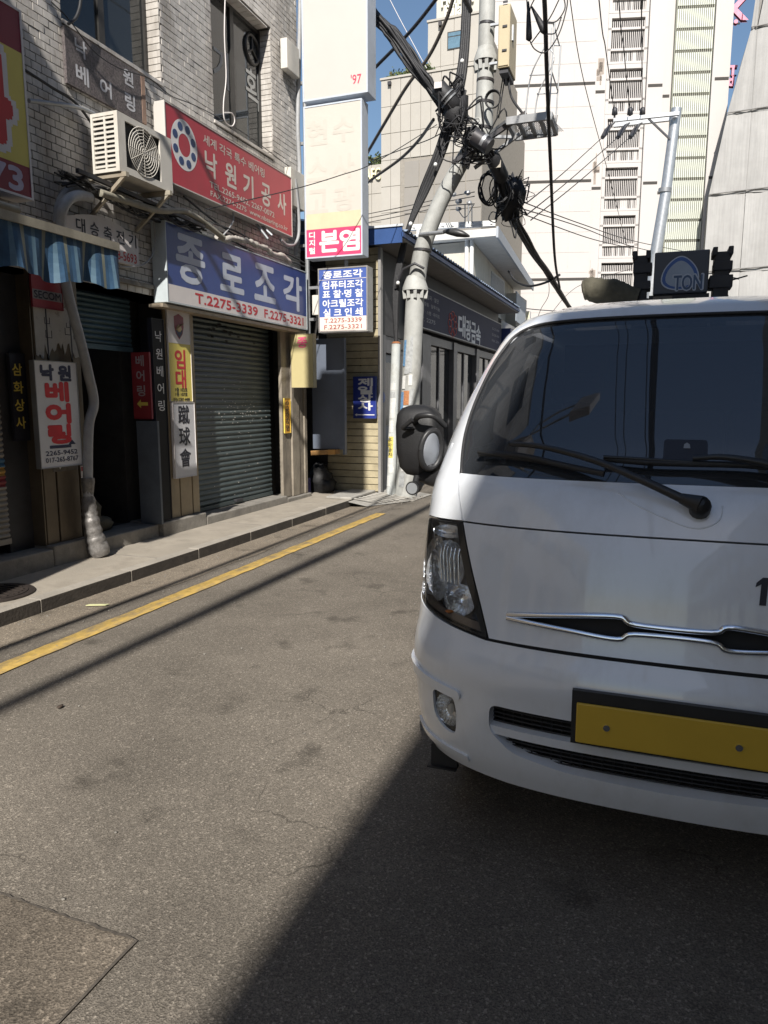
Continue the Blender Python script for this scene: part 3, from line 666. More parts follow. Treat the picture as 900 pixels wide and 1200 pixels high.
# --- yellow pier light box 중
t, fr = sign('light_box', 'yellowish light box with a pink letter below the end of the blue sign', 'sign', 'Y', 9.60, at(345, 420, Y=9.6).x, at(371, 420, Y=9.6).x, 1.75, at(360, 392, Y=9.6).z, .10, .0, mat('box_side', (.36, .31, .18), .5), mat('box_yellow', (.50, .43, .22), .5, var=.06, scale=2), .008)
letters(t, mat('ink_pink', (.75, .10, .22), .5), 'lettering', ('종', at(358, 405, Y=9.6).x, at(358, 402, Y=9.6).z, .14, .15, .03), face='Y', front=fr)

# --- projecting box signs, facing down the street
side_m = mat('sign_side_blue', (.50, .55, .62), .45, var=.08, dirt=.2, dcol=(.3, .3, .3))
t, fr = sign('projecting_sign', 'tall blank cream box sign marked 97, topmost on the building corner', 'sign', 'Y', 10.0, -4.80, -3.835, 5.64, 7.9, .30, .0, side_m, cream_face, .022)
letters(t, mat('ink_crimson', (.62, .05, .10), .5), 'lettering', ("'97", -4.005, 5.825, .12, .15, .012), face='Y', front=fr)
t2, fr = sign('projecting_sign', 'tall cream box sign with faded lettering and pink foot below the blank one', 'sign', 'Y', 9.93, -4.80, -3.925, 3.56, 5.58, .22, .0, side_m, mat('cream_yellowing', (.55, .52, .465), .5, var=.05, scale=1.2), .02)
m = MB(); m.box(-4.78, -3.945, fr - .0015, fr + .002, 3.58, 3.95); m.build('pink_band', sign_pink, t2)
letters(t2, mat('letter_white', (.82, .80, .74), .5, var=.03), 'lettering', ('본', -4.43, 3.775, .27, .28, .042), ('염', -4.12, 3.775, .27, .28, .042), ('디', -4.695, 3.875, .085, .085, .03), ('지', -4.695, 3.77, .085, .085, .03), ('털', -4.695, 3.665, .085, .085, .03), face='Y', front=fr - .003)
ghost = mat('ghost_letter', (.53, .50, .445), .5, var=.05)
for a_, b_, ch in ((-4.60, 5.22, '현'), (-4.20, 5.22, '수'), (-4.60, 4.75, '스'), (-4.2, 4.75, '사'), (-4.2, 4.32, '광'), (-4.6, 4.32, '고')):
    m = MB(); put(m, ch, 'Y', fr, a_, b_, .30, .30, .04); m.build('faded_letter', ghost, t2)
m = MB(); m.box(-4.78, -3.945, fr - .001, fr + .002, 3.952, 4.16); m.build('faded_band', mat('faded_yellow', (.60, .53, .36), .5, var=.08, scale=3), t2)
t3, fr = sign('projecting_sign', 'small blue and white box sign listing engraving services', 'sign', 'Y', 9.93, -4.62, -3.86, 2.53, 3.42, .20, .0, mat('steel_frame', (.40, .39, .37), .4, .5, var=.15), mat('service_blue', (.06, .11, .36), .45, var=.05), .018)
MB().box(-4.60, -3.88, fr - .0012, fr + .002, 2.55, 2.745).build('number_band', mat('band_pinkish', (.74, .64, .58), .5, var=.04), t3)
MB().box(-4.60, -3.88, fr - .0012, fr + .002, 3.255, 3.262).build('rule', sign_white, t3)
wl = mat('letter_bright', (.78, .78, .80), .5, var=.03)
letters(t3, wl, 'lettering', ('종로조각', -4.24, 3.325, .10, .60, .028), ('컴퓨터조각', -4.24, 3.185, .105, .62, .028), ('표 찰·명 찰', -4.24, 3.06, .105, .62, .028), ('아크릴조각', -4.24, 2.93, .105, .62, .028), ('실 크 인 쇄', -4.24, 2.805, .105, .60, .028), face='Y', front=fr)
letters(t3, ink_brownred, 'phone_number', ('T.2275-3339', -4.24, 2.695, .058, .58, .01), ('F.2275-3321', -4.24, 2.605, .058, .58, .01), face='Y', front=fr - .003)
t = thing('sign_bracket', 'steel pole and arms carrying the projecting signs at the building corner', 'bracket', (-4.95, 9.95, 2.3))
m = MB(); m.tube([(-4.9, 9.96, 2.3), (-4.9, 9.96, 8.2)], .035, 8)
for z in (2.75, 3.2, 3.8, 5.2, 6.0, 7.4): m.beam((WX + .02, 9.96, z), (-4.6, 9.96, z), .04)
m.tube([(-4.3, 10.0, 3.42), (-4.3, 10.0, 3.56)], .03, 8); m.build('arm', grey_metal, t)
# --- 제일상사 sign on the side wall of the metal shop
t, fr = sign('wall_sign', 'small dark blue sign with white letters and arrow on the yellow side wall', 'sign', 'Y', 10.90, -4.555, -4.165, 1.285, 1.945, .06, .0, sign_blue, mat('deep_blue', (.02, .035, .22), .4, var=.08), .008)
split_column(ink_white, t, '제일상사', 'Y', fr, -4.345, 1.41, 1.92, .115, .24, .03)
m = MB(); m.box(-4.50, -4.19, fr - .001, fr + .001, 1.335, 1.35); m.prism([(-4.53, fr, 1.3425), (-4.49, fr, 1.365), (-4.49, fr, 1.32)], (0, -.002, 0)); m.build('arrow', ink_white, t)

# ================================================================ FITTINGS ON THE FACADE
# air conditioner
ac = thing('air_conditioner', 'cream outdoor air conditioner unit on a bracket under the stone plate', 'air conditioner', (-4.85, 6.05, 3.62))
acm = mat('ac_cream', (.62, .59, .53), .45, var=.04, dirt=.4, dcol=(.35, .3, .24), dth=.5)
y0, y1, z0, z1, xb, xf = 5.68, 6.46, 3.62, 4.13, -4.96, -4.66
m = MB(); m.box(xb, xf, y0 + .03, y1, z0, z0 + .03); m.box(xb, xf, y0 + .03, y1, z1 - .025, z1); m.box(xb, xb + .02, y0 + .03, y1, z0 + .03, z1 - .025); m.box(xb + .02, xf, y1 - .02, y1, z0 + .03, z1 - .025)
m.box(xf - .02, xf, y0 + .03, y0 + .10, z0 + .03, z1 - .025); m.box(xf - .02, xf, y0 + .60, y1 - .02, z0 + .03, z1 - .025); m.box(xf - .02, xf, y0 + .10, y0 + .60, z0 + .03, z0 + .06); m.box(xf - .02, xf, y0 + .10, y0 + .60, z1 - .055, z1 - .025)
cas = m.build('casing', acm, ac)
m = MB(); n = 15
m.box(xb, xf, y0, y0 + .028, z0, z0 + .03); m.box(xb, xf, y0, y0 + .028, z1 - .03, z1); m.box(xb, xb + .025, y0, y0 + .028, z0 + .03, z1 - .03); m.box(xf - .04, xf, y0, y0 + .028, z0 + .03, z1 - .03); m.box((xb + xf) / 2 - .01, (xb + xf) / 2 + .01, y0 + .004, y0 + .02, z0 + .03, z1 - .03)
m.build('side_frame', acm, ac)
for i in range(11): MB().box(xb + .025, xf - .04, y0 + .006, y0 + .016, z0 + .045 + i * .041, z0 + .064 + i * .041).build('louvre', acm, ac)
MB().box(xb + .02, xf - .03, y0 + .05, y1 - .03, z0 + .04, z1 - .04).build('coil', mat('coil_dark', (.03, .03, .03), .7, var=.3, scale=80), ac)
m = MB(); c = Vector((xf + .004, y0 + .35, (z0 + z1) / 2))
for k in range(1, 9):
    r = k * .027; m.tube([c + Vector((0, r * math.cos(t_ * .2094), r * math.sin(t_ * .2094))) for t_ in range(31)], .0035, 4, False)
for k in range(12): a = k * math.pi / 6; m.tube([c, c + Vector((0, .22 * math.cos(a), .22 * math.sin(a)))], .003, 4)
m.build('fan_guard', acm, ac)
m = MB()
for k in range(3):
    a = k * 2.094; pts = [(xf - .012, c.y + r_ * math.cos(a + b_), c.z + r_ * math.sin(a + b_)) for r_, b_ in ((.03, 0), (.19, -.25), (.20, .35), (.05, .6))]; m.prism(pts, (.004, 0, 0))
m.disc((xf - .02, c.y, c.z), (1, 0, 0), .04, .015, 12); m.build('fan', mat('fan_grey', (.18, .18, .18), .5), ac, fix=True)
for y in (y0 + .04, y1 - .1):
    m = MB(); m.beam((WX - .02, y, z0 - .025), (xf + .05, y, z0 - .025), .04); m.beam((WX, y, z0 - .35), (xf + .04, y, z0 - .02), .03); m.build('bracket', mat('bracket_cream', (.42, .38, .3), .5, .3, var=.2, dirt=.5, dcol=(.2, .1, .05)), ac)

# awning at the left edge
aw = thing('awning', 'short blue and cream striped awning valance hanging from a beige rail', 'awning', (-4.3, 3.0, 2.8))
m = MB(); a = at(138, 290, X=-4.3); yE = a.y; m.box(-4.36, -4.28, 1.1, yE, 2.80, 2.865); m.tube([(-4.42, 1.1, 2.93), (-4.42, yE - .9, 2.93)], .03, 8)
m.build('rail', mat('rail_beige', (.30, .275, .22), .5, .2, var=.2, dirt=.4), aw)
m = MB(); vs = []; n = 120; yS = 1.1
for i in range(n + 1):
    y = yS + (yE - yS) * i / n; d = .035 * math.sin(y * 14) + .02 * math.sin(y * 31); hgt = .30 + .05 * abs(math.sin(y * 4.6)) + .01 * math.sin(y * 23) - .06 * max(0, (y - 4.6))
    for k in range(6): vs.append((-4.30 + d * k / 5 * 1.0, y, 2.80 - hgt * k / 5))
for i in range(n):
    m.k = (1 if (i % 6) == 0 else (2 if (i % 6) in (3,) else 0))
    for k in range(5): m.add([vs[i * 6 + k], vs[(i + 1) * 6 + k], vs[(i + 1) * 6 + k + 1], vs[i * 6 + k + 1]], [(0, 1, 2, 3)], True)
va = m.build('valance', [mat('awning_blue', (.03, .08, .15), .75, var=.3, scale=9, dirt=.5, dcol=(.02, .04, .08), dscale=(6, 6, 2)), mat('awning_cream', (.22, .23, .18), .7, var=.2), mat('awning_midblue', (.09, .16, .22), .7, var=.2)], aw)
m = MB(); m.quad((-4.42, 1.1, 2.90), (-4.42, yE - .2, 2.90), (WX + .03, yE - .5, 3.10), (WX + .03, 1.1, 3.10)); m.build('canopy_sheet', MATS['awning_blue'], aw)
m = MB()
for y in (1.3, 2.9, 4.5): m.beam((-4.33, y, 2.83), (WX, y, 2.95), .03)
m.build('arm', grey_metal, aw)

# ducts and pipes
lag = mat('lagging_grey', (.33, .335, .34), .55, var=.12, scale=14, bump=.25, bscale=30, dirt=.4, dcol=(.15, .13, .1))
old_pipe = mat('pipe_beige', (.30, .28, .22), .6, var=.2, scale=8, bump=.3, dirt=.5, dcol=(.1, .09, .07))
def pipe(name, label, cat, pts, r, mt, n=10, group=None, k=6, loc=None):
    m = MB(); m.tube(catmull(pts, k), r, n); l = loc or tuple(Vector(pts[-1])); return m.build(name, mt, label=label, cat=cat, group=group, loc=l)
m = MB(); P = [at(x, y, X=xx) for x, y, xx in ((105, 231, -4.88), (92, 229, -4.84), (80, 234, -4.82), (73, 246, -4.84), (71, 262, -4.88), (72, 300, -4.93), (80, 345, -4.93), (94, 398, -4.93), (104, 440, -4.93), (110, 472, -4.93), (104, 500, -4.93), (103, 560, -4.93), (104, 600, -4.93))]
dp = thing('drain_pipe', 'grey lagged pipe bending down past the awning to the pavement', 'pipe', (-4.93, 5.36, SZ))
m.tube(catmull(P, 8), .045, 12); m.build('pipe', lag, dp)
m = MB(); rnd = random.Random(6)
foot = [P[-2] + Vector((.0, 0, 0))] + [at(x, y, X=-4.93 + .02 * i) for i, (x, y) in enumerate(((104, 590), (107, 612), (112, 632), (118, 650)))]
m.tube(catmull(foot, 6), [.05 + .002 * i + rnd.uniform(-.012, .014) for i in range(25)], 9); m.build('foil_wrap', mat('silver_foil', (.20, .19, .18), .5, .4, var=.4, scale=25, bump=1.0, bscale=18), dp)
P = [at(x, y, X=-4.97) for x, y in ((98, 222), (86, 222), (76, 230), (70, 245), (69, 262))]
pipe('drain_pipe', 'short dark lagged duct curving behind the grey pipe above the awning', 'pipe', P, .05, lag)
P = [at(x, y, X=-4.80) for x, y in ((118, 226), (150, 236), (182, 246), (205, 247), (217, 248), (232, 256), (248, 268), (262, 279))]
pipe('conduit', 'thick beige conduit running under the air conditioner to the blue sign', 'pipe', P, .032, old_pipe)
P = [at(x, y, X=-4.98) for x, y in ((34, 118), (60, 121), (88, 125), (110, 133))]
pipe('conduit', 'thin pale conduit between the red and yellow sign and the air conditioner', 'pipe', P, .018, grey_metal)
P = [at(x, y, X=-4.98) for x, y in ((29, 82), (60, 102), (90, 122), (118, 160))]
pipe('wall_cable', 'black cable slanting behind the left end of the air conditioner', 'cable', P, .012, black_rubber)
P = [at(x, y, X=-4.99) for x, y in ((352, -20), (351, 40), (350, 90), (349, 150), (351, 200), (349, 260), (346, 300))]
pipe('conduit', 'long grey upright conduit at the corner of the brick building', 'pipe', P, .03, lag, k=5)
P = [at(x, y, X=-4.93) for x, y in ((346, 210), (350, 250), (350, 275), (345, 286), (336, 287), (329, 281))]
pipe('wall_cable', 'thick pale cable looping up at the right end of the red sign', 'cable', P, .022, lag)
P = [at(x, y, X=-4.94) for x, y in ((180, 256), (182, 285), (178, 300), (168, 310), (150, 313), (140, 312))]
pipe('wall_cable', 'thin pale cable looping from the blue sign to the white sign', 'cable', P, .008, lag)
P = [at(x, y, X=-4.96) for x, y in ((264, -10), (263, 40), (265, 90), (262, 120), (263, 140), (271, 148), (275, 142), (272, 133), (262, 132))]
pipe('wall_cable', 'white cable hanging in front of the right upper window', 'cable', P, .007, sign_white)
P = [at(x, y, X=-4.95) for x, y in ((95, -5), (93, 10), (88, 22), (80, 28))]
pipe('wall_cable', 'dark cable curling across the top of the left upper window', 'cable', P, .013, black_rubber)
P = [at(x, y, X=-4.97) for x, y in ((60, 2), (80, 22), (110, 60), (140, 80), (175, 92), (200, 112), (225, 122), (262, 141), (300, 166), (345, 200))]
pipe('wall_cable', 'thin wire sagging along the wall over the stone plate', 'cable', P, .005, black_rubber)
P = [at(x, y, X=-4.86) for x, y in ((254, 277), (262, 281), (271, 279), (281, 281), (292, 283), (302, 288), (312, 291), (320, 298), (331, 300), (340, 308))]
m = MB(); rnd = random.Random(12)
m.tube(catmull(P, 6), [.030 + rnd.uniform(-.006, .012) for _ in range(55)], 8); m.build('cable_bundle', mat('taped_white', (.40, .37, .33), .6, var=.2, scale=14, bump=.8, bscale=20), label='pale taped cable bundle lying along the top of the blue sign', cat='cable', loc=tuple(P[0]))
rnd = random.Random(33)
ends = [((250, 270), (365, 322), 'upper'), ((268, 283), (372, 330), 'middle'), ((290, 300), (366, 340), 'lowest')]
for (a, b, wd_) in ends:
    P = [at(a[0] + (b[0] - a[0]) * t + rnd.uniform(-2, 2), a[1] - 9 + (b[1] - a[1]) * t + rnd.uniform(-3, 3), X=-4.93) for t in (0, .25, .5, .75, 1)]
    pipe('wall_cable', f'{wd_} of the black cables tangled above the right half of the blue sign', 'cable', P, .012, black_rubber)
P = [at(x, y, X=-4.93) for x, y in ((212, 245), (235, 290), (252, 285), (272, 262), (273, 246))]
pipe('wall_cable', 'pale loop of cable between the red sign and the blue sign', 'cable', P, .010, lag)
for (a, b, c_, lb) in (((215, 230), (255, 262), (300, 290), 'black cable slung under the left end of the red sign'), ((130, 215), (200, 250), (290, 285), 'long black cable sagging below the air conditioner'), ((165, 238), (235, 262), (335, 318), 'black cable running from the conduit to the corner')):
    P = [at(*q, X=-4.96) for q in (a, b, c_)]; pipe('wall_cable', lb, 'cable', P, .011, black_rubber)
for k, (q, lb) in enumerate((((300, 262, 314, 280), 'short slanting bracket tube left under the red sign'), ((306, 264, 319, 276), 'short slanting bracket tube right under the red sign'))):
    pipe('bracket_tube', lb, 'bracket', [at(q[0], q[1], X=-4.98), at(q[2], q[3], X=-4.84)], .018, grey_metal, k=2)
# steel outrigger frame under the air conditioner
t = thing('cable_tray', 'dark steel ledge full of cables under the air conditioner', 'tray', (WX, 6.3, 3.5))
m = MB()
a = at(80, 203, X=-4.95); m.beam((-4.80, 5.3, 3.53), (-4.80, 7.2, 3.47), .035); m.beam((-4.98, 5.3, 3.53), (-4.98, 7.2, 3.47), .035)
for y in (5.4, 5.8, 6.3, 6.8, 7.15): m.beam((-4.98, y, 3.50), (-4.80, y, 3.50), .025)
m.build('frame', dark_metal, t)
m = MB(); rnd = random.Random(17)
for i in range(9):
    y = 5.2; pts = []
    for k in range(9): pts.append((-4.9 + rnd.uniform(-.06, .08), 5.2 + k * .26, 3.44 + rnd.uniform(-.07, .07)))
    m.tube(catmull(pts, 4), rnd.uniform(.006, .013), 5)
m.build('loose_cable', black_rubber, t)
# small boxes
for (a, b, c_, d, lb) in ((332, 50, 346, 80, 'small white box high on the corner by the upright conduit'), (337, 195, 352, 240, 'pale grey junction box right of the red sign')):
    p0 = at(a, d, X=-4.99); p1 = at(c_, b, X=-4.99)
    q = MB().box(-5.03, -4.93, p0.y, p1.y, p0.z, p0.z + (p1.z - p0.z) * .8).build('junction_box', acm, bevel=.008, label=lb, cat='box', loc=(-5.0, p0.y, p0.z))
t = thing('meter_box', 'beige meter box left of the small blue service sign', 'box', (-4.9, 9.95, 2.9))
MB().box(-4.78, -4.64, 9.85, 9.95, 2.80, 3.08).build('casing', acm, t, bevel=.006)
# sack in the doorway
sk = thing('sack', 'dull olive sack slumped inside the open doorway', 'sack', (-5.35, 5.75, .24))
m = MB(); m.blob((-5.42, 5.78, .42), (.16, .19, .20), 3, .10, 14, 10); m.blob((-5.34, 5.88, .30), (.12, .2, .09), 8, .14, 12, 8); m.build('cloth', mat('sack_olive', (.13, .115, .08), .9, var=.25, scale=9, bump=.8, bscale=14), sk)

# ================================================================ ALLEY CORNER
t = thing('hanging_board', 'dull blue grey panel hanging in the alley beside the brick building', 'panel', (-4.75, 10.2, .78))
bg = mat('panel_blue_grey', (.115, .135, .175), .5, var=.12, scale=2, dirt=.3, dcol=(.07, .08, .1))
MB().box(-5.02, -4.50, 10.30, 10.34, .82, 2.50).build('sheet', bg, t, bevel=.004)
MB().box(-4.50, -4.465, 10.28, 10.36, .74, 2.50).build('edge_post', bg, t, bevel=.004)
t = thing('timber_beam', 'short orange brown timber under the hanging blue grey panel', 'beam', (-4.8, 10.25, .78))
MB().beam((-5.03, 10.27, .755), (-4.56, 10.27, .79), .07, .07).build('timber', mat('timber_orange', (.36, .20, .07), .7, var=.3, scale=12), t, bevel=.005)
MB().beam((-4.72, 10.225, .775), (-4.60, 10.225, .785), .02, .075).build('block', mat('block_orange', (.42, .22, .06), .7, var=.2), t)
t = thing('shade_heap', 'black heap added in place of the alley shade below the hanging panel', 'heap', (-5.0, 10.45, .1))  # black shape added where the alley lies in shade
m = MB(); m.blob((-5.05, 10.62, .30), (.2, .18, .26), 5, .2, 14, 10); m.blob((-4.95, 10.6, .2), (.17, .18, .14), 6, .2, 12, 8); m.build('cover', mat('shade_black', (.01, .01, .011), .6, var=.3, bump=.8, bscale=10), t)
MB().box(-5.13, -5.07, 10.14, 10.3, .10, .36).build('violet_crate', mat('violet_plastic', (.035, .03, .12), .5), label='small dark violet crate in the alley mouth', cat='crate', loc=(-5.1, 10.2, .1))
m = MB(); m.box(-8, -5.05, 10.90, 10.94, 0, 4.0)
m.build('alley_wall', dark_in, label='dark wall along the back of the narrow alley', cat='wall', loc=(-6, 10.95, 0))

# ================================================================ METAL SHOP (grey building with blue roof edge)
bB = thing('metal_shop', 'single storey dark grey shop with blue roof edge beyond the utility pole', 'building', (-4.2, 15, 0))
BX = -4.20; BY = 10.95; BE = 20.4
m = MB(); m.box(BX - 6, BX - .30, BY + .03, BE, .05, 3.95); core = m.build('wall', mat('dark_cladding', (.065, .063, .066), .55, .1, var=.15, scale=3, dirt=.25, dcol=(.1, .09, .08)), bB)
sid = mat('yellow_siding', (.40, .345, .225), .8, var=.2, scale=6, bump=.3, dirt=.5, dcol=(.2, .165, .1), dscale=(3, 3, 5), dth=.5)
SIDE0, SIDE1 = -5.6, -4.16
rnd = random.Random(44); z = .11; pitch = .112; b0 = None
while z < 3.86:
    d = rnd.uniform(-.004, .004)
    if b0 is None: b0 = o = MB().box(SIDE0, SIDE1, BY - .03, BY + .026, 0, pitch - .010).build('siding_board', sid, core, bevel=.004)
    else: o = inst(b0, (0, 0, 0), core)
    o.location = Vector((0, d, z))
    z += pitch
MB().box(SIDE1 + .004, SIDE1 + .05, BY - .05, BY + .05, .06, 3.90).build('corner_trim', mat('trim_grey', (.34, .33, .32), .45, .3, var=.1, dirt=.3), bB, bevel=.004)
# street side: plinth band, posts, doors, shop windows
fm = mat('shopfront_frame', (.17, .17, .18), .45, .4, var=.12, dirt=.3)
m = MB(); m.box(BX - .29, BX - .02, BY + .06, BE, 3.66, 3.93); m.box(BX - .29, BX + .0, BY + .06, 12.35, 2.62, 3.655); m.build('fascia_board', MATS['dark_cladding'], bB)
m = MB()
m.box(BX - .28, BX + .02, BY + .055, 11.32, .06, 2.615); m.box(BX - .25, BX - .02, 11.33, 12.15, 2.35, 2.615)
for y, w_ in ((at(495, 450, X=BX).y, .55), (at(531.5, 450, X=BX).y, .30), (at(558, 450, X=BX).y, .3), (20.1, .25)): m.box(BX - .22, BX + .0, y, y + w_, .06, 2.82)
m.box(BX - .20, BX - .03, 12.27, BE, 2.66, 2.82); m.box(BX - .2, BX - .03, 12.27, BE, .06, .32)
m.build('shopfront', fm, bB)
door_m = mat('door_steel_blue', (.16, .19, .24), .4, .4, var=.1, dirt=.2)
dr = MB().box(BX - .17, BX - .12, 11.34, 12.14, .10, 2.34).build('door', door_m, bB, bevel=.005)
m = MB(); m.box(BX - .115, BX - .10, 11.46, 12.02, 1.15, 2.20); m.build('pane', mat('dark_pane', (.04, .045, .05), .1), dr); MB().box(BX - .118, BX - .07, 12.05, 12.08, .95, 1.2).build('handle', galvanised, dr)
shop_pane = glass('shop_pane', (.28, .30, .31), .03, .6, 1.45)
for k, (a, b) in enumerate(((12.18, at(495, 450, X=BX).y - .01), (at(495, 450, X=BX).y + .56, at(531.5, 450, X=BX).y - .01), (at(531.5, 450, X=BX).y + .31, at(558, 450, X=BX).y - .01), (at(558, 450, X=BX).y + .31, 20.09))):
    f = MB(); mid_ = (a + b) / 2
    f.box(BX - .14, BX - .08, mid_ - .03, mid_ + .03, .34, 2.65)
    fo = f.build('window', fm, bB)
    for a_, b_ in ((a, mid_ - .031), (mid_ + .031, b)): MB().box(BX - .115, BX - .11, a_, b_, .34, 2.65).build('pane', shop_pane, fo)
m = MB(); rnd = random.Random(19)
wp = [mat('goods_white', (.6, .6, .58), .6), mat('goods_tan', (.35, .28, .18), .6), mat('goods_red', (.5, .05, .05), .6), mat('goods_dark', (.08, .08, .09), .6), mat('goods_blue', (.1, .16, .3), .6)]
for i in range(60):
    y = rnd.uniform(12.3, 19.4); z = rnd.uniform(.4, 2.3); m.k = rnd.choice([0, 1, 1, 3, 3, 3, 2, 4]); hh = rnd.uniform(.12, .34); m.box(BX - .26, BX - .20, y, y + rnd.uniform(.1, .3), z, z + hh)
m.build('goods_in_window', wp, bB, kind='stuff')
# roof slab, soffit, blue corrugated edge
m = MB(); EX = -3.70; RY0 = 10.72
m.box(BX - 6.2, EX, RY0, BE + .2, 3.95, 4.00); roofB = m.build('roof', mat('soffit_grey', (.25, .24, .23), .7, var=.1), bB)
blue = mat('roof_blue', (.035, .085, .24), .45, .2, var=.12, scale=4, dirt=.3, dcol=(.15, .2, .3), dth=.55)
m = MB(); m.box(BX - 6.2, EX + .01, RY0 - .03, RY0 - .002, 3.90, 4.13); m.box(EX + .002, EX + .03, RY0 - .03, BE + .2, 3.985, 4.05); m.build('fascia', blue, roofB)
m = MB(); m.box(BX - 6.2, EX + .03, RY0 - .05, RY0 + .01, 4.132, 4.165); m.build('flashing', mat('flashing_white', (.62, .65, .68), .4, .2, var=.1), roofB)
m = MB(); n = 110; vs = []
for i in range(n + 1):
    y = RY0 + .02 + (BE + .1 - RY0) * i / n; dz = .022 * (1 if i % 2 else -1); vs += [(EX + .06, y, 4.085 + dz), (BX - 2.5, y, 4.60 + dz)]
m.add(vs, [(2 * i, 2 * i + 1, 2 * i + 3, 2 * i + 2) for i in range(n)]); m.build('corrugated_sheet', mat('roof_pale_blue', (.36, .44, .56), .45, .3, var=.12, dirt=.3), roofB)
# sign 대광금속
t, fr = sign('fascia_sign', 'long slate grey sign with white letters and red flower mark on the metal shop', 'sign', 'X', BX, 12.36, 20.2, 2.88, 3.64, .10, .0, grey_metal, mat('slate_face', (.050, .052, .095), .65, var=.08, scale=2, spec=.2), .02)
letters(t, wl, 'lettering', *[(ch, at(x, 388, X=fr).y, at(x, yy, X=fr).z, .44, (at(x + hw_, 388, X=fr).y - at(x - hw_, 388, X=fr).y), .03) for ch, x, yy, hw_ in (('대', 541.3, 382, 4.0), ('광', 549, 387, 2.9), ('금', 555, 390, 2.6), ('속', 560.7, 393, 2.6))], front=fr)
dim = mat('letter_slate', (.26, .26, .30), .5)
letters(t, dim, 'small_print', ('샤링 · 절곡 · 절단', 13.45, 3.47, .08, 1.25, .01), ('동 · 황동 · 알루미늄', 13.5, 3.33, .07, 1.3, .01), ('철판 · 스텐 · 파이프', 13.5, 3.19, .07, 1.3, .01), ('T. 2275', 13.4, 3.05, .07, .9, .01),
        ('02-2275-0000', 19.5, 3.42, .06, .9, .01), ('02-2265-0000', 19.5, 3.27, .06, .9, .01), ('FAX. 2274', 19.5, 3.12, .06, .9, .01), front=fr)
m = MB(); cy, cz = at(530.5, 380, X=fr).y, at(530.5, 380, X=fr).z
for k in range(8):
    a = k * math.pi / 4; m.tube([(fr, cy + .24 * math.cos(a) + .13 * math.cos(b_), cz + .185 * math.sin(a) + .075 * math.sin(b_)) for b_ in [j * math.pi / 6 for j in range(13)]], .012, 4, False)
m.tube([(fr, cy + .17 * math.cos(j * math.pi / 8), cz + .10 * math.sin(j * math.pi / 8)) for j in range(17)], .012, 4, False)
m.build('flower_mark', mat('mark_coral', (.50, .10, .09), .5), t)
m = MB(); m.disc((BX + .022, 11.18, 1.62), (1, 0, 0), .09, .004, 20); m.build('round_mark', mat('round_mark_blue', (.06, .10, .3), .5), bB)

# ================================================================ WHITE UPPER HOUSE behind the metal shop
hs = thing('white_house', 'white upper storey with wide sloping eaves rising behind the blue roof edge', 'house', (-5.5, 20, 4))
HN = 17.0; pn = at(582, 267, Y=HN); pf = at(624, 333, Y=25.5); hx0 = pn.x; hx1 = pf.x; zr = pn.z; zf = pf.z
hw = mat('house_white', (.56, .52, .44), .7, var=.08, scale=3, dirt=.45, dcol=(.22, .19, .15), dscale=(2, 2, .7), dth=.5)
def hxa(y): return hx0 + (hx1 - hx0) * (y - HN) / 8.5
def hza(y): return zr + (zf - zr) * (y - HN) / 8.5
roofm = mat('house_roof_white', (.62, .61, .58), .6, var=.07, dirt=.3, dcol=(.3, .28, .25))
m = MB(); m.prism([(hx0, HN, zr), (hx0 - 3.4, HN, zr + .02), (hx0 - 3.4, HN, zr - .17), (hx0, HN, zr - .17)], (hx1 - hx0, 8.5, zf - zr)); m.build('roof', roofm, hs, fix=True)
m = MB(); m.beam((hx0 + .02, HN - .02, zr - .09), (hx1 + .02, 25.52, zf - .09), .05, .24); m.build('eaves_board', mat('eaves_blue_grey', (.40, .43, .47), .5, var=.08), hs)
wx = -.62
m = MB(); m.prism([(hx0 + wx, HN + .3, 4.0), (hx0 + wx - 2.6, HN + .3, 4.0), (hx0 + wx - 2.6, HN + .3, zr - .18 - .05), (hx0 + wx, HN + .3, hza(HN + .3) - .18)], (hxa(25.3) - hxa(HN + .3), 8.0, 0)); hwall = m.build('wall', hw, hs, fix=True)
f = MB(); y0, y1 = 20.2, 22.0; xx = hxa(21) + wx + .07
wdw = MB().box(xx - .03, xx + .02, y0, y1, 4.25, 5.05).build('window', mat('white_frame', (.5, .5, .5), .5), hwall)
m = MB()
for i in range(12): m.box(xx + .021, xx + .035, y0 + .08 + i * .14, y0 + .12 + i * .14, 4.30, 5.0)
m.build('grille', galvanised, wdw)
m = MB()
for i in range(16):
    y = 22.4 + i * .16; m.box(hxa(y) + wx + .45, hxa(y) + wx + .47, y, y + .09, 3.95, 4.75)
m.beam((hxa(22.3) + wx + .46, 22.3, 4.77), (hxa(25) + wx + .46, 25.0, 4.77), .04); m.build('balcony_rail', mat('rail_grey_blue', (.34, .38, .42), .5), hs)
for dx in (-.10, -.22): MB().tube([(hx0 + wx + dx + .1, HN + .22, 4.1), (hx0 + wx + dx + .1, HN + .22, 5.3)], .05, 8).build('downpipe', white_paint, hs)
m = MB(); m.box(hxa(23.5) + wx, hxa(23.5) + wx + .35, 23.4, 25.3, 3.9, 4.9); m.build('end_wall', hw, hs)
t = thing('rooftop_pipe', 'white pipework crossing the roof edge above the metal shop', 'pipe', (-4.6, 14.5, 4.7))
m = MB(); a = at(478, 267, Y=14.0); b = at(580, 262, Y=14.6); m.beam(a, b, .10); 
for k in range(9): q = a.lerp(b, k / 9 + .05); m.box(q.x, q.x + .07, q.y - .056, q.y - .053, q.z - .015, q.z + .015)
m.beam((a.x + .2, 14.05, 4.3), (a.x + .2, 14.05, a.z), .06)
m.build('pipe', [white_paint], t)
t, fr = sign('fascia_sign', 'dark blue sign at the far end of the metal shop just above the truck roof', 'sign', 'X', -4.15, 20.5, 23.2, 2.95, 3.55, .25, .0, sign_blue, sign_blue)
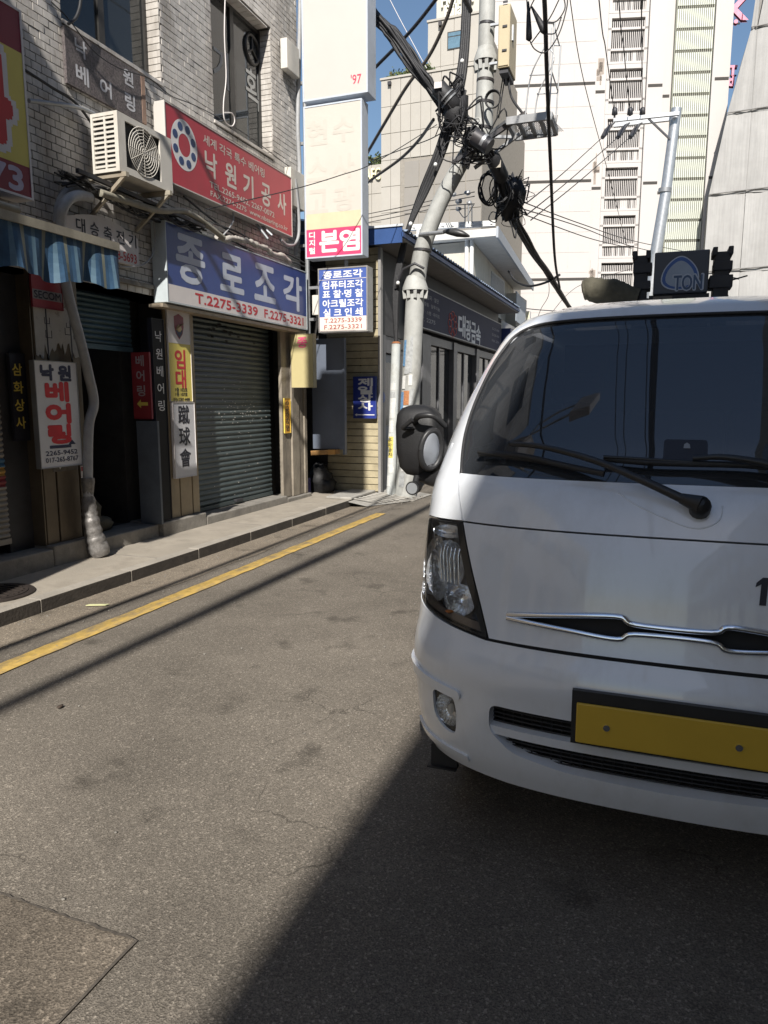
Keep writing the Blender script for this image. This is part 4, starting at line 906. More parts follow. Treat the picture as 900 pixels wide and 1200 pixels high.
bC = thing('far_shop', 'low shop continuing the left side of the street beyond the metal shop', 'building', (-4.5, 24, 0))
MB().box(-9, -4.2, 20.7, 34, 0, 3.8).build('wall', mat('far_shop_wall', (.4, .38, .34), .8, var=.1, dirt=.3), bC)
MB().box(-4.19, -4.1, 21, 33, .3, 2.6).build('shutter', grey_slat, bC)
t, fr = sign('projecting_sign', 'small pale yellow sign peeping above the truck roof at the street end', 'sign', 'Y', 26, at(598, 375, Y=26).x, at(622, 375, Y=26).x, at(605, 384, Y=26).z, at(605, 366, Y=26).z, .2, 0, sign_white, mat('pale_yellow_face', (.74, .72, .52), .5))
letters(t, mat('ink_olive', (.3, .3, .1), .5), 'lettering', ('약', (at(598, 375, Y=26).x + at(622, 375, Y=26).x) / 2, at(605, 376, Y=26).z, .25, .25, .02), face='Y', front=fr)

# ================================================================ MAIN UTILITY POLE
PY = 11.1
up = thing('utility_pole', 'cranked grey utility pole plastered with stickers between the shops', 'utility pole', (-3.77, PY, 0))
pole_m = mat('pole_grey', (.40, .405, .385), .65, .05, var=.15, scale=6, dirt=.65, dcol=(.2, .19, .17), dscale=(3, 3, 1.2), dth=.5)
low = [(-3.765, PY, -.05), (-3.70, PY, 1.2), (-3.655, PY, 2.2), (-3.61, PY, 3.22)]
MB().tube(catmull(low, 5), [.185, .175, .168, .163, .16, .157, .155, .153, .151, .15, .149, .148, .147, .146, .145, .144], 20).build('lower_shaft', pole_m, up)
bend = [(-3.61, PY, 3.20), (-3.575, PY, 3.45), (-3.49, PY, 3.89), (-3.25, PY, 4.47), (-2.98, PY, 4.93), (-2.76, PY + .03, 5.30), (-2.64, PY + .07, 5.62)]
MB().tube(catmull(bend, 6), [.140 - .0010 * i for i in range(37)], 20).build('bent_shaft', pole_m, up)
MB().tube([(-2.66, PY + .1, 5.08), (-2.64, PY + .1, 5.2), (-2.60, PY + .1, 5.6), (-2.59, PY + .1, 6.4), (-2.57, PY + .1, 9.5)], [.10, .135, .132, .118, .10], 18).build('upper_shaft', pole_m, up)
for c, z, r in (((-3.61, PY), 3.25, .148), ((-2.59, PY + .1), 6.42, .118)):
    m = MB(); m.tube([(c[0], c[1], z), (c[0], c[1], z + .05), (c[0], c[1], z + .22)], [r + .055, r + .05, r - .01], 16); m.build('collar', pole_m, up)
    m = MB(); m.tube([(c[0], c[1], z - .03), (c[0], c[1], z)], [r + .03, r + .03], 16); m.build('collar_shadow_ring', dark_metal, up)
    m = MB()
    for k in range(10):
        a = k * .628; m.beam((c[0] + (r + .035) * math.cos(a), c[1] + (r + .035) * math.sin(a), z), (c[0] + (r + .02) * math.cos(a), c[1] + (r + .02) * math.sin(a), z - .12), .05, .015)
    m.build('collar_tab', pole_m, up)
for (x, z, r) in ((-3.50, 3.83, .142), (-2.59, 5.85, .136), (-2.59, 6.15, .130), (-2.58, 6.9, .122), (-2.6, 5.5, .14)):
    y = PY if x < -3 else PY + .1
    MB().tube([(x, y, z), (x + .003, y, z + .035)], [r, r], 16).build('strap', dark_metal, up)
# conduit sleeve with stickers at the foot
MB().tube([(-3.97, PY - .12, -.02), (-3.88, PY - .12, 2.45)], .072, 14).build('cable_sleeve', mat('sleeve_pale', (.48, .50, .49), .55, var=.12, dirt=.6, dcol=(.25, .22, .17), dscale=(5, 5, 3), dth=.5), up)
MB().tube([(-3.88, PY - .12, 2.45), (-3.88, PY - .12, 2.48)], [.078, .05], 12).build('sleeve_cap', mat('rust', (.26, .10, .04), .8, var=.3), up)
rnd = random.Random(77); stk = [mat('sticker_white', (.58, .58, .56), .6, var=.15, scale=20), mat('sticker_yellow', (.6, .5, .12), .6, var=.3, scale=30), mat('sticker_blue', (.10, .22, .38), .6, var=.4, scale=30), mat('sticker_rust', (.40, .17, .07), .6, var=.4, scale=40), mat('sticker_grey', (.36, .37, .37), .6, var=.3, scale=20)]
def curved_patch(m, cx, cy, r, a0, a1, z0, z1, n=5):
    vs = []
    for i in range(n + 1):
        a = a0 + (a1 - a0) * i / n
        vs += [(cx(z0) + r(z0) * math.cos(a), cy + r(z0) * math.sin(a), z0), (cx(z1) + r(z1) * math.cos(a), cy + r(z1) * math.sin(a), z1)]
    m.add(vs, [(2 * i, 2 * i + 2, 2 * i + 3, 2 * i + 1) for i in range(n)])
px_ = lambda z: -3.765 + .048 * z; pr_ = lambda z: .183 - .0125 * z
cxs = lambda z: -3.97 + .0367 * z; crs = lambda z: .0745
jobs = [(-2.0, -1.45, 1.98, 2.4, 4), (-2.3, -1.95, 2.1, 2.5, 2), (-1.5, -1.2, 2.0, 2.55, 4), (-1.95, -1.35, 1.50, 1.72, 3), (-2.0, -1.3, 1.33, 1.49, 0), (-1.9, -1.5, 1.1, 1.25, 4), (-2.1, -1.4, .75, .95, 4), (-1.25, -.9, 1.2, 1.75, 4), (-1.7, -1.2, .45, .7, 0), (-2.3, -1.9, 1.4, 1.7, 2), (-2.4, -2.0, .9, 1.3, 0), (-1.35, -1.0, .8, 1.1, 4), (-1.9, -1.4, .2, .42, 4), (-2.2, -1.8, 1.75, 1.95, 0), (-1.5, -1.1, 1.8, 1.97, 0), (-1.8, -1.5, .97, 1.08, 2), (-1.45, -1.05, 1.12, 1.3, 1)]
for a0, a1, z0, z1, k in jobs:
    m = MB(); curved_patch(m, px_, PY, pr_, a0, a1, z0, z1); m.build('sticker', stk[k], up)
zz = .2
while zz < 1.75:
    hh = rnd.uniform(.07, .2); a0 = rnd.uniform(-2.5, -2.0); m = MB(); curved_patch(m, cxs, PY - .12, crs, a0, a0 + rnd.uniform(.7, 1.3), zz, zz + hh)
    m.build('sticker', stk[rnd.choice([0, 0, 1, 2, 4, 3, 0])], up); zz += hh * rnd.uniform(.8, 1.3)
m = MB(); column_text(m, '주차금지', 'Y', PY - .199, -3.955, .68, .98, .06, .06, .01); m.build('sticker_lettering', ink_black, up)
m = MB(); curved_patch(m, cxs, PY - .12, lambda z: .0757, -2.1, -1.1, .66, 1.0); m.build('sticker', stk[1], up)
# thick black risers climbing with the bend
for k in range(4):
    dx = -.20 - .055 * k; P = [(-3.88 + .0 * k, PY - .12, 2.42), (-3.86 - .02 * k, PY - .12, 3.2), (-3.78 - .02 * k, PY - .1, 3.75), (-3.62 + dx * .2, PY - .1, 4.2), (-3.38 - .04 * k, PY - .08, 4.72), (-3.12 - .045 * k, PY - .1, 5.25), (-2.93 - .045 * k, PY - .05, 5.9), (-2.84 - .03 * k, PY, 6.6), (-2.80 - .03 * k, PY, 8.2)]
    MB().tube(catmull(P, 6), .030, 8).build('riser_cable', black_rubber, up)
for z, dx in ((3.35, -3.86), (4.2, -3.66), (5.0, -3.28), (6.35, -2.9)):
    MB().blob((dx + .04, PY - .22, z), (.03, .03, .03), 2, .1, 8, 6).build('clip', white_paint, up)
MB().tube([(-3.88, PY - .16, 3.28), (-3.74, PY - .21, 3.55), (-3.55, PY - .22, 3.62), (-3.42, PY - .15, 3.55)], .02, 6).build('wire_loop', dark_metal, up)
# street lamp on the bend
lp = thing('street_lamp', 'flat dark street lamp head reaching out from the cranked pole', 'lamp', (-3.5, PY, 4.0))
a = at(492, 275, Y=PY - .1); b = at(520, 272, Y=PY - .3); c = at(550, 277, Y=PY - .35)
MB().tube([a, b], .03, 8).build('arm', galvanised, lp)
m = MB(); vs = []
for i, (t_, wd, hh) in enumerate(((0, .03, .03), (.2, .08, .06), (.5, .11, .085), (.8, .09, .06), (1, .03, .02))):
    q = b.lerp(c, t_); 
    for k in range(10):
        th = k * .628; vs.append(q + Vector((0, wd * math.cos(th), hh * math.sin(th) * (1 if math.sin(th) > 0 else .4))))
m.add(vs, [(i * 10 + k, i * 10 + (k + 1) % 10, (i + 1) * 10 + (k + 1) % 10, (i + 1) * 10 + k) for i in range(4) for k in range(10)], True); m.build('head', mat('lamp_dark', (.06, .06, .06), .4, .3), lp, fix=True)
# utility cabinet on the pole
cb = thing('pole_cabinet', 'tall beige cabinet with louvre marks fixed high on the utility pole', 'cabinet', (-2.3, PY, 6))
p0 = at(583, 80, Y=10.85); p1 = at(600, 3, Y=10.85); z0, z1 = p0.z, p1.z; x0, x1 = p0.x, p1.x - .02; yb = 11.35
cm = mat('cabinet_beige', (.50, .42, .27), .5, var=.05, dirt=.25, dcol=(.3, .24, .15))
MB().box(x0, x1, 10.85, yb, z0, z1).build('body', cm, cb, bevel=.01)
MB().box(x0 + .012, x1 - .012, 10.838, 10.849, z0 + .02, z1 - .03).build('door', cm, cb, bevel=.003)
MB().box(x0 + .02, x1 - .02, 10.88, yb - .03, z0 - .06, z0 - .001).build('underside', dark_metal, cb)
m = MB()
for k in range(3): m.box(x1 - .10, x1 - .035, 10.825, 10.839, z0 + .2 + k * (z1 - z0) * .38, z0 + .225 + k * (z1 - z0) * .38)
m.build('hinge', dark_metal, cb); MB().box(x1, x1 + .02, 11.0, 11.06, z0 + .4, z0 + .6).build('handle', galvanised, cb)
m = MB(); m.tube(catmull([(x0 + .1, 11.1, z0 - .05), (x0 + .18, 11.0, z0 - .35), (x0 + .36, 10.9, z0 - .62)], 5), .018, 6); m.tube([(x0 + .03, 11.1, z0), (x0 - .05, 11.1, 5.6)], .008, 4); m.tube([(x0 + .06, 11.1, z0), (x0 - .02, 11.1, 5.6)], .008, 4); m.build('lead', black_rubber, cb)
m = MB()
for z in (z0 + .15, z1 - .15): m.box(-2.5, x0, 11.05, 11.09, z, z + .03)
m.build('mounting_arm', galvanised, cb)
# platform with hoop rails
pf = thing('pole_platform', 'steel mesh work platform with hooped rails beside the utility pole', 'platform', (-2.0, PY, 5.4))
a = at(588, 141, Y=10.75); b = at(650, 134, Y=10.75); zp = 5.40
xa, xb_ = a.x + .08, b.x - .05; ya, yb = 10.70, 11.35
m = MB(); m.beam((xa, ya, zp), (xb_, ya, zp), .05, .10); m.beam((xa, yb, zp), (xb_, yb, zp), .05, .10); m.beam((xb_, ya, zp), (xb_, yb, zp), .05, .10)
for k in range(4): x = xa + (xb_ - xa) * k / 4; m.beam((x, ya, zp), (x, yb, zp), .05)
m.beam((-2.5, PY, zp), (xa, ya, zp), .04); m.beam((-2.5, PY + .1, zp), (xa, yb, zp), .04); m.build('frame', grey_metal, pf)
m = MB()
for k in range(26): x = xa + (xb_ - xa) * k / 26; m.beam((x, ya, zp), (x + .12, yb, zp), .006)
for k in range(26): x = xa + (xb_ - xa) * k / 26; m.beam((x + .12, ya, zp), (x, yb, zp), .006)
m.build('mesh', galvanised, pf)
m = MB()
for y in (ya, yb):
    P = [(xa + .25, y, zp), (xa + .32, y, zp + .55), (xa + .52, y, zp + .95), (xb_ - .12, y, zp + 1.15), (xb_ + .02, y, zp + 1.15)]
    m.tube(catmull(P, 6), .010, 5); m.tube([(xb_ + .02, y, zp + 1.15), (xb_ - .02, y, zp)], .010, 5); m.tube([(xa + .30, y, zp + .55), (xb_, y, zp + .52)], .009, 5)
for z in (zp + .55, zp + 1.15): m.tube([(xb_, ya, z), (xb_, yb, z)], .010, 5)
m.tube([(xb_ - .06, ya, zp), (xb_ - .02, ya, zp + 1.1)], .008, 5); m.build('hoop_rail', galvanised, pf)
t = thing('strut', 'dark angle iron strut crossing in front of the cable knot', 'strut', (-2.5, PY, 5.2))
MB().beam(at(531, 191, Y=10.8), at(617, 132, Y=10.8), .055).build('bar', dark_metal, t)
t = thing('strut', 'light angle iron strut under the mesh platform', 'strut', (-2.5, PY, 5.1))
MB().beam(at(556, 197, Y=11.2), at(624, 146, Y=11.2), .045).build('bar', grey_metal, t)

# ================================================================ CABLES
def cable(label, pts, r, mt=None, k=10, name='overhead_cable', n=5, group=None):
    P = [at(p[0], p[1], Y=p[2]) if len(p) == 3 else Vector(p[0]) for p in pts]
    m = MB(); m.tube(catmull(P, k), r, n); return m.build(name, mt or black_rubber, label=label, cat='cable', loc=tuple(P[0]), group=group)
def rope(name, label, P, R0, strand, count, seed, twist=1.3, taper=None):
    """bundle of separate cables wound round a centre line"""
    rnd = random.Random(seed); C0 = catmull(P, 12); N = len(C0); t = thing(name, label, 'cable', tuple(P[0])); m = MB()
    for s in range(count):
        ph = rnd.uniform(0, 6.28); rr = R0 * math.sqrt(rnd.random()) ; tw = rnd.uniform(-twist, twist); pts = []
        for i, c in enumerate(C0):
            d = (C0[min(i + 1, N - 1)] - C0[max(i - 1, 0)]).normalized(); a = d.cross(Vector((0, 0, 1))).normalized(); b = a.cross(d)
            q = rr * (taper(i / N) if taper else 1) * (1 + .25 * math.sin(i * .5 + s)); th = ph + tw * i / N * 6.28
            pts.append(c + a * q * math.cos(th) + b * q * math.sin(th))
        m.tube(pts, strand * rnd.uniform(.7, 1.3), 5)
    m.build('strands', black_rubber, t); return t
knot = at(540, 150, Y=PY - .15)
a0_ = at(424, 0, Y=10.5)
P = [Vector((-7.5, 10.6, 11.6)), at(380, -60, Y=10.45), a0_, at(462, 45, Y=10.6), at(500, 97, Y=10.75), knot]
rp = rope('cable_bundle', 'thick black bundle of cables running overhead from the pole towards the near left', P, .072, .020, 24, 5, .5, lambda u: .9 if u < .5 else (1.35 if .55 < u < .8 else 1.0))
# splice case and bindings on the bundle
t = thing('splice_case', 'black cable splice case with a white label on the near bundle', 'splice case', tuple(at(522, 115, Y=10)))
A = at(511, 100, Y=10.6); B = at(535, 128, Y=10.75)
MB().tube([A, A.lerp(B, .1), A.lerp(B, .9), B], [.07, .12, .12, .08], 12).build('case', black_rubber, t)
q = A.lerp(B, .25); m = MB(); m.box(q.x - .06, q.x + .05, q.y - .15, q.y - .145, q.z - .01, q.z + .07); m.build('label_plate', sign_white, t)
for u in (.45, .6): 
    q1 = A.lerp(B, u); q2 = A.lerp(B, u + .05); MB().tube([q1, q2], .135, 12).build('band', grey_metal, t)
def knotwork(name, label, c, r, n, seed, sr=.012, core=.55, cat='cable tangle'):
    t = thing(name, label, cat, tuple(c)); rnd = random.Random(seed)
    m = MB(); m.blob(c, (r[0] * core, r[1] * core, r[2] * core), seed, .25, 12, 9); m.build('core', black_rubber, t)
    m = MB()
    for i in range(n):
        a = Vector([rnd.gauss(0, .45) * r[k] for k in range(3)]); L = rnd.uniform(.5, 1.2)
        pts = [c + a + Vector([rnd.uniform(-1, 1) * r[k] * L for k in range(3)]) for _ in range(4)]; pts.append(pts[0])
        m.tube(catmull(pts, 5), sr * rnd.uniform(.5, 1.3), 5)
    m.build('looped_cable', black_rubber, t); return t
knotwork('cable_tangle', 'black knot of looped cables where the bundle meets the utility pole', at(553, 162, Y=10.8), (.24, .18, .27), 34, 3, .010)
knotwork('cable_tangle', 'swollen black mass of cables between the splice case and the pole', at(533, 130, Y=10.8), (.22, .18, .34), 14, 8, core=.85)
t = thing('junction_case', 'dark grey junction case strapped to the pole amid the cable knot', 'splice case', tuple(at(565, 165, Y=10.7)))
MB().tube([at(556, 160, Y=10.6), at(574, 172, Y=10.6)], .11, 10).build('case', dark_metal, t); MB().tube([at(566, 166, Y=10.6), at(569, 168, Y=10.6)], .115, 10).build('band', grey_metal, t)
P = [at(572, 176, Y=10.9), at(585, 205, Y=11.3), at(598, 240, Y=12.0), at(612, 275, Y=13.2), at(640, 318, Y=16.5), at(672, 366, Y=23), at(700, 400, Y=34)]
rope('cable_bundle', 'black bundle of cables running from the pole down the street to the far end', P, .062, .020, 16, 9, .8, lambda u: 1.0)
knotwork('cable_tangle', 'big black hanging mass of coiled cable just beyond the utility pole', at(598, 232, Y=12.0), (.21, .2, .34), 30, 12, .010, 1.0)
t = thing('splice_case', 'dark splice case with a pale label below the pole knot', 'splice case', tuple(at(582, 195, Y=11.2)))
A = at(575, 180, Y=11.0); B = at(590, 212, Y=11.4); MB().tube([A, A.lerp(B, .15), A.lerp(B, .85), B], [.06, .11, .11, .06], 12).build('case', black_rubber, t)
q = A.lerp(B, .5); MB().box(q.x - .08, q.x + .08, q.y - .13, q.y - .125, q.z - .04, q.z + .06).build('label_plate', mat('label_beige', (.42, .38, .32), .6), t)
for k, (c, r, sd, lb) in enumerate((((572, 220, 11.4), (.13, .10, .24), 21, 'wide loose coil of cable left of the big hanging mass'), ((588, 225, 11.6), (.15, .12, .22), 22, 'thin wire coil tangled right behind the bent pole'))):
    cc = at(*c[:2], Y=c[2]); m = MB(); rnd = random.Random(sd)
    for j in range(6):
        ph = rnd.uniform(0, 6); q = rnd.uniform(.7, 1.15); m.tube([cc + Vector((r[0] * q * math.cos(u * .3142 + ph), r[1] * math.sin(u * .6), r[2] * q * math.sin(u * .3142 + ph))) for u in range(21)], .010, 5)
    m.build('cable_coil', black_rubber, label=lb, cat='cable', loc=tuple(cc))
cc = at(578, 117, Y=10.95); m = MB()
for j in range(3): m.tube([cc + Vector(((.10 + .006 * j) * math.cos(u * .3142), -.02 * j, (.11 + .006 * j) * math.sin(u * .3142))) for u in range(21)], .009, 5)
m.build('cable_coil', black_rubber, label='small neat round coil of wire hung on the upper pole', cat='cable', loc=tuple(cc))
# thick cable dropping across the white tower
cable('thick black cable dropping nearly upright across the white tower front', [(630, -90, 6.5), (638, 0, 8.0), (641, 90, 9.2), (645, 190, 11), (650, 300, 14.5), (656, 338, 17)], .024, n=6)
m = MB(); A = at(619, 2, Y=8.5); B = at(620, 48, Y=8.5)
bt = thing('dead_end_clamp', 'black clamps and loops hanging from the thick cable near the top', 'cable fitting', tuple(A))
m.tube([A, A.lerp(B, .35), A.lerp(B, .7), A.lerp(B, .95), B], [.01, .022, .03, .034, .012], 8); A2 = at(623, 8, Y=8.5); B2 = at(641, 42, Y=8.5); m.tube([A2, A2.lerp(B2, .5), A2.lerp(B2, .8), B2], [.01, .03, .04, .012], 8); m.build('clamp', black_rubber, bt)
for pts in (((620, 46), (627, 58), (640, 61), (655, 40), (664, 10), (665, -5)), ((640, 26), (652, 25), (662, 10), (660, -6)), ((641, 40), (651, 38), (658, 20)), ((623, 50), (632, 38), (645, 20), (655, 0)), ((617, -5), (619, 20), (622, 8), (628, -4))):
    MB().tube(catmull([at(x, y, Y=8.6) for x, y in pts], 6), .007, 5).build('loop', black_rubber, bt)
# cables to the left across the sky
cable('black cable crossing the blue sky from the blank sign to the top', [(425, 95, 13), (441, 78, 13), (480, 38, 12.4), (512, -2, 12), (540, -40, 11.5)], .030)
cable('brown cable rising past the beige block to the hotel tower top', [(418, 200, 14), (431, 178, 13.5), (452, 142, 13), (476, 102, 12.6), (503, 65, 12.3), (522, 25, 12), (533, -8, 11.8)], .030, mat('cable_brown', (.10, .085, .07), .6, var=.2))
cable('brown cable curving from the cable knot down to the left sign', [(420, 225, 13.6), (432, 213, 13.4), (468, 187, 12.6), (490, 165, 12), (508, 140, 11)], .026, MATS['cable_brown'])
cable('thin wire from the brick building corner across the cream signs to the knot', [(240, 246, 6.75), (343, 222, 8.45), (400, 205, 9.0), (440, 190, 9.5), (512, 146, 10.8)], .006)
cable('thin wire sagging below its twin towards the cable knot', [(436, 188, 13.3), (480, 172, 12.4), (504, 163, 11.5), (524, 152, 11)], .008)
cable('white overhead wire slanting over the blue sky', [(452, -10, 14), (470, 25, 14), (490, 62, 14), (500, 80, 13.5)], .007, sign_white)
for i, (y0, y1) in enumerate(((252, 236), (257, 241), (262, 250))):
    cable(('upper', 'middle', 'lower')[i] + ' of three thin wires crossing in front of the beige block', [(425, y0, 16), (470, y0 - 9, 15), (520, y0 - 20, 14), (556, y1 - 11, 13)], .009, MATS['cable_brown'])
m = MB(); rnd = random.Random(2)
for x, y in ((531, 228), (538, 236), (548, 226), (550, 238), (537, 245)): m.blob(at(x, y, Y=13.5), (.06, .05, .04), x, .3, 6, 5)
for x in (545, 549, 553): m.tube([at(x, 240, Y=14), at(x, 262, Y=14)], .012, 5)
m.tube(catmull([at(536, 245, Y=13.6), at(545, 255, Y=13.6), at(555, 240, Y=13.6)], 5), .008, 4)
m.build('wire_clamps', grey_metal, label='cluster of small clamps and insulators left of the cable mass', cat='insulator', loc=tuple(at(540, 235, Y=13.5)))
# right-hand pole with cross arm
rp = thing('power_pole', 'slim galvanised pole with one cross arm rising behind the truck sign', 'utility pole', (-.75, 25, 0))
MB().tube([(-.80, 25, -.05), (-.36, 25, 5), at(768, 300, Y=25), at(780, 227, Y=25), at(793, 127, Y=25)], [.22, .19, .18, .165, .15], 14).build('shaft', galvanised, rp)
MB().tube([at(779, 226, Y=25), at(779.6, 221, Y=25)], .2, 14).build('clamp', grey_metal, rp)
MB().beam(at(719, 141, Y=24.7), at(796, 133, Y=24.7), .10).build('cross_arm', galvanised, rp); MB().beam(at(719, 147, Y=25.2), at(796, 138, Y=25.2), .12).build('cross_arm', galvanised, rp)
MB().beam(at(760, 139, Y=24.7), at(788, 166, Y=24.9), .05).build('brace', dark_metal, rp)
ins = []
for x in (720, 738, 752.5):
    A = at(x, 140, Y=24.7); m = MB(); m.tube([A, A + Vector((0, 0, .12)), A + Vector((0, 0, .14)), A + Vector((0, 0, .30)), A + Vector((0, 0, .34))], [.03, .03, .09, .08, .04], 10); m.build('insulator', dark_metal, rp)
    B = A + Vector((-.25, -.5, -.3)); C_ = at(x - 14, 161, Y=23.6); MB().tube([A + Vector((0, 0, -.1)), A.lerp(C_, .35), A.lerp(C_, .7), C_], [.02, .05, .08, .06], 8).build('strain_insulator', dark_metal, rp)
gw = 'power wires coming overhead to the cross arm'
for (a, b, w_) in (((700, -20), (720, 133), 'left'), ((724, -20), (738, 130), 'middle'), ((752, -20), (752.5, 130), 'right')):
    p0_ = at(a[0], a[1], Y=15); p1_ = at(b[0], b[1], Y=24.7); far_ = p0_ + (p0_ - p1_) * 3.2; far_.z = p0_.z + 1.2
    cable(w_ + ' power wire of three dropping from overhead to the cross arm', [(tuple(far_),), (tuple((p0_ + far_) / 2 - Vector((0, 0, .6))),), (a[0], a[1], 15), ((a[0] + b[0]) / 2, (a[1] + b[1]) / 2 + 3, 18.5), (b[0], b[1], 24.7)], .013, group=gw)
gl = 'power wires from the cross arm back to the near pole'
for (a, b, w_) in (((706, 161), (617, 238), 'upper left'), ((724, 161), (617, 252), 'middle'), ((738, 161), (622, 258), 'lower right')):
    cable(w_ + ' power wire slanting from the cross arm down to the cable mass', [(b[0], b[1], 12.6), ((a[0] + b[0]) / 2, (a[1] + b[1]) / 2 + 2, 17.5), (a[0], a[1], 23.6)], .011, group=gl)
gt = 'thin wires crossing low in front of the white tower'
for i, pts in enumerate((((608, 235, 14), (680, 262, 18), (745, 283, 24), (830, 300, 30)), ((610, 244, 14), (680, 266, 18), (745, 290, 24), (830, 308, 30)), ((605, 248, 14), (690, 279, 19), (740, 291, 24)))):
    cable(('upper', 'middle', 'lowest')[i] + ' thin wire crossing low in front of the white tower above the truck', pts, .011, group=gt)
cable('thick cable sagging from the far balcony up to the hanging cable', [(596, 318, 20), (604, 329, 19), (620, 335, 18), (640, 331, 17.3), (656, 322, 17)], .028)
cable('fine wire dropping across the plain front of the white tower', [(665, -20, 12), (683, 90, 15), (712, 200, 20), (735, 290, 28)], .008)
cable('fine wire looping down beside the far end of the cable bundle', [(642, 318, 17), (643, 345, 18), (634, 362, 19), (628, 378, 20)], .007)
cable('black double wire spanning the street end just above the truck roof', [(560, 352, 26), (620, 362, 27), (690, 366, 28), (760, 366, 30)], .016)
cable('fine wire from the truck roof up to the brick building opposite', [(640, 375, 20), (665, 345, 20), (690, 330, 21), (740, 315, 24)], .007)

# ================================================================ BEIGE BLOCK, HOTEL TOWER
clad = mat('beige_cladding', (.395, .368, .325), .7, var=.05, scale=.7, dirt=.15, dcol=(.3, .27, .22), dscale=(1, 1, .3))
clad2 = mat('brown_cladding', (.25, .23, .205), .7, var=.05, scale=.7)
joint = mat('panel_joint', (.27, .245, .21), .8)
def block(name, label, Y, x0, x1, z1, depth, m_, pw, ph, cat='building', z0=0, hole=None, pj_=.03, top=True):
    t = thing(name, label, cat, ((x0 + x1) / 2, Y, 0)); 
    core = MB().box(x0, x1, Y, Y + depth, z0, z1).build('wall', joint, t)
    nx = max(1, round((x1 - x0) / pw)); nz = max(1, round((z1 - z0 - 2.5) / ph)); pw = (x1 - x0) / nx; 
    zz = z1; proto = None; cnt = 0; rest = MB()
    while zz - ph > z0 + .2:
        for i in range(nx):
            a = x0 + i * pw; c = (a + pw / 2, zz - ph / 2)
            if hole and hole[0] < c[0] < hole[1] and hole[2] < c[1] < hole[3]: continue
            if zz < 4.5 or cnt > 230: rest.box(a + pj_ / 2, a + pw - pj_ / 2, Y - .05, Y - .002, zz - ph + pj_ / 2, zz - pj_ / 2); continue
            if proto is None: proto = o = MB().box(pj_ / 2, pw - pj_ / 2, -.05, -.002, pj_ / 2 - ph, -pj_ / 2).build('panel', m_, core)
            else: o = inst(proto, (0, 0, 0), core)
            o.location = Vector((a, Y + random.uniform(-.012, .006), zz)) ; cnt += 1
        zz -= ph
    if rest.v: rest.build('panelling', m_, core, kind='stuff')
    return t, core, (x0, x1, pw, ph)

YB = 45.0
ax = lambda px, Y=YB: at(px, 470, Y=Y).x
az = lambda px, py, Y=YB: at(px, py, Y=Y).z
hz0 = (ax(473), ax(560), -1, az(480, 189))
blkt, core, _ = block('office_block', 'beige panelled windowless block behind the grey shop with a brown recess', YB, ax(447), ax(560), az(447, 95), 14, clad, .62, 1.55, hole=hz0)
m = MB(); cnt = 0; proto = None; zz = hz0[3]
MB().box(hz0[0], hz0[1], YB - .06, YB - .004, 1, zz).build('recess_backing', joint, core)
while zz > 8:
    for i in range(5):
        a = hz0[0] + i * (hz0[1] - hz0[0]) / 5; pw = (hz0[1] - hz0[0]) / 5
        if proto is None: proto = o = MB().box(.03, pw - .03, -.09, -.062, -1.52, -.03).build('panel', clad2, core, label='brown cladding panel of the recess')
        else: o = inst(proto, (0, 0, 0), core)
        o.location = Vector((a, YB + random.uniform(-.01, .005), zz))
    zz -= 1.55
MB().box(ax(447) - .05, ax(560), YB - .12, YB + .3, az(447, 95), az(447, 95) + .12).build('coping', clad, core)
m = MB(); m.box(ax(457) - .1, ax(457) + .1, YB - .25, YB - .06, az(457, 101), az(457, 97)); m.build('wall_light', dark_metal, core)
# upper tower of the hotel, set back
YH = 46.5
ht, core, _ = block('hotel_tower', 'taller beige tower with one blue window and a hotel name on top', YH, ax(498, YH), ax(556, YH), az(498, 28, YH), 12, clad, .9, 2.6, z0=az(498, 110, YH) - 4)
m = MB(); xa, xb2 = ax(519.5, YH), ax(537, YH); za, zb2 = az(528, 59, YH), az(528, 38, YH)
wo = MB().box(xa, xb2, YH - .09, YH - .051, za, zb2).build('window', frame_m, core)
MB().box(xa + .06, xb2 - .06, YH - .10, YH - .091, za + .06, zb2 - .32).build('pane', mat('blue_pane', (.12, .20, .26), .1), wo); MB().box(xa + .06, xb2 - .06, YH - .10, YH - .091, zb2 - .26, zb2 - .06).build('pane', MATS['blue_pane'], wo)
MB().box(ax(498, YH) - .05, ax(556, YH), YH - .12, YH + .3, az(498, 28, YH), az(498, 28, YH) + .12).build('coping', clad, core)
m = MB()
for x in (512, 543): m.box(ax(x, YH) - .09, ax(x, YH) + .09, YH - .3, YH - .06, az(x, 33, YH), az(x, 28, YH))
m.build('wall_light', dark_metal, core)
YS = 47.2
t = thing('roof_sign_block', 'pale block with raised hotel name letters on the roof of the beige tower', 'sign', (ax(507, YS), YS, az(507, 26, YS)))
MB().box(ax(507, YS), ax(556, YS), YS, YS + 3, az(507, 30, YS), az(507, 26, YS) + 7).build('wall', mat('pale_block', (.50, .48, .42), .7, var=.05), t)
lw = mat('sign_letter_cream', (.72, .70, .60), .5)
def solid_letters(t, txt, face, p, a, b, h, wd, bold, depth, mt, name='lettering'):
    m = MB(); put(m, txt, face, p - depth, a, b, h, wd, bold); k = len(m.v); fs = list(m.f)
    from collections import Counter
    ec = Counter(); 
    for f in fs:
        for i in range(len(f)): ec[tuple(sorted((f[i], f[(i + 1) % len(f)])))] += 1
    off = (0, depth, 0) if face == 'Y' else (depth, 0, 0)
    m.v += [(v[0] + off[0], v[1] + off[1], v[2] + off[2]) for v in m.v[:k]]
    for f in fs:
        for i in range(len(f)):
            e = (f[i], f[(i + 1) % len(f)])
            if ec[tuple(sorted(e))] == 1: m.f.append((e[1], e[0], e[0] + k, e[1] + k)); m.m.append(0); m.sm.append(False)
    return m.build(name, mt, t)
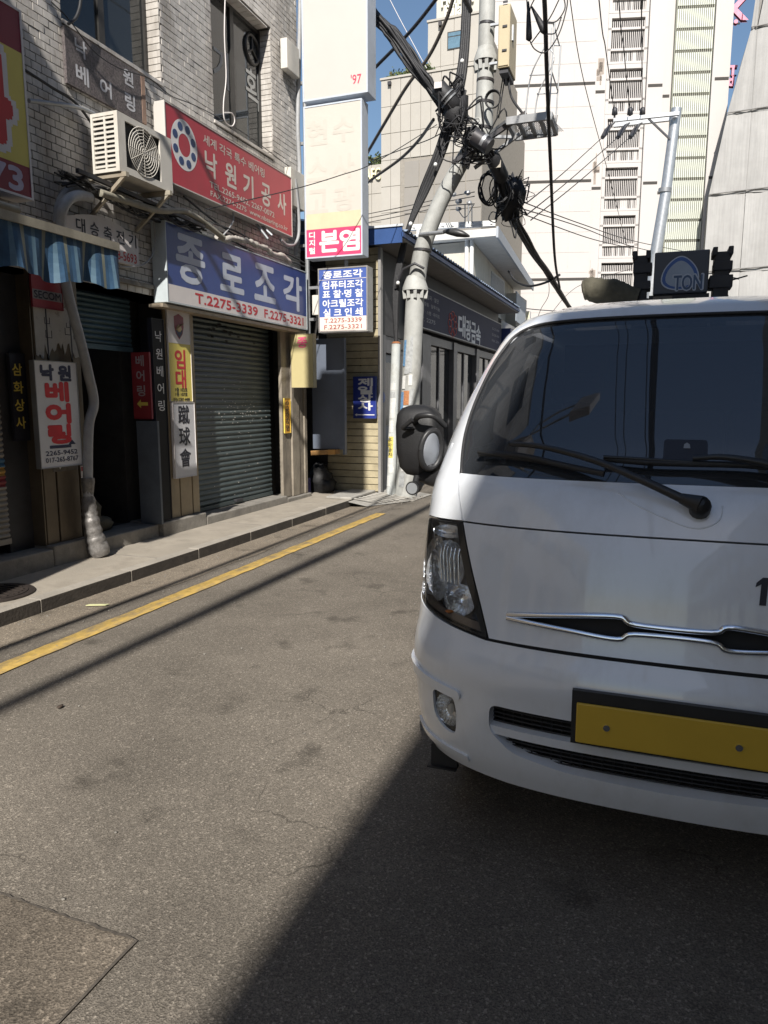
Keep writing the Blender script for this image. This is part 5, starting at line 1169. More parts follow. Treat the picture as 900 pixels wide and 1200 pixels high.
solid_letters(t, 'HOTEL', 'Y', YS - .05, ax(530, YS), az(530, 0, YS) - .0, .75, 2.0, .03, .12, lw)
solid_letters(t, 'Rilani', 'Y', YS - .05, ax(531, YS), az(531, 13, YS), .62, 1.65, .03, .12, lw)
YF = 52
t, core, _ = block('office_block', 'low pale block with AFC letters in the gap right of the cream signs', YF, ax(424, YF), ax(449, YF), az(440, 193, YF), 10, clad, .8, 2.0)
solid_letters(t, 'AFC', 'Y', YF - .1, ax(438.5, YF), az(438, 205, YF), .80, 1.15, .03, .12, mat('letter_warm', (.8, .76, .5), .5))
m = MB(); m.box(ax(428, YF), ax(433, YF), YF - .2, YF - .06, 5, az(431, 218, YF)); m.build('glazing', mat('blue_glazing', (.10, .16, .22), .1), core)

# ================================================================ TREES on the roofs
leaf = mat('leaf_green', (.075, .105, .035), .7, var=.45, scale=1.2); leaf2 = mat('leaf_dry', (.17, .13, .06), .7, var=.4, scale=1.5); bark = mat('bark_brown', (.12, .09, .06), .9)
def tree(name, label, c, r, n, seed, lv=.16, trunk=1.2):
    rnd = random.Random(seed); c = Vector(c); t = thing(name, label, 'tree', (c.x, c.y, c.z - trunk)); m = MB()
    m.tube([c + Vector((0, 0, -trunk)), c + Vector((.05, 0, -.3)), c + Vector((0, 0, .2))], [.09, .06, .03], 7)
    tips = []
    for k in range(9):
        a = rnd.uniform(0, 6.28); q = c + Vector((r[0] * .8 * math.cos(a), r[1] * .8 * math.sin(a), r[2] * rnd.uniform(-.4, .8))); m.tube([c + Vector((0, 0, rnd.uniform(-.5, .1))), q], [.035, .012], 5); tips.append(q)
    m.build('trunk', bark, t); m = MB()
    for i in range(n):
        q = rnd.choice(tips).lerp(c, rnd.random() * .6) + Vector([rnd.gauss(0, .2) * r[k] for k in range(3)])
        a = Vector((rnd.gauss(0, 1), rnd.gauss(0, 1), rnd.gauss(0, 1))).normalized(); b = a.orthogonal().normalized(); s_ = lv * rnd.uniform(.5, 1.3); m.k = 1 if rnd.random() < .14 else 0
        m.add([q - a * s_, q + b * s_ * .5, q + a * s_, q - b * s_ * .5], [(0, 1, 2, 3)])
    m.build('crown', [leaf, leaf2], t)
for i, (x, y, rr, lb) in enumerate(((466, 87, 1.0, 'small bushy roof tree at the left on top of the beige block'), (477, 85, .8, 'small roof tree just left of the beige hotel tower'), (483, 79, .75, 'thin roof tree touching the black cable bundle'))):
    z = az(x, y); tree('roof_tree', lb, (ax(x), YB + 1.2, z + .1), (rr, rr * .7, rr * .75), 900, i + 3, .13, .9)
for i, (x, lb) in enumerate(((434, 'green shrub tree on the roof of the low block beside the cream sign'), (444, 'green shrub tree on the low block nearest the beige wall'))):
    tree('roof_tree', lb, (ax(x, YF), YF + 1, az(x, 186, YF)), (.75, .6, .6), 600, i + 20, .13, .8)

# ================================================================ WHITE TOWER (angled to the street)
TA = R(15.0); TY = Vector((-14.0, 60.0, 0)); Tt = Vector((math.cos(TA), math.sin(TA), 0)); Tn = Vector((Tt.y, -Tt.x, 0))
def tw(px, py):
    d = at(px, py, Y=1.0) - Vector((0, 0, CAM_H)); o = Vector((0, 0, CAM_H)); k = (TY - o).dot(Tn) / d.dot(Tn); q = o + d * k
    return (q - TY).dot(Tt), q.z
tx = lambda px: tw(px, 470)[0]                     # columns measured on the horizon so that uprights stay upright
def tu(px, py): return tw(px, py)
white_t = mat('tower_cream', (.50, .47, .45), .7, var=.03, scale=.25, dirt=.12, dcol=(.5, .45, .4), dscale=(.5, .5, .12))
t = thing('white_tower', 'tall cream tower block with louvred strips and black joint lines', 'building', tuple(TY))
def tbox(m, u0, u1, d0, d1, z0, z1):
    """box in the tower's own frame; d = distance out of its face"""
    c = [(u0, d0), (u1, d0), (u1, d1), (u0, d1)]; vs = [tuple(TY + Tt * u + Tn * d + Vector((0, 0, z))) for z in (z0, z1) for u, d in c]
    return m.add(vs, [(0, 3, 2, 1), (4, 5, 6, 7), (0, 1, 5, 4), (1, 2, 6, 5), (2, 3, 7, 6), (3, 0, 4, 7)])
def U2(px, py): return tu(px, py)[0]
def Z2(px, py): return tu(px, py)[1]
# uprights: photo position at y = 200
u_left = U2(552, 200); u_step = U2(694, 200); u_l0 = U2(707, 200); u_l1 = U2(754, 200); u_s2 = U2(773, 200); u_g0 = U2(784, 200); u_g1 = U2(828, 200); u_r = U2(848, 200)
H_T = 62.0
m = MB()
tbox(m, u_left, u_step, -14, 0, 0, H_T); core = m.build('wall', white_t, t)
m = MB(); tbox(m, u_step + .01, u_l0, -14, -.5, 0, H_T); tbox(m, u_l0 + .01, u_l1 - .01, -14, -1.5, 0, H_T); tbox(m, u_l1, u_s2, -14, -.35, 0, H_T); tbox(m, u_s2 + .01, u_g0, -14, -.75, 0, H_T); tbox(m, u_g1, u_r, -14, -.1, 0, H_T); m.build('wall', white_t, t)
# joints: black horizontal lines
jb = mat('joint_black', (.05, .045, .04), .8); m = MB()
zs_ = [Z2(640, 393 / 4.09 + 3.5), Z2(640, 213), Z2(640, 327.5)]
dz = zs_[0] - zs_[1]; lv = [zs_[0] + dz] + zs_ + [zs_[2] - dz * .95]
for z in lv:
    for q_ in ((u_left, u_step - .05, .001, .03, z - .10, z + .10), (u_step + .02, u_l0 - .05, -.499, -.47, z - .55, z - .35), (u_l1 + .1, u_s2 - .05, -.349, -.32, z - .30, z - .10), (u_s2 + .05, u_g0 - .1, -.749, -.72, z - .95, z - .75), (u_g1 + .2, u_r - .05, -.099, -.07, z - .1, z + .1)):
        m = MB(); tbox(m, *q_); m.build('joint_line', jb, core)
fj = mat('fine_joint', (.495, .46, .43), .7); m = MB()
u = u_left
while u < u_step - 1: tbox(m, u, u + .04, .001, .008, 2, H_T); u += 2.6
z = 4
while z < H_T: tbox(m, u_left, u_step - .02, .009, .014, z, z + .04); z += 1.55
m.build('fine_joint', fj, core, kind='stuff')
# louvred strip: tiers of upright blades in front of a dark recess
lz = [Z2(730, 65 / 4.09 + 0), Z2(730, 310 / 4.09), Z2(730, 550 / 4.09), Z2(730, 790 / 4.09)]
per = (lz[0] - lz[3]) / 3; top = lz[0]; k = -3
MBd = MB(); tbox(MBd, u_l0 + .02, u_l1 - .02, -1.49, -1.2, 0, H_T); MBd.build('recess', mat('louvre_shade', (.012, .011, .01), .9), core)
nb = 17; rnd = random.Random(31)
while top - k * per > 3:
    zt = top - k * per; k += 1
    if zt > H_T - .5: continue
    bl = MB(); fr_ = MB(); w_ = (u_l1 - u_l0 - .6) / nb
    rows = ((.05, .19, 1), (.24, .60, 1), (.64, .86, .7))
    tbox(fr_, u_l0 + .03, u_l1 - .03, -1.18, -.62, zt - .005 * per + .02, zt + .10 * per)
    for (a, b, dens) in rows:
        tbox(fr_, u_l0 + .03, u_l1 - .03, -1.1, -.60, zt - (b + .045) * per, zt - b * per)
        for i in range(nb + 1):
            u = u_l0 + .3 + i * w_; ww = w_ * (.42 if rnd.random() < dens else .95)
            tbox(bl, u - ww / 2, u + ww / 2, -1.0, -.75, zt - b * per, zt - a * per)
    tbox(fr_, u_l0 + .03, u_l0 + .28, -1.1, -.60, zt - .86 * per, zt + .0 * per); tbox(fr_, u_l1 - .28, u_l1 - .03, -1.1, -.60, zt - .86 * per, zt)
    f_ = fr_.build('louvre_frame', white_t, core); bl.build('blades', white_t, core, kind='stuff')
# green ribbed strip
gm = mat('rib_pale_green', (.55, .565, .49), .6, var=.04, scale=1); gpit = Z2(806, 8) - Z2(806, 34)
m = MB(); tbox(m, u_g0 + .02, u_g1 - .02, -14, -.40, 0, H_T); gb = m.build('ribbed_wall', mat('rib_valley', (.36, .37, .30), .7), t)
zt = Z2(806, 8) + gpit * 6; n = 18; wg = (u_g1 - u_g0 - .1) / n
while zt > 4:
    if zt < H_T:
        m = MB()
        for i in range(n): tbox(m, u_g0 + .05 + i * wg + wg * .10, u_g0 + .05 + (i + 1) * wg - wg * .22, -.399, -.25, zt - gpit + .22, zt)
        m.build('rib_panel', gm, gb); m = MB()
        for i in range(n): tbox(m, u_g0 + .05 + i * wg + wg * .1, u_g0 + .05 + i * wg + wg * .6, -.39, -.30, zt + .03, zt + .20)
        m.build('vent_row', jb, gb, kind='stuff')
    zt -= gpit
# wear marks beside the step
m = MB(); rnd = random.Random(6)
for z in lv:
    for i in range(7): tbox(m, u_step + .1 + rnd.random() * .3, u_step + .2 + rnd.random() * .5, -.499, -.49, z + rnd.uniform(-.5, 2.2), z + rnd.uniform(2.2, 2.6) - 2.0 + .4)
m.build('stain', mat('tower_stain', (.33, .28, .24), .8), core)
# pink roof-edge letters fixed out from the tower's right edge
pk = mat('letter_pink', (.75, .28, .38), .5); pkd = mat('letter_pink_side', (.20, .06, .10), .5)
sg = thing('vertical_sign', 'column of pink letters standing out from the right edge of the white tower', 'sign', tuple(TY + Tt * u_r + Vector((0, 0, 20))))
for ch, px, py, hh in (('K', 869, 6, 1.6), ('.', 865.5, 21, .3), ('T', 862, 79, .75), ('d', 859.5, 91, .8)):
    u = U2(px, py); z = Z2(px, py); vs, fs = glyph_mesh(ch, .04, 1.0)
    x0_ = min(v[0] for v in vs); x1_ = max(v[0] for v in vs); y0_ = min(v[1] for v in vs); y1_ = max(v[1] for v in vs); s_ = hh / (y1_ - y0_)
    for dd, mt in ((-.5, pk), (-.62, pkd)):
        m = MB(); m.add([tuple(TY + Tt * (u + (x - (x0_ + x1_) / 2) * s_) + Tn * dd + Vector((0, 0, z + (y - (y0_ + y1_) / 2) * s_ - (.12 if dd < -.6 else 0)))) for x, y in vs], fs); m.build('letter' if mt is pk else 'letter_edge', mt, sg)
m = MB()
for z in (Z2(862, 84), Z2(868, 22)): tbox(m, u_r, u_r + .7, -.75, -.66, z - .05, z + .05)
m.build('sign_arm', jb, sg)

# ================================================================ NETTED BUILDING (right)
YN = 62.5
net = mat('scaffold_net', (.37, .36, .345), .8, var=.10, scale=.8, bump=.6, bscale=3, dirt=.45, dcol=(.25, .24, .23), dscale=(7, 7, .10), dth=.42)  # upright streaks put the shade of the cloth folds into the colour
nb_ = thing('netted_building', 'building wrapped in pale grey scaffold netting at the right edge', 'building', (10, YN, 0))
def nl(z):
    """left edge: upright below, raking away to the right above"""
    xa = at(825, 300, Y=YN).x; z0 = at(826, 238, Y=YN).z; zt = at(891, 0, Y=YN).z; xt = at(891, 0, Y=YN).x
    return xa if z < z0 else xa + (z - z0) / (zt - z0) * (xt - xa) * (.65 + .35 * min(1, (z - z0) / (zt - z0)))
ZN = 46.0; zs2 = [0]; 
while zs2[-1] < ZN: zs2.append(zs2[-1] + 5.6)
poly = [(nl(z), YN + .25, z) for z in [0, 8, 14, 17, 20, 23, 26, 29, 32, 35, 38, 42, 46]] + [(34, YN + .25, 46), (34, YN + .25, 0)]
m = MB(); m.prism(poly, (0, 14, 0)); ncore = m.build('wall', mat('net_backing', (.24, .23, .215), .9), nb_, fix=True)
rnd = random.Random(13); cnt = 0
for j in range(len(zs2) - 1):
    za, zb3 = zs2[j], zs2[j + 1]; col = 0
    xL = nl((za + zb3) / 2); x = at(825, 300, Y=YN).x - .02
    while x < 26:
        x2 = x + 2.6; a0, a1 = max(x, nl(za)), max(x, nl(zb3)); b = x2
        if a0 < b - .1 or a1 < b - .1:
            a0 = min(a0, b - .02); a1 = min(a1, b - .02); NX, NZ = 5, 5; vs = []; ph = rnd.uniform(0, 6)
            for r_ in range(NZ + 1):
                q = r_ / NZ; z = za + .03 + (zb3 - za - .06) * q; l = a0 + (a1 - a0) * q
                for c_ in range(NX + 1):
                    s_ = c_ / NX; bul = .10 * math.sin(math.pi * q) + .05 * math.sin(s_ * 9 + ph) + rnd.uniform(-.012, .012); vs.append((l + (b - .015 - l) * s_, YN - bul, z + .05 * math.sin(s_ * math.pi) * (-1 if r_ == 0 else 0)))
            m = MB(); m.add(vs, [(r_ * (NX + 1) + c_, r_ * (NX + 1) + c_ + 1, (r_ + 1) * (NX + 1) + c_ + 1, (r_ + 1) * (NX + 1) + c_) for r_ in range(NZ) for c_ in range(NX)], True); m.build('net_sheet', net, ncore); cnt += 1
        x = x2
    m = MB(); m.tube([(nl(zb3), YN - .12, zb3 + .1), (26, YN - .12, zb3 + .9)], .05, 5); m.build('scaffold_tube', mat('net_seam', (.22, .21, .20), .8), ncore)

# ================================================================ BUILDINGS BEHIND THE CAMERA (their shade falls into the picture)
def plain_building(name, label, x0, x1, y0, y1, h, mt, face):
    t = thing(name, label, 'building', ((x0 + x1) / 2, (y0 + y1) / 2, 0)); w0 = MB().box(x0, x1, y0, y1, 0, h).build('wall', mt, t)
    fx = x0 if face < 0 else x1; fl = 3.2; z = 1.0; proto = None
    while z + 2 < h:
        y = y0 + 1
        while y + 1.6 < y1:
            if proto is None: proto = o = MB().box(fx - .06, fx + .06, 0, 1.5, 0, 1.4).build('window', mat('dark_window', (.05, .06, .07), .08), w0)
            else: o = inst(proto, (0, 0, 0), w0)
            o.location = Vector((0, y, z)); y += 2.6
        z += fl
    return t
plain_building('corner_building', 'tall grey building on the right side of the street behind the camera', 2.08, 14, -34, 13.5, 10.0, mat('right_render', (.34, .30, .25), .8, var=.1, scale=1), -1)
plain_building('corner_building', 'lower building on the left side of the street behind the camera', -13, -3.75, -16, .98, 8.2, mat('left_render', (.38, .33, .27), .8, var=.1, scale=1), 1)
t = thing('projecting_sign', 'unseen blank box added to shade the shutter, high over the pavement behind the camera', 'sign', (-3.6, .8, 6))  # added out of view, only to cast shade on the green shutter
MB().box(-3.74, -3.42, .55, .95, 4.9, 7.4).build('casing', sign_white, t)
t = thing('projecting_sign', 'unseen blank box added to shade the yellow side wall, held out on arms from the roof edge behind the camera', 'sign', (-3.4, .8, 8.2))  # box and arms added out of view to shade the yellow siding
MB().box(-2.36, -1.70, .7, .95, 8.55, 10.15).build('casing', sign_white, t)
m = MB(); m.beam((-4.2, .8, 8.3), (-4.2, .8, 10.2), .08); m.beam((-4.2, .8, 8.9), (-2.3, .8, 8.9), .06); m.beam((-4.2, .8, 9.9), (-2.3, .8, 9.9), .06); m.build('arm', grey_metal, t)
rope('cable_bundle', 'cable bundle running over the street behind the camera', [(-.15, -20, 9.9), (-.15, -12, 9.6), (-.15, -5, 9.5), (-.2, 1.5, 9.6), (-.3, 6.0, 9.9)], .07, .02, 11, 40, 1.0)
pipe('overhead_cable', 'single cable running over the street behind the camera left of the bundle', 'cable', [(-2.13, -14, 6.2), (-2.13, -6, 5.6), (-2.15, 0, 5.5), (-2.2, 5, 5.8), (-2.4, 9.5, 6.3)], .03, black_rubber)

# ================================================================ WHITE TRUCK
import numpy as np
XC = .08
TZ = [.20, .28, .36, .5, .60, .66, .72, .77, .80, .89, 1.0, 1.15, 1.27, 1.30, 1.45, 1.6, 1.75, 1.86, 1.92, 1.945]
TY0 = [2.30, 2.265, 2.235, 2.21, 2.198, 2.190, 2.200, 2.222, 2.232, 2.252, 2.272, 2.315, 2.385, 2.42, 2.53, 2.645, 2.77, 2.875, 2.965, 3.06]
TW = [.82, .85, .875, .89, .895, .897, .893, .888, .888, .886, .885, .88, .875, .87, .84, .795, .74, .68, .60, .52]
PN, PD = 2.7, .42
def _cub(T, z):
    i = max(0, min(len(TZ) - 2, next((k for k in range(len(TZ) - 1) if z <= TZ[k + 1]), len(TZ) - 2)))
    t = (z - TZ[i]) / (TZ[i + 1] - TZ[i]); h = TZ[i + 1] - TZ[i]
    def slope(k):
        if k <= 0: return (T[1] - T[0]) / (TZ[1] - TZ[0])
        if k >= len(TZ) - 1: return (T[-1] - T[-2]) / (TZ[-1] - TZ[-2])
        a = (T[k] - T[k - 1]) / (TZ[k] - TZ[k - 1]); b = (T[k + 1] - T[k]) / (TZ[k + 1] - TZ[k]); return (a + b) / 2
    m0, m1 = slope(i) * h, slope(i + 1) * h; t = max(-.3, min(1.3, t))
    return (2 * t ** 3 - 3 * t ** 2 + 1) * T[i] + (t ** 3 - 2 * t ** 2 + t) * m0 + (-2 * t ** 3 + 3 * t ** 2) * T[i + 1] + (t ** 3 - t ** 2) * m1
# s = distance round the nose measured from the centre line; past SM it runs straight back along the side
_th = [math.pi / 2 * i / 600 for i in range(601)]; _s = [0.0]
for i in range(600):
    f = lambda t: (.885 * math.sin(t) ** (2 / PN), -PD * max(math.cos(t), 0) ** (2 / PN)); a, b = f(_th[i]), f(_th[i + 1]); _s.append(_s[-1] + math.hypot(b[0] - a[0], b[1] - a[1]))
SM = _s[-1]
def th_s(s): return float(np.interp(min(abs(s), SM), _s, _th))
def s_th(t): return math.copysign(float(np.interp(abs(t), _th, _s)), t)
def T0(s, z):
    W = _cub(TW, z); y0 = _cub(TY0, z); t = th_s(s); x = W * math.sin(t) ** (2 / PN); y = y0 + PD - PD * max(math.cos(t), 0) ** (2 / PN)
    if abs(s) > SM: y += abs(s) - SM
    return Vector((XC + math.copysign(x, s), y, z))
def TN(s, z):
    e = .004; a = T0(s + e, z) - T0(s - e, z); b = T0(s, z + e) - T0(s, z - e); n = a.cross(b)
    return n.normalized()
def TS(s, z, off=0.0): return T0(s, z) + (TN(s, z) * off if off else Vector((0, 0, 0)))
sx = lambda x, z: s_th(math.asin(min(1, abs(x) / _cub(TW, z)) ** (PN / 2)) * (1 if x > 0 else -1))
# table for finding the body point a sight line meets
_gs = [-SM - .1 + i * .008 for i in range(int((2 * SM + .2) / .008))]; _gz = [.25 + j * .008 for j in range(212)]
_P = np.array([[tuple(T0(s, z)) for z in _gz] for s in _gs]); _v = _P - np.array((0, 0, CAM_H))
_c = [_v @ np.array(tuple(a)) for a in (_R, _U, _F)]; _px = 450 + FPX * _c[0] / _c[2]; _py = 600 - FPX * _c[1] / _c[2]
def body(px, py, off=0.0):
    e = (_px - px) ** 2 + (_py - py) ** 2; i, j = np.unravel_index(int(e.argmin()), e.shape); return TS(_gs[i], _gz[j], off)
def body_sz(px, py):
    e = (_px - px) ** 2 + (_py - py) ** 2; i, j = np.unravel_index(int(e.argmin()), e.shape); return _gs[i], _gz[j]

tk = thing('truck', 'white cab over truck parked facing the camera on the right', 'truck', (XC, 3.4, 0))
paint = mat('truck_white', (.76, .79, .83), .24, var=.02, scale=2, coat=1.0, dirt=.22, dcol=(.42, .40, .36), dscale=(5, 5, 2), dth=.50)
blackp = mat('black_trim', (.02, .02, .021), .45, var=.2, scale=20)
chrome = mat('chrome', (.75, .76, .78), .12, 1.0, var=.05); 
shade = mat('dark_cavity', (.012, .012, .013), .7, var=.1)
def panel(name, poly, mt, off=0.0, thick=.02, holes=(), g=.035, parent=None, label=None):
    def dens(p):
        out = []
        for i in range(len(p)):
            a, b = Vector(p[i]), Vector(p[(i + 1) % len(p)]); n = max(1, int((b - a).length / g))
            out += [a.lerp(b, k / n) for k in range(n)]
        return out
    loops = [dens(poly)] + [dens(h) for h in holes]
    vs = []; ed = []; fc = []
    for L_ in loops:
        b0_ = len(vs); n = len(L_); vs += L_; ed += [(b0_ + i, b0_ + (i + 1) % n) for i in range(n)]
    s0, s1 = min(p[0] for p in poly), max(p[0] for p in poly); z0, z1 = min(p[1] for p in poly), max(p[1] for p in poly)
    def inside(q, P):
        c = False; n = len(P)
        for i in range(n):
            a, b = P[i], P[(i + 1) % n]
            if (a[1] > q[1]) != (b[1] > q[1]) and q[0] < (b[0] - a[0]) * (q[1] - a[1]) / (b[1] - a[1]) + a[0]: c = not c
        return c
    allb = np.array([tuple(v) for v in vs])
    i = 0; s = s0 + g * .5
    while s < s1:
        z = z0 + g * .5
        while z < z1:
            q = (s, z)
            if inside(q, poly) and not any(inside(q, h) for h in holes) and ((allb - np.array(q)) ** 2).sum(1).min() > (g * .4) ** 2: vs.append(Vector(q))
            z += g
        s += g
    co, _, tri, _, _, _ = delaunay_2d_cdt(vs, ed, [], 0, 1e-6)
    F = []
    for t_ in tri:
        c = sum((co[k] for k in t_), Vector((0, 0))) / 3
        if inside(c, poly) and not any(inside(c, h) for h in holes): F.append(tuple(t_))
    A = [TS(p[0], p[1], off) for p in co]; nr = [TN(p[0], p[1]) for p in co]
    m = MB(); front = []
    for t_ in F:
        a, b, c = (A[k] for k in t_)
        front.append(t_ if (b - a).cross(c - a).dot(nr[t_[0]]) > 0 else t_[::-1])
    m.add(A, front, True)
    from collections import Counter
    ec = Counter()
    for t_ in front:
        for i in range(3): ec[(t_[i], t_[(i + 1) % 3])] += 1
    if thick:
        for (a, b), _c2 in list(ec.items()):
            if (b, a) not in ec: m.add([A[a], A[b], A[b] - nr[b] * thick, A[a] - nr[a] * thick], [(1, 0, 3, 2)])
    o = m.build(name, mt, parent or tk, label=label)
    me = o.data; nn = []
    N0 = len(A)
    for lp in me.loops:
        nn.append(tuple(nr[lp.vertex_index]) if lp.vertex_index < N0 else (0, 0, 0))
    for p in me.polygons:
        if p.vertices[0] >= N0:
            for li in p.loop_indices: nn[li] = tuple(p.normal)
    me.normals_split_custom_set(nn)
    return o
def mir(p): return [(-a, b) for a, b in p][::-1]
def rc(pts, r=.02, k=4):
    """round the corners of a polygon"""
    out = []; n = len(pts)
    for i in range(n):
        a, b, c = Vector(pts[i - 1]), Vector(pts[i]), Vector(pts[(i + 1) % n]); d1 = (a - b); d2 = (c - b); q = min(r, d1.length * .45, d2.length * .45)
        p1 = b + d1.normalized() * q; p2 = b + d2.normalized() * q
        for j in range(k + 1): t = j / k; v = p1 * (1 - t) ** 2 + b * 2 * t * (1 - t) + p2 * t * t; out.append((v.x, v.y))
    return out
q = s_th
def B(z): return np.interp(z, [.78, 1.15, 1.305], [q(.565), q(.80), q(.93)])
gap = .004
# windscreen outline
GL = [(q(.925), 1.312), (q(.985), 1.37), (q(1.05), 1.46), (q(1.11), 1.58), (q(1.12), 1.70), (q(1.08), 1.78), (q(.98), 1.832), (q(.80), 1.857), (q(.55), 1.864), (q(.3), 1.866), (0, 1.867)]
glassR = GL; outline_g = [(-a, b) for a, b in GL] + [(a, b) for a, b in GL[::-1][1:]]
glp = outline_g                                           # left bottom -> top -> right bottom
SE = SM + .07
shell = [(-SE, 1.075), (-(SM - .02), 1.105), (-q(1.25), 1.142), (-B(1.15) - gap, 1.152), (-B(1.305) - gap, 1.307)] + [(a, b) for a, b in outline_g] + [(B(1.305) + gap, 1.307), (B(1.15) + gap, 1.152), (q(1.25), 1.142), (SM - .02, 1.105), (SE, 1.075), (SE, 1.30), (SE, 1.55), (SE, 1.80), (SE, 1.90), (SE, 1.945), (-SE, 1.945), (-SE, 1.90), (-SE, 1.80), (-SE, 1.55), (-SE, 1.30)]
cab = panel('cab_shell', shell, paint, thick=.03, g=.035)
scr = glass('windscreen_glass', (.22, .24, .27), .015, .45, 1.75)
inner = [(a * .995, b) for a, b in [(-q(.925), 1.306)] + outline_g[1:-1] + [(q(.925), 1.306)]]
panel('windscreen', inner, scr, off=-.006, thick=0, g=.04)
hl_ = [(q(.88), 1.345), (q(.95), 1.42), (q(1.02), 1.52), (q(1.06), 1.62), (q(1.06), 1.72), (q(.97), 1.79), (q(.82), 1.826), (q(.5), 1.838), (q(.2), 1.842)]
hole_ = [(-a_, b_) for a_, b_ in hl_] + hl_[::-1]
panel('screen_border', inner, mat('frit_black', (.012, .012, .014), .25), off=-.009, thick=0, holes=[hole_], g=.04)
# rubber seal tubes round the screen
MB().tube([TS(a, b, -.002) for a, b in inner[:1] + catmull([Vector((a, b, 0)) for a, b in inner], 3)[0:0]] + [TS(v.x, v.y, -.001) for v in catmull([Vector((a, b, 0)) for a, b in inner], 4)], .006, 6).build('screen_seal', black_rubber, tk)
# nose panels
lower = [(-B(z) + gap, z) for z in (1.146, 1.03, .92, .787)] + [(B(z) - gap, z) for z in (.787, .92, 1.03, 1.146)]
gup = [(-.50, .872), (-.40, .884), (-.165, .909), (-.105, .890), (.105, .890), (.165, .909), (.40, .884), (.50, .872)]; glo = [(.50, .862), (.3, .850), (.155, .842), (.105, .862), (-.105, .862), (-.155, .842), (-.3, .850), (-.50, .862)]
ghole = [(sx(x, z), z) for x, z in gup + glo]
panel('front_panel', lower, paint, holes=[ghole], thick=.03, g=.03)
panel('cowl_panel', [(-B(z) + gap, z) for z in (1.302, 1.152)] + [(B(z) - gap, z) for z in (1.152, 1.302)], paint, thick=.03, g=.03)
panel('front_panel_seam', [(-B(1.14), 1.165), (-B(1.14), 1.135), (B(1.14), 1.135), (B(1.14), 1.165)], shade, off=-.012, thick=0, g=.06)
# chrome strips and the dark slot
dk = panel('grille_slot', [(-q(.62), .925), (-q(.62), .83), (q(.62), .83), (q(.62), .925)], shade, off=-.03, thick=0, g=.05)
for line in (gup, glo):
    pts = [TS(sx(v.x, v.y), v.y, .003) for v in catmull([Vector((x, z, 0)) for x, z in line], 6)]
    MB().tube(pts, .0095, 8).build('chrome_strip', chrome, tk)
# bumper with openings
top = [(-SE, .872), (-SM, .870), (-q(1.40), .845), (-q(1.1), .818), (-q(.8), .795), (-q(.58), .778), (-.3, .776), (0, .776), (.3, .776), (q(.58), .778), (q(.8), .795), (q(1.1), .818), (q(1.40), .845), (SM, .870), (SE, .872)]
bot = [(SE + .15, .40), (SM + .05, .33), (q(1.3), .30), (q(.9), .285), (q(.5), .275), (0, .272), (-q(.5), .275), (-q(.9), .285), (-q(1.3), .30), (-SM - .05, .33), (-SE - .15, .40)]
mouth = rc([(sx(x, z), z) for x, z in ((-.545, .572), (0, .572), (.545, .572), (.548, .475), (.47, .410), (.30, .382), (0, .372), (-.30, .382), (-.47, .410), (-.548, .475))], .03)
fog = rc([(-q(.955), .560), (-q(.765), .560), (-q(.745), .50), (-q(.770), .412), (-q(.87), .418), (-q(.96), .465)], .025)
bm_poly = [(-SE - .15, .872)] + top + [(SE + .15, .872)] + bot
bumper = panel('bumper', bm_poly, paint, holes=[mouth, fog, mir(fog)], thick=.045, g=.03)
panel('bumper_gap', [(-q(.9), .83), (-q(.9), .76), (q(.9), .76), (q(.9), .83)], shade, off=-.02, thick=0, g=.06)
mg = mat('grille_mesh', (.020, .020, .022), .5, var=.3, scale=30)
panel('intake', [(-q(.6), .60), (-q(.6), .36), (q(.6), .36), (q(.6), .60)], shade, off=-.07, thick=0, g=.06)
m = MB()
for i in range(12):
    z = .385 + i * .016
    if abs(z - .478) < .016: continue
    m.tube([TS(sx(x * .05, z), z, -.035) for x in range(-11, 12)], .0035, 4)
for i in range(34):
    x = -.545 + i * .033; m.tube([TS(sx(x, .385), .385, -.04), TS(sx(x, .565), .565, -.04)], .003, 4)
m.build('intake_grille', mg, tk)
bar = [(sx(x * .05, .478), .478 + .014) for x in range(-11, 12)] + [(sx(x * .05, .478), .478 - .016) for x in range(11, -12, -1)]
panel('bumper_bar', bar, paint, off=-.008, thick=.03, g=.03)
panel('bumper_moulding', rc([(-SM - .03, .622), (-q(1.2), .618), (-q(.71), .592), (-q(.705), .560), (-q(1.2), .580), (-SM - .03, .59)], .015), paint, off=.012, thick=.014, g=.03)
panel('bumper_moulding', mir(rc([(-SM - .03, .622), (-q(1.2), .618), (-q(.71), .592), (-q(.705), .560), (-q(1.2), .580), (-SM - .03, .59)], .015)), paint, off=.012, thick=.014, g=.03)
panel('reflector_moulding', rc([(-q(1.35), .375), (-q(1.0), .36), (-q(.70), .345), (-q(.70), .318), (-q(1.0), .328), (-q(1.35), .345)], .01), paint, off=.008, thick=.01, g=.03)
# number plate: yellow, its characters not legible in the photograph
pl_ = MB(); zc = .615; y_ = T0(0, .62).y - .035
pl_.box(XC - .26, XC + .285, y_, y_ + .010, .528, .655); npl = pl_.build('number_plate', mat('plate_yellow', (.60, .39, .04), .45, var=.05), tk, bevel=.004)
m = MB(); m.box(XC - .275, XC + .30, y_ + .011, y_ + .03, .520, .690); m.build('plate_bracket', blackp, tk)
for x in (XC - .17, XC + .19): MB().disc((x, y_ - .006, .59), (0, 1, 0), .010, .008, 10).build('bolt', chrome, npl)
# number 1 lettering at the right of the nose
s0_, z0_ = body_sz(891, 693); x_c = T0(s0_, z0_).x - XC; one = [(.0, -.5), (.24, -.5), (.30, .5), (.10, .5), (-.12, .30), (-.15, .14), (.05, .25)]
m = MB(); A_ = [TS(sx(x_c + u * .075, z0_), z0_ + v * .078, .003) for u, v in one]; m.add(A_, [tuple(range(7))]); m.build('numeral', ink_black, tk)

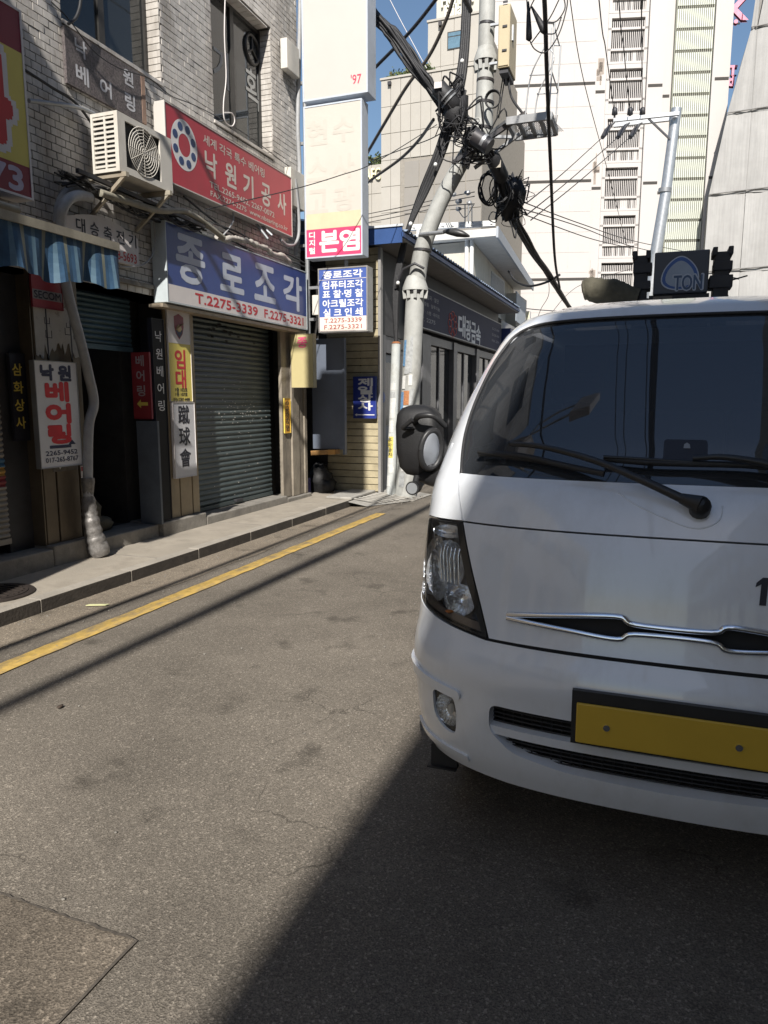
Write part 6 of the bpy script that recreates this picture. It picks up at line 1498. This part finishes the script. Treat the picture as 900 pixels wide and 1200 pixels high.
# lamps
lens = glass('clear_lens', (.93, .94, .95), .01, .97, 1.5)
ref = mat('reflector_chrome', (.90, .92, .95), .14, .8, var=.03, bump=.5, bscale=45); amber = mat('amber', (.55, .18, .03), .3); bulbm = mat('bulb_glass', (.7, .7, .7), .1)
def bowl(m, c, nrm, r, d, flutes=18, n=54, k=7, ry=None):
    nrm = Vector(nrm).normalized(); a = nrm.cross(Vector((0, 0, 1))).normalized(); b = a.cross(nrm); ry = ry or r; vs = []
    for j in range(k + 1):
        f = j / k
        for i in range(n):
            t = 2 * math.pi * i / n; w_ = 1 - (.03 * (i % 3 == 0)) * f
            vs.append(Vector(c) - nrm * d * (1 - f * f) + a * r * f * math.cos(t) * w_ + b * ry * f * math.sin(t) * w_)
    m.add(vs, [(j * n + i, j * n + (i + 1) % n, (j + 1) * n + (i + 1) % n, (j + 1) * n + i) for j in range(k) for i in range(n)], False)
def headlight(sg):
    hp = [(-B(1.146) - gap, 1.146), (-q(1.22), 1.136), (-SM + .02, 1.098), (-SM - .05, 1.06), (-SM - .05, .93), (-q(1.40), .855), (-q(1.1), .826), (-q(.8), .803), (-q(.58), .786), (-B(.80) - gap, .80), (-B(.95) - gap, .95), (-B(1.05) - gap, 1.05)]
    hp = rc(hp, .012, 2); f = (lambda p: p) if sg < 0 else mir
    ho = panel('headlight', f(hp), mat('lamp_housing', (.55, .57, .60), .25, .55, var=.45, scale=22, bump=.8, bscale=35), off=-.075, thick=0, g=.05)
    # black wedge beside the nose panel and the rim of the cavity
    wedge = [(-B(z) - gap, z) for z in (1.146, 1.05, .95, .80)] + [(-B(.80) - .02, .795), (-B(.95) - .035, .95), (-B(1.05) - .035, 1.05), (-B(1.146) - .03, 1.142)]
    panel('wedge', f(wedge), blackp, off=-.004, thick=.07, g=.03, parent=ho)
    rim = rc([(a * (1 if True else 1), b) for a, b in hp], .001, 1); cs = sum(p[0] for p in hp) / len(hp); cz = sum(p[1] for p in hp) / len(hp)
    inner_ = [(cs + (a - cs) * .93, cz + (b - cz) * .955) for a, b in hp]
    panel('rim', f(hp), blackp, off=-.005, thick=.02, holes=[f(inner_)], g=.03, parent=ho)
    m = MB()
    def C_(s, z, o): return TS(s * -sg * -1 if sg < 0 else -s, z, o)
    for (s, z, r, ry, d) in ((-q(.97), .975, .080, .105, .06), (-q(.80), .885, .062, .055, .045), (-q(1.12), .895, .060, .050, .04), (-q(1.2), .99, .045, .09, .035), (-q(.98), 1.108, .065, .024, .02)):
        s_ = s if sg < 0 else -s; bowl(m, TS(s_, z, -.026), (TN(s_, z) + Vector((0, -1.1, .45))), r, d, ry=ry)
    m.build('reflector', ref, ho); m = MB()
    for (s, z) in ((-q(.98), .985), (-q(.80), .875), (-q(1.15), .90)):
        s_ = s if sg < 0 else -s; c = TS(s_, z, -.055); m.blob(c, (.011, .02, .011), 1, 0, 10, 8)
    m.build('bulb', bulbm, ho)
    m = MB(); rnd = random.Random(9)
    for i in range(9):
        s_ = (-q(.85) - i * .022) * (1 if sg < 0 else -1); m.tube([TS(s_, 1.055, -.035), TS(s_, 1.035 - .01 * (i % 3), -.03), TS(s_, .93, -.045)], .006, 6)
    m.build('flute', ref, ho)
    ind = [(-q(1.33), .872), (-q(.62), .822), (-q(.60), .795), (-q(1.12), .832), (-q(1.33), .850)]
    ind = [(-q(1.30), .868), (-q(1.0), .850), (-q(.63), .828), (-q(.60), .800), (-q(.9), .822), (-q(1.2), .842)]
    panel('indicator', f(ind), mat('indicator_smoke', (.20, .17, .15), .25, .3, var=.2, scale=60), off=-.012, thick=.02, g=.03, parent=ho)
    s_ = -q(.86) * (1 if sg < 0 else -1); MB().blob(TS(s_, .840, -.010), (.015, .008, .006), 5, .2, 10, 6).build('indicator_bulb', amber, ho)
    panel('lens', f(hp), lens, off=-.001, thick=0, g=.03, parent=ho)
    return ho
headlight(-1); headlight(1)
def foglamp(sg):
    f = (lambda p: p) if sg < 0 else mir; cs = sum(p[0] for p in fog) / len(fog); cz = sum(p[1] for p in fog) / len(fog)
    ho = panel('fog_lamp', f([(cs + (a - cs) * 1.1, cz + (b - cz) * 1.1) for a, b in fog]), mat('fog_housing', (.10, .105, .11), .3, .4), off=-.045, thick=0, g=.03)
    panel('rim', f([(cs + (a - cs) * 1.03, cz + (b - cz) * 1.03) for a, b in fog]), blackp, off=-.010, thick=.03, holes=[f([(cs + (a - cs) * .90, cz + (b - cz) * .92) for a, b in fog])], g=.02, parent=ho)
    m = MB(); s_ = cs if sg < 0 else -cs; bowl(m, TS(s_, cz + .005, -.016), TN(s_, cz) + Vector((0, -.6, 0)), .052, .035, ry=.062); m.build('reflector', ref, ho)
    m = MB(); m.blob(TS(s_, cz, -.03), (.012, .016, .02), 2, 0, 10, 8); m.build('bulb', bulbm, ho)
    panel('lens', f([(cs + (a - cs) * .93, cz + (b - cz) * .94) for a, b in fog]), lens, off=-.009, thick=0, g=.02, parent=ho)
foglamp(-1); foglamp(1)

# sides, doors, roof, back of the cab
BK = SM + 1.42
def side(sg):
    f = (lambda p: p) if sg < 0 else mir; a = -SE - gap; d0, d1 = -SM - .075, -SM - 1.02
    dr = panel('door', f([(d0, 1.88), (d1, 1.90), (d1, .62), (d1 + .25, .62), (d1 + .42, .86), (d0, .88)]), paint, holes=[f(rc([(d0 - .05, 1.34), (d0 - .06, 1.80), (d1 + .08, 1.80), (d1 + .08, 1.34)], .04))], thick=.03, g=.06)
    panel('window', f([(d0 - .04, 1.33), (d0 - .04, 1.81), (d1 + .07, 1.81), (d1 + .07, 1.33)]), scr, off=-.012, thick=0, g=.1, parent=dr)
    s_ = (d1 + .14) * (1 if sg < 0 else -1); MB().tube([TS(s_, 1.17, .02), TS(s_ + .12 * (1 if sg < 0 else -1) * 1, 1.17, .02)], .012, 8).build('handle', blackp, dr)
    panel('rear_quarter', f([(d1 - gap, 1.90), (-BK, 1.90), (-BK, .62), (d1 - gap, .62)]), paint, thick=.03, g=.08)
    panel('roof_side', f([(-SE - gap, 1.945), (-BK, 1.945), (-BK, 1.905), (d1, 1.905), (-SE - gap, 1.90)]), paint, thick=.02, g=.06)
    arch = [(-SE - .155, .86)] + [(-SM - .56 + .38 * math.cos(t), .42 + .40 * math.sin(t)) for t in [i * math.pi / 14 for i in range(2, 13)]] + [(-SM - .90, .60), (d1 + .26, .60)] 
    m = MB(); w_ = -.86 if sg < 0 else .80
    xw = XC + sg * .80
    m.tube([(xw - sg * .02, 3.02 + .36 * math.cos(t), .40 + .36 * math.sin(t)) for t in [i * math.pi / 14 for i in range(0, 15)]], .04, 6); m.box(xw - .05, xw + .05, 3.40, 4.0, .42, .60); m.build('wheel_arch', blackp, tk)
side(-1); side(1)
for sg in (-1, 1):
    panel('corner_panel', (lambda p: p if sg < 0 else mir(p))([(-SM - .075, 1.07), (-SM - .30, .90), (-SM - .225, .875), (-SM - .055, .875)]), paint, thick=.02, g=.05)
m = MB(); rings = []; base = []
for i in range(61):
    s_ = -BK + 2 * BK * i / 60; base.append(T0(s_, 1.945))
cy = 3.6
for f_ in (1, .97, .85, .6, .3, .02): rings.append([Vector((XC + (p.x - XC) * f_, cy + (p.y - cy) * f_ if f_ < 1 else p.y, 1.945 + .028 * (1 - f_ ** 3))) for p in base])
vs = [v for r_ in rings for v in r_]; n = 61
m.add(vs, [(j * n + i, j * n + (i + 1) % n, (j + 1) * n + (i + 1) % n, (j + 1) * n + i) for j in range(5) for i in range(n)], True)
m.build('roof', paint, tk, fix=True)
m = MB(); yb_ = T0(BK, .9).y; m.box(XC - .86, XC + .86, yb_ - .03, yb_ + .0, .60, 1.30); m.prism([(XC - .86, yb_ - .03, 1.30), (XC + .86, yb_ - .03, 1.30), (XC + .60, yb_ - .03, 1.93), (XC - .60, yb_ - .03, 1.93)], (0, .03, 0)); m.build('back_wall', paint, tk)
# cabin
cabin = mat('cabin_grey', (.045, .045, .05), .8, var=.1); seat_m = mat('seat_dark', (.035, .035, .04), .8, var=.2, scale=12)
m = MB(); m.box(XC - .78, XC + .78, 2.62, 2.95, .95, 1.27); m.box(XC - .80, XC + .80, 2.5, yb_ - .05, .70, .74); m.box(XC - .55, XC + .55, yb_ - .08, yb_ - .04, .75, 1.85); m.build('dashboard', cabin, tk)
m = MB(); m.box(XC - .82, XC + .82, 2.55, 2.80, .35, .94); m.build('firewall', shade, tk)
for x in (-.45, .0, .45):
    t_ = MB(); t_.box(XC + x - .22, XC + x + .22, 3.30, 3.75, .90, 1.02); t_.box(XC + x - .22, XC + x + .22, 3.66, 3.78, 1.02, 1.52); st = t_.build('seat', seat_m, tk, bevel=.03)
    if x: MB().box(XC + x - .12, XC + x + .12, 3.66, 3.76, 1.55, 1.70).build('headrest', seat_m, st, bevel=.03)
m = MB(); c = Vector((XC + .42, 3.02, 1.28)); m.tube([c + Vector((.18 * math.cos(t * .3142), .12 * math.sin(t * .3142), .14 * math.sin(t * .3142))) for t in range(21)], .013, 8); m.tube([c, c + Vector((0, -.1, -.15))], .03, 8); m.tube([c - Vector((.17, 0, 0)), c + Vector((.17, 0, 0))], .012, 6); m.build('steering_wheel', blackp, tk)
# dark card with a pale mark, inside the screen
pA, pB = body_sz(777, 542), body_sz(829, 510)
card = panel('dash_card', rc([(pA[0], pA[1]), (pA[0], pB[1] - .01), (pB[0], pB[1] - .01), (pB[0], pA[1])], .012), mat('card_navy', (.012, .014, .025), .5), off=-.004, thick=.002, g=.05)
sz = body_sz(806, 523); panel('pale_mark', [(sz[0] - .011, sz[1] - .006), (sz[0] - .009, sz[1] + .006), (sz[0], sz[1] + .012), (sz[0] + .009, sz[1] + .006), (sz[0] + .011, sz[1] - .006)], mat('mark_grey', (.25, .27, .3), .5), off=-.0015, thick=0, g=.05)
# wipers
def wiper(blade, arm, pivot):
    m = MB(); m.tube(catmull([body(*p, .022) for p in blade], 5), .011, 6); w_ = m.build('wiper', black_rubber, tk)
    m = MB(); P = [body(*p, o) for p, o in arm]; m.tube(catmull(P, 6), [.008 + .008 * i / (6 * (len(P) - 1)) for i in range(6 * (len(P) - 1) + 1)], 8); m.build('wiper_arm', blackp, w_)
    if pivot:
        c = body(*pivot, .0); nn = TN(*body_sz(*pivot)); m = MB(); m.tube([c, c + nn * .03, c + nn * .045, c + nn * .055], [.03, .032, .028, .01], 14); m.tube([body(*arm[-2][0], .035), c + nn * .04], [.016, .028], 10); m.build('pivot', blackp, w_)
    m = MB(); m.tube([body(*blade[0], .034), body(*blade[-1], .03)], .006, 5); m.build('blade_spine', blackp, w_)
wiper([(566, 536), (612, 538), (660, 548), (708, 561)], [((604, 528), .05), ((640, 533), .055), ((698, 549), .055), ((752, 574), .045), ((798, 590), .035), ((822, 600), .03)], (821, 599))
wiper([(708, 543), (760, 546), (815, 549), (870, 551), (915, 554)], [((812, 546), .04), ((850, 545), .05), ((905, 558), .05), ((960, 580), .04), ((1010, 600), .03)], (1015, 603))
# recess pressed into the cowl round the wiper pivot: a shallow raised lip
m = MB(); m.tube(catmull([body(*p, -.0008) for p in ((724, 578), (745, 592), (775, 606), (805, 617), (826, 620), (842, 610), (848, 592))], 6), .0026, 6); m.build('cowl_crease', paint, tk)
# mirrors
def mirror(sg):
    X = lambda x: x if sg < 0 else 2 * XC - x
    m = MB(); rows = []
    prof = [(0, .02), (.010, .055), (.04, .078), (.12, .088), (.21, .087), (.26, .08), (.285, .062), (.297, .035), (.30, .01)]
    c0 = Vector((X(-.928), 2.93, 1.245)); n = 20
    for h, r_ in prof:
        for i in range(n):
            t = 2 * math.pi * i / n; ce, se = math.cos(t), math.sin(t); e = .48
            dx = math.copysign(abs(ce) ** e, ce) * r_ * 1.08; dy = math.copysign(abs(se) ** e, se) * r_ * .85
            rows.append(c0 + Vector((dx + (-.012 if sg < 0 else .012) * (.5 - h / .33) * -1.2, dy, h)))
    m.add(rows, [(j * n + i, j * n + (i + 1) % n, (j + 1) * n + (i + 1) % n, (j + 1) * n + i) for j in range(len(prof) - 1) for i in range(n)], True)
    m.add(rows[:n], [tuple(range(n))[::-1]]); m.add(rows[-n:], [tuple(range(n))])
    mo = m.build('mirror', mat('mirror_black', (.012, .012, .013), .55, var=.15, scale=20, bump=.15, bscale=200), tk, fix=True)
    # round wide-angle glass in a ring, turned inwards and down
    cc = Vector((X(-.845), 2.82, 1.365)); nn = Vector((.80 * -sg, -.58, -.12)).normalized(); a = nn.cross(Vector((0, 0, 1))).normalized(); b = a.cross(nn)
    def ring(r1, r2, off=0): r1 *= .74; r2 *= .86; return [cc + nn * off + a * r1 * math.cos(t * .2618) + b * r2 * math.sin(t * .2618) for t in range(25)]
    MB().tube(ring(.072, .092), .012, 8).build('ring', blackp, mo)
    m = MB(); vs = [cc + nn * .012] + ring(.066, .086, .002)[:-1]; m.add(vs, [(0, 1 + i, 1 + (i + 1) % 24) for i in range(24)], True); m.build('wide_angle_glass', mat('mirror_glass', (.8, .82, .85), .02, 1.0, var=0), mo, fix=True)
    m = MB(); vs = [cc - nn * .035] + ring(.07, .09, -.004)[:-1]; m.add(vs, [(0, 1 + (i + 1) % 24, 1 + i) for i in range(24)], True); m.build('ring_back', blackp, mo)
    m = MB(); m.tube(catmull([Vector((X(-.93), 2.86, 1.475)), Vector((X(-.89), 2.80, 1.50)), Vector((X(-.83), 2.80, 1.50)), Vector((X(-.80), 2.86, 1.46))], 5), .012, 6); m.build('mirror_arm', blackp, mo); m = MB(); m.tube(catmull([Vector((X(-.93), 2.86, 1.45)), Vector((X(-.965), 2.82, 1.45)), Vector((X(-.92), 2.80, 1.485))], 5), .009, 6)
    m.build('mirror_arm', blackp, mo); m = MB(); m.tube(catmull([Vector((X(-.92), 2.92, 1.25)), Vector((X(-.84), 2.86, 1.24)), Vector((X(-.79), 2.84, 1.27))], 5), .03, 8); m.build('mirror_arm', blackp, mo)
    c = Vector((X(-.925), 2.82, 1.205)); m = MB(); m.tube([c, c + Vector((0, .05, 0))], [.029, .026], 16); m.tube([c + Vector((0, .03, 0)), Vector((X(-.93), 2.9, 1.25))], .014, 6); l_ = m.build('marker_lamp', blackp, mo); MB().tube([c - Vector((0, .004, 0)), c - Vector((0, .001, 0))], .023, 16).build('lens', mat('frost_lens', (.22, .23, .24), .3), l_)
    # white bracket plate on the pillar
mirror(-1); mirror(1)
# black bracket under the bumper corner
m = MB(); p0 = at(493, 905, Y=2.42); m.box(XC - .80, XC - .70, 2.44, 2.46, .22, .30); m.box(XC - .81, XC - .70, 2.42, 2.47, .215, .221); m.build('step_bracket', blackp, tk)
# chassis, wheels, load bed
m = MB()
for x in (-.4, .4): m.box(XC + x - .04, XC + x + .04, 2.55, 7.2, .45, .60)
m.box(XC - .7, XC + .7, 2.6, 3.5, .32, .62); m.build('chassis', blackp, tk)
tyre = mat('tyre', (.025, .025, .026), .8, var=.2, scale=20, bump=.5, bscale=80); rimm = mat('rim_grey', (.35, .35, .36), .4, .6)
def wheel(x, y, sg, r=.33):
    m = MB(); w_ = .18; prof = [(.55, -.5), (.88, -.5), (1, -.38), (1, .38), (.88, .5), (.55, .5)]; n = 28; vs = []
    for i in range(n):
        t = 2 * math.pi * i / n; vs += [(x + b * w_, y + a * r * math.cos(t), r + a * r * math.sin(t)) for a, b in prof]
    m.add(vs, [(i * 6 + k, i * 6 + k + 1, ((i + 1) % n) * 6 + k + 1, ((i + 1) % n) * 6 + k) for i in range(n) for k in range(5)], True)
    wo = m.build('wheel', tyre, tk); MB().tube([(x + sg * .02, y, r), (x + sg * .07, y, r)], [r * .56, r * .50], 24).build('rim', rimm, wo)
for x, sg in ((-.72, -1), (.72, 1)): wheel(XC + x, 3.02, sg); wheel(XC + x, 6.0, sg)
bedm = mat('bed_blue_grey', (.25, .28, .30), .5, .3, var=.15, dirt=.4)
m = MB(); m.box(XC - .85, XC + .85, 4.55, 7.3, .78, .84); m.build('bed_floor', bedm, tk)
for x in (-.85, .82): MB().box(XC + x, XC + x + .03, 4.55, 7.3, .845, 1.20).build('side_board', bedm, tk, bevel=.004)
MB().box(XC - .81, XC + .81, 7.27, 7.3, .845, 1.2).build('tail_board', bedm, tk)
# crane column behind the cab, its cover box with the emblem, and the outrigger boom
cr = mat('crane_black', (.028, .028, .032), .6, .2, var=.25, scale=8, dirt=.3, dcol=(.08, .07, .06)); YC = 4.35
def A4(px, py, y=YC): return at(px, py, Y=y)
def lumpy(x0, x1, yt, yb4, seed, name):
    p0, p1 = A4(x0, yb4), A4(x1, yt); rnd = random.Random(seed); m = MB(); H_ = p1.z - 1.30; n = 4
    m.box(p0.x, p1.x, YC, YC + .16, 1.0, p1.z - .012)
    for k in range(n):
        z = p0.z - .08 + (p1.z - p0.z + .06) * k / n; d = rnd.uniform(.0, .022); e = rnd.uniform(.0, .022); m.box(p0.x - d, p1.x + e, YC - .012, YC + .12, z, z + (p1.z - p0.z) / n * rnd.uniform(.5, 1.0))
    for x in (p0.x, p1.x): m.box(x - .012, x + .012, YC - .01, YC + .15, p1.z - .03, p1.z + .012)
    return m.build(name, cr, tk, bevel=.004)
lumpy(741, 760, 296, 360, 3, 'crane_column'); lumpy(834, 857, 291, 360, 4, 'crane_column')
p0, p1 = A4(765, 346), A4(832, 293)
sb = MB().box(p0.x, p1.x, YC - .03, YC + .16, p0.z, p1.z).build('emblem_box', mat('emblem_grey', (.055, .060, .072), .5, var=.08), tk, bevel=.006)
m = MB(); m.box(p0.x - .02, p1.x + .01, YC - .01, YC + .14, 1.05, p0.z - .003); m.box(A4(760, 0).x - .01, A4(766, 0).x + .01, YC + .02, YC + .1, A4(760, 316).z, A4(760, 302).z); m.box(A4(832, 0).x - .005, A4(836, 0).x + .01, YC + .02, YC + .1, A4(760, 350).z, A4(760, 302).z); m.build('crane_base', cr, tk)
m = MB(); m.box(A4(784, 0).x, A4(808, 0).x, YC - .02, YC - .012, A4(790, 354).z, A4(790, 347).z); m.build('latch_plate', mat('latch_brown', (.12, .10, .08), .5), tk)
ye = YC - .0315
ec = A4(798, 320, ye); ew = A4(825, 320, ye).x - ec.x; eh = A4(798, 296, ye).z - ec.z
def tri(s_, n=30, dz=0): 
    out = []
    for i in range(n):
        t = 2 * math.pi * i / n; r_ = 1 + .13 * math.cos(3 * (t - math.pi / 2)); w_ = 1.0
        sn = math.sin(t); x = math.cos(t) * ew * .80 * s_ * (1 - .36 * sn); z = (math.copysign(abs(sn) ** .9, sn)) * eh * .84 * s_
        out.append((ec.x + x - .004, z + ec.z + dz))
    return out
emb_pale = mat('emblem_pale', (.42, .46, .52), .5); emb_blue = mat('emblem_blue', (.04, .10, .30), .5)
def flat(poly, y, d=.001): 
    m = MB(); m.prism([(x, y, z) for x, z in poly], (0, -d, 0)); return m
flat(tri(1.0), ye, .0015).build('emblem_outline', emb_pale, sb, fix=True); flat(tri(.93), ye - .0016, .001).build('emblem_ring', emb_blue, sb, fix=True); flat(tri(.76, dz=-.004), ye - .0027, .001).build('emblem_field', mat('emblem_field', (.30, .35, .42), .5), sb, fix=True)
m = MB(); put(m, 'TON', 'Y', ye - .0040, A4(806, 331, ye).x, A4(806, 331, ye).z, (A4(0, 325, ye).z - A4(0, 338, ye).z), A4(823, 331, ye).x - A4(788, 331, ye).x, .10); m.build('lettering_edge', emb_pale, sb)
m = MB(); put(m, 'TON', 'Y', ye - .0052, A4(806, 331, ye).x, A4(806, 331, ye).z, (A4(0, 325.5, ye).z - A4(0, 337.5, ye).z), A4(822, 331, ye).x - A4(789, 331, ye).x, .03); m.build('lettering', mat('letter_steel_blue', (.05, .09, .17), .5), sb)
P = [A4(x, y) for x, y in ((682, 341), (684, 340.5), (692, 339), (703, 341), (720, 342), (735, 346), (748, 349))]; R_ = [2, 10, 12.5, 13, 12.5, 10.5, 9.5]
rnd = random.Random(5); C5 = catmull(P, 5); rad = [np.interp(i / 30 * 6, range(7), R_) * 4.6 / 850 * .98 * rnd.uniform(.95, 1.05) for i in range(31)]
MB().tube(C5, rad, 16).build('covered_boom', mat('khaki_cover', (.085, .078, .055), .85, var=.3, scale=14, bump=1.0, bscale=16), tk)
m = MB(); m.tube([A4(855, 329), A4(876, 323)], .004, 5); m.tube([A4(856, 325), A4(866, 327)], .004, 5); m.build('aerial', blackp, tk)
'''
'''
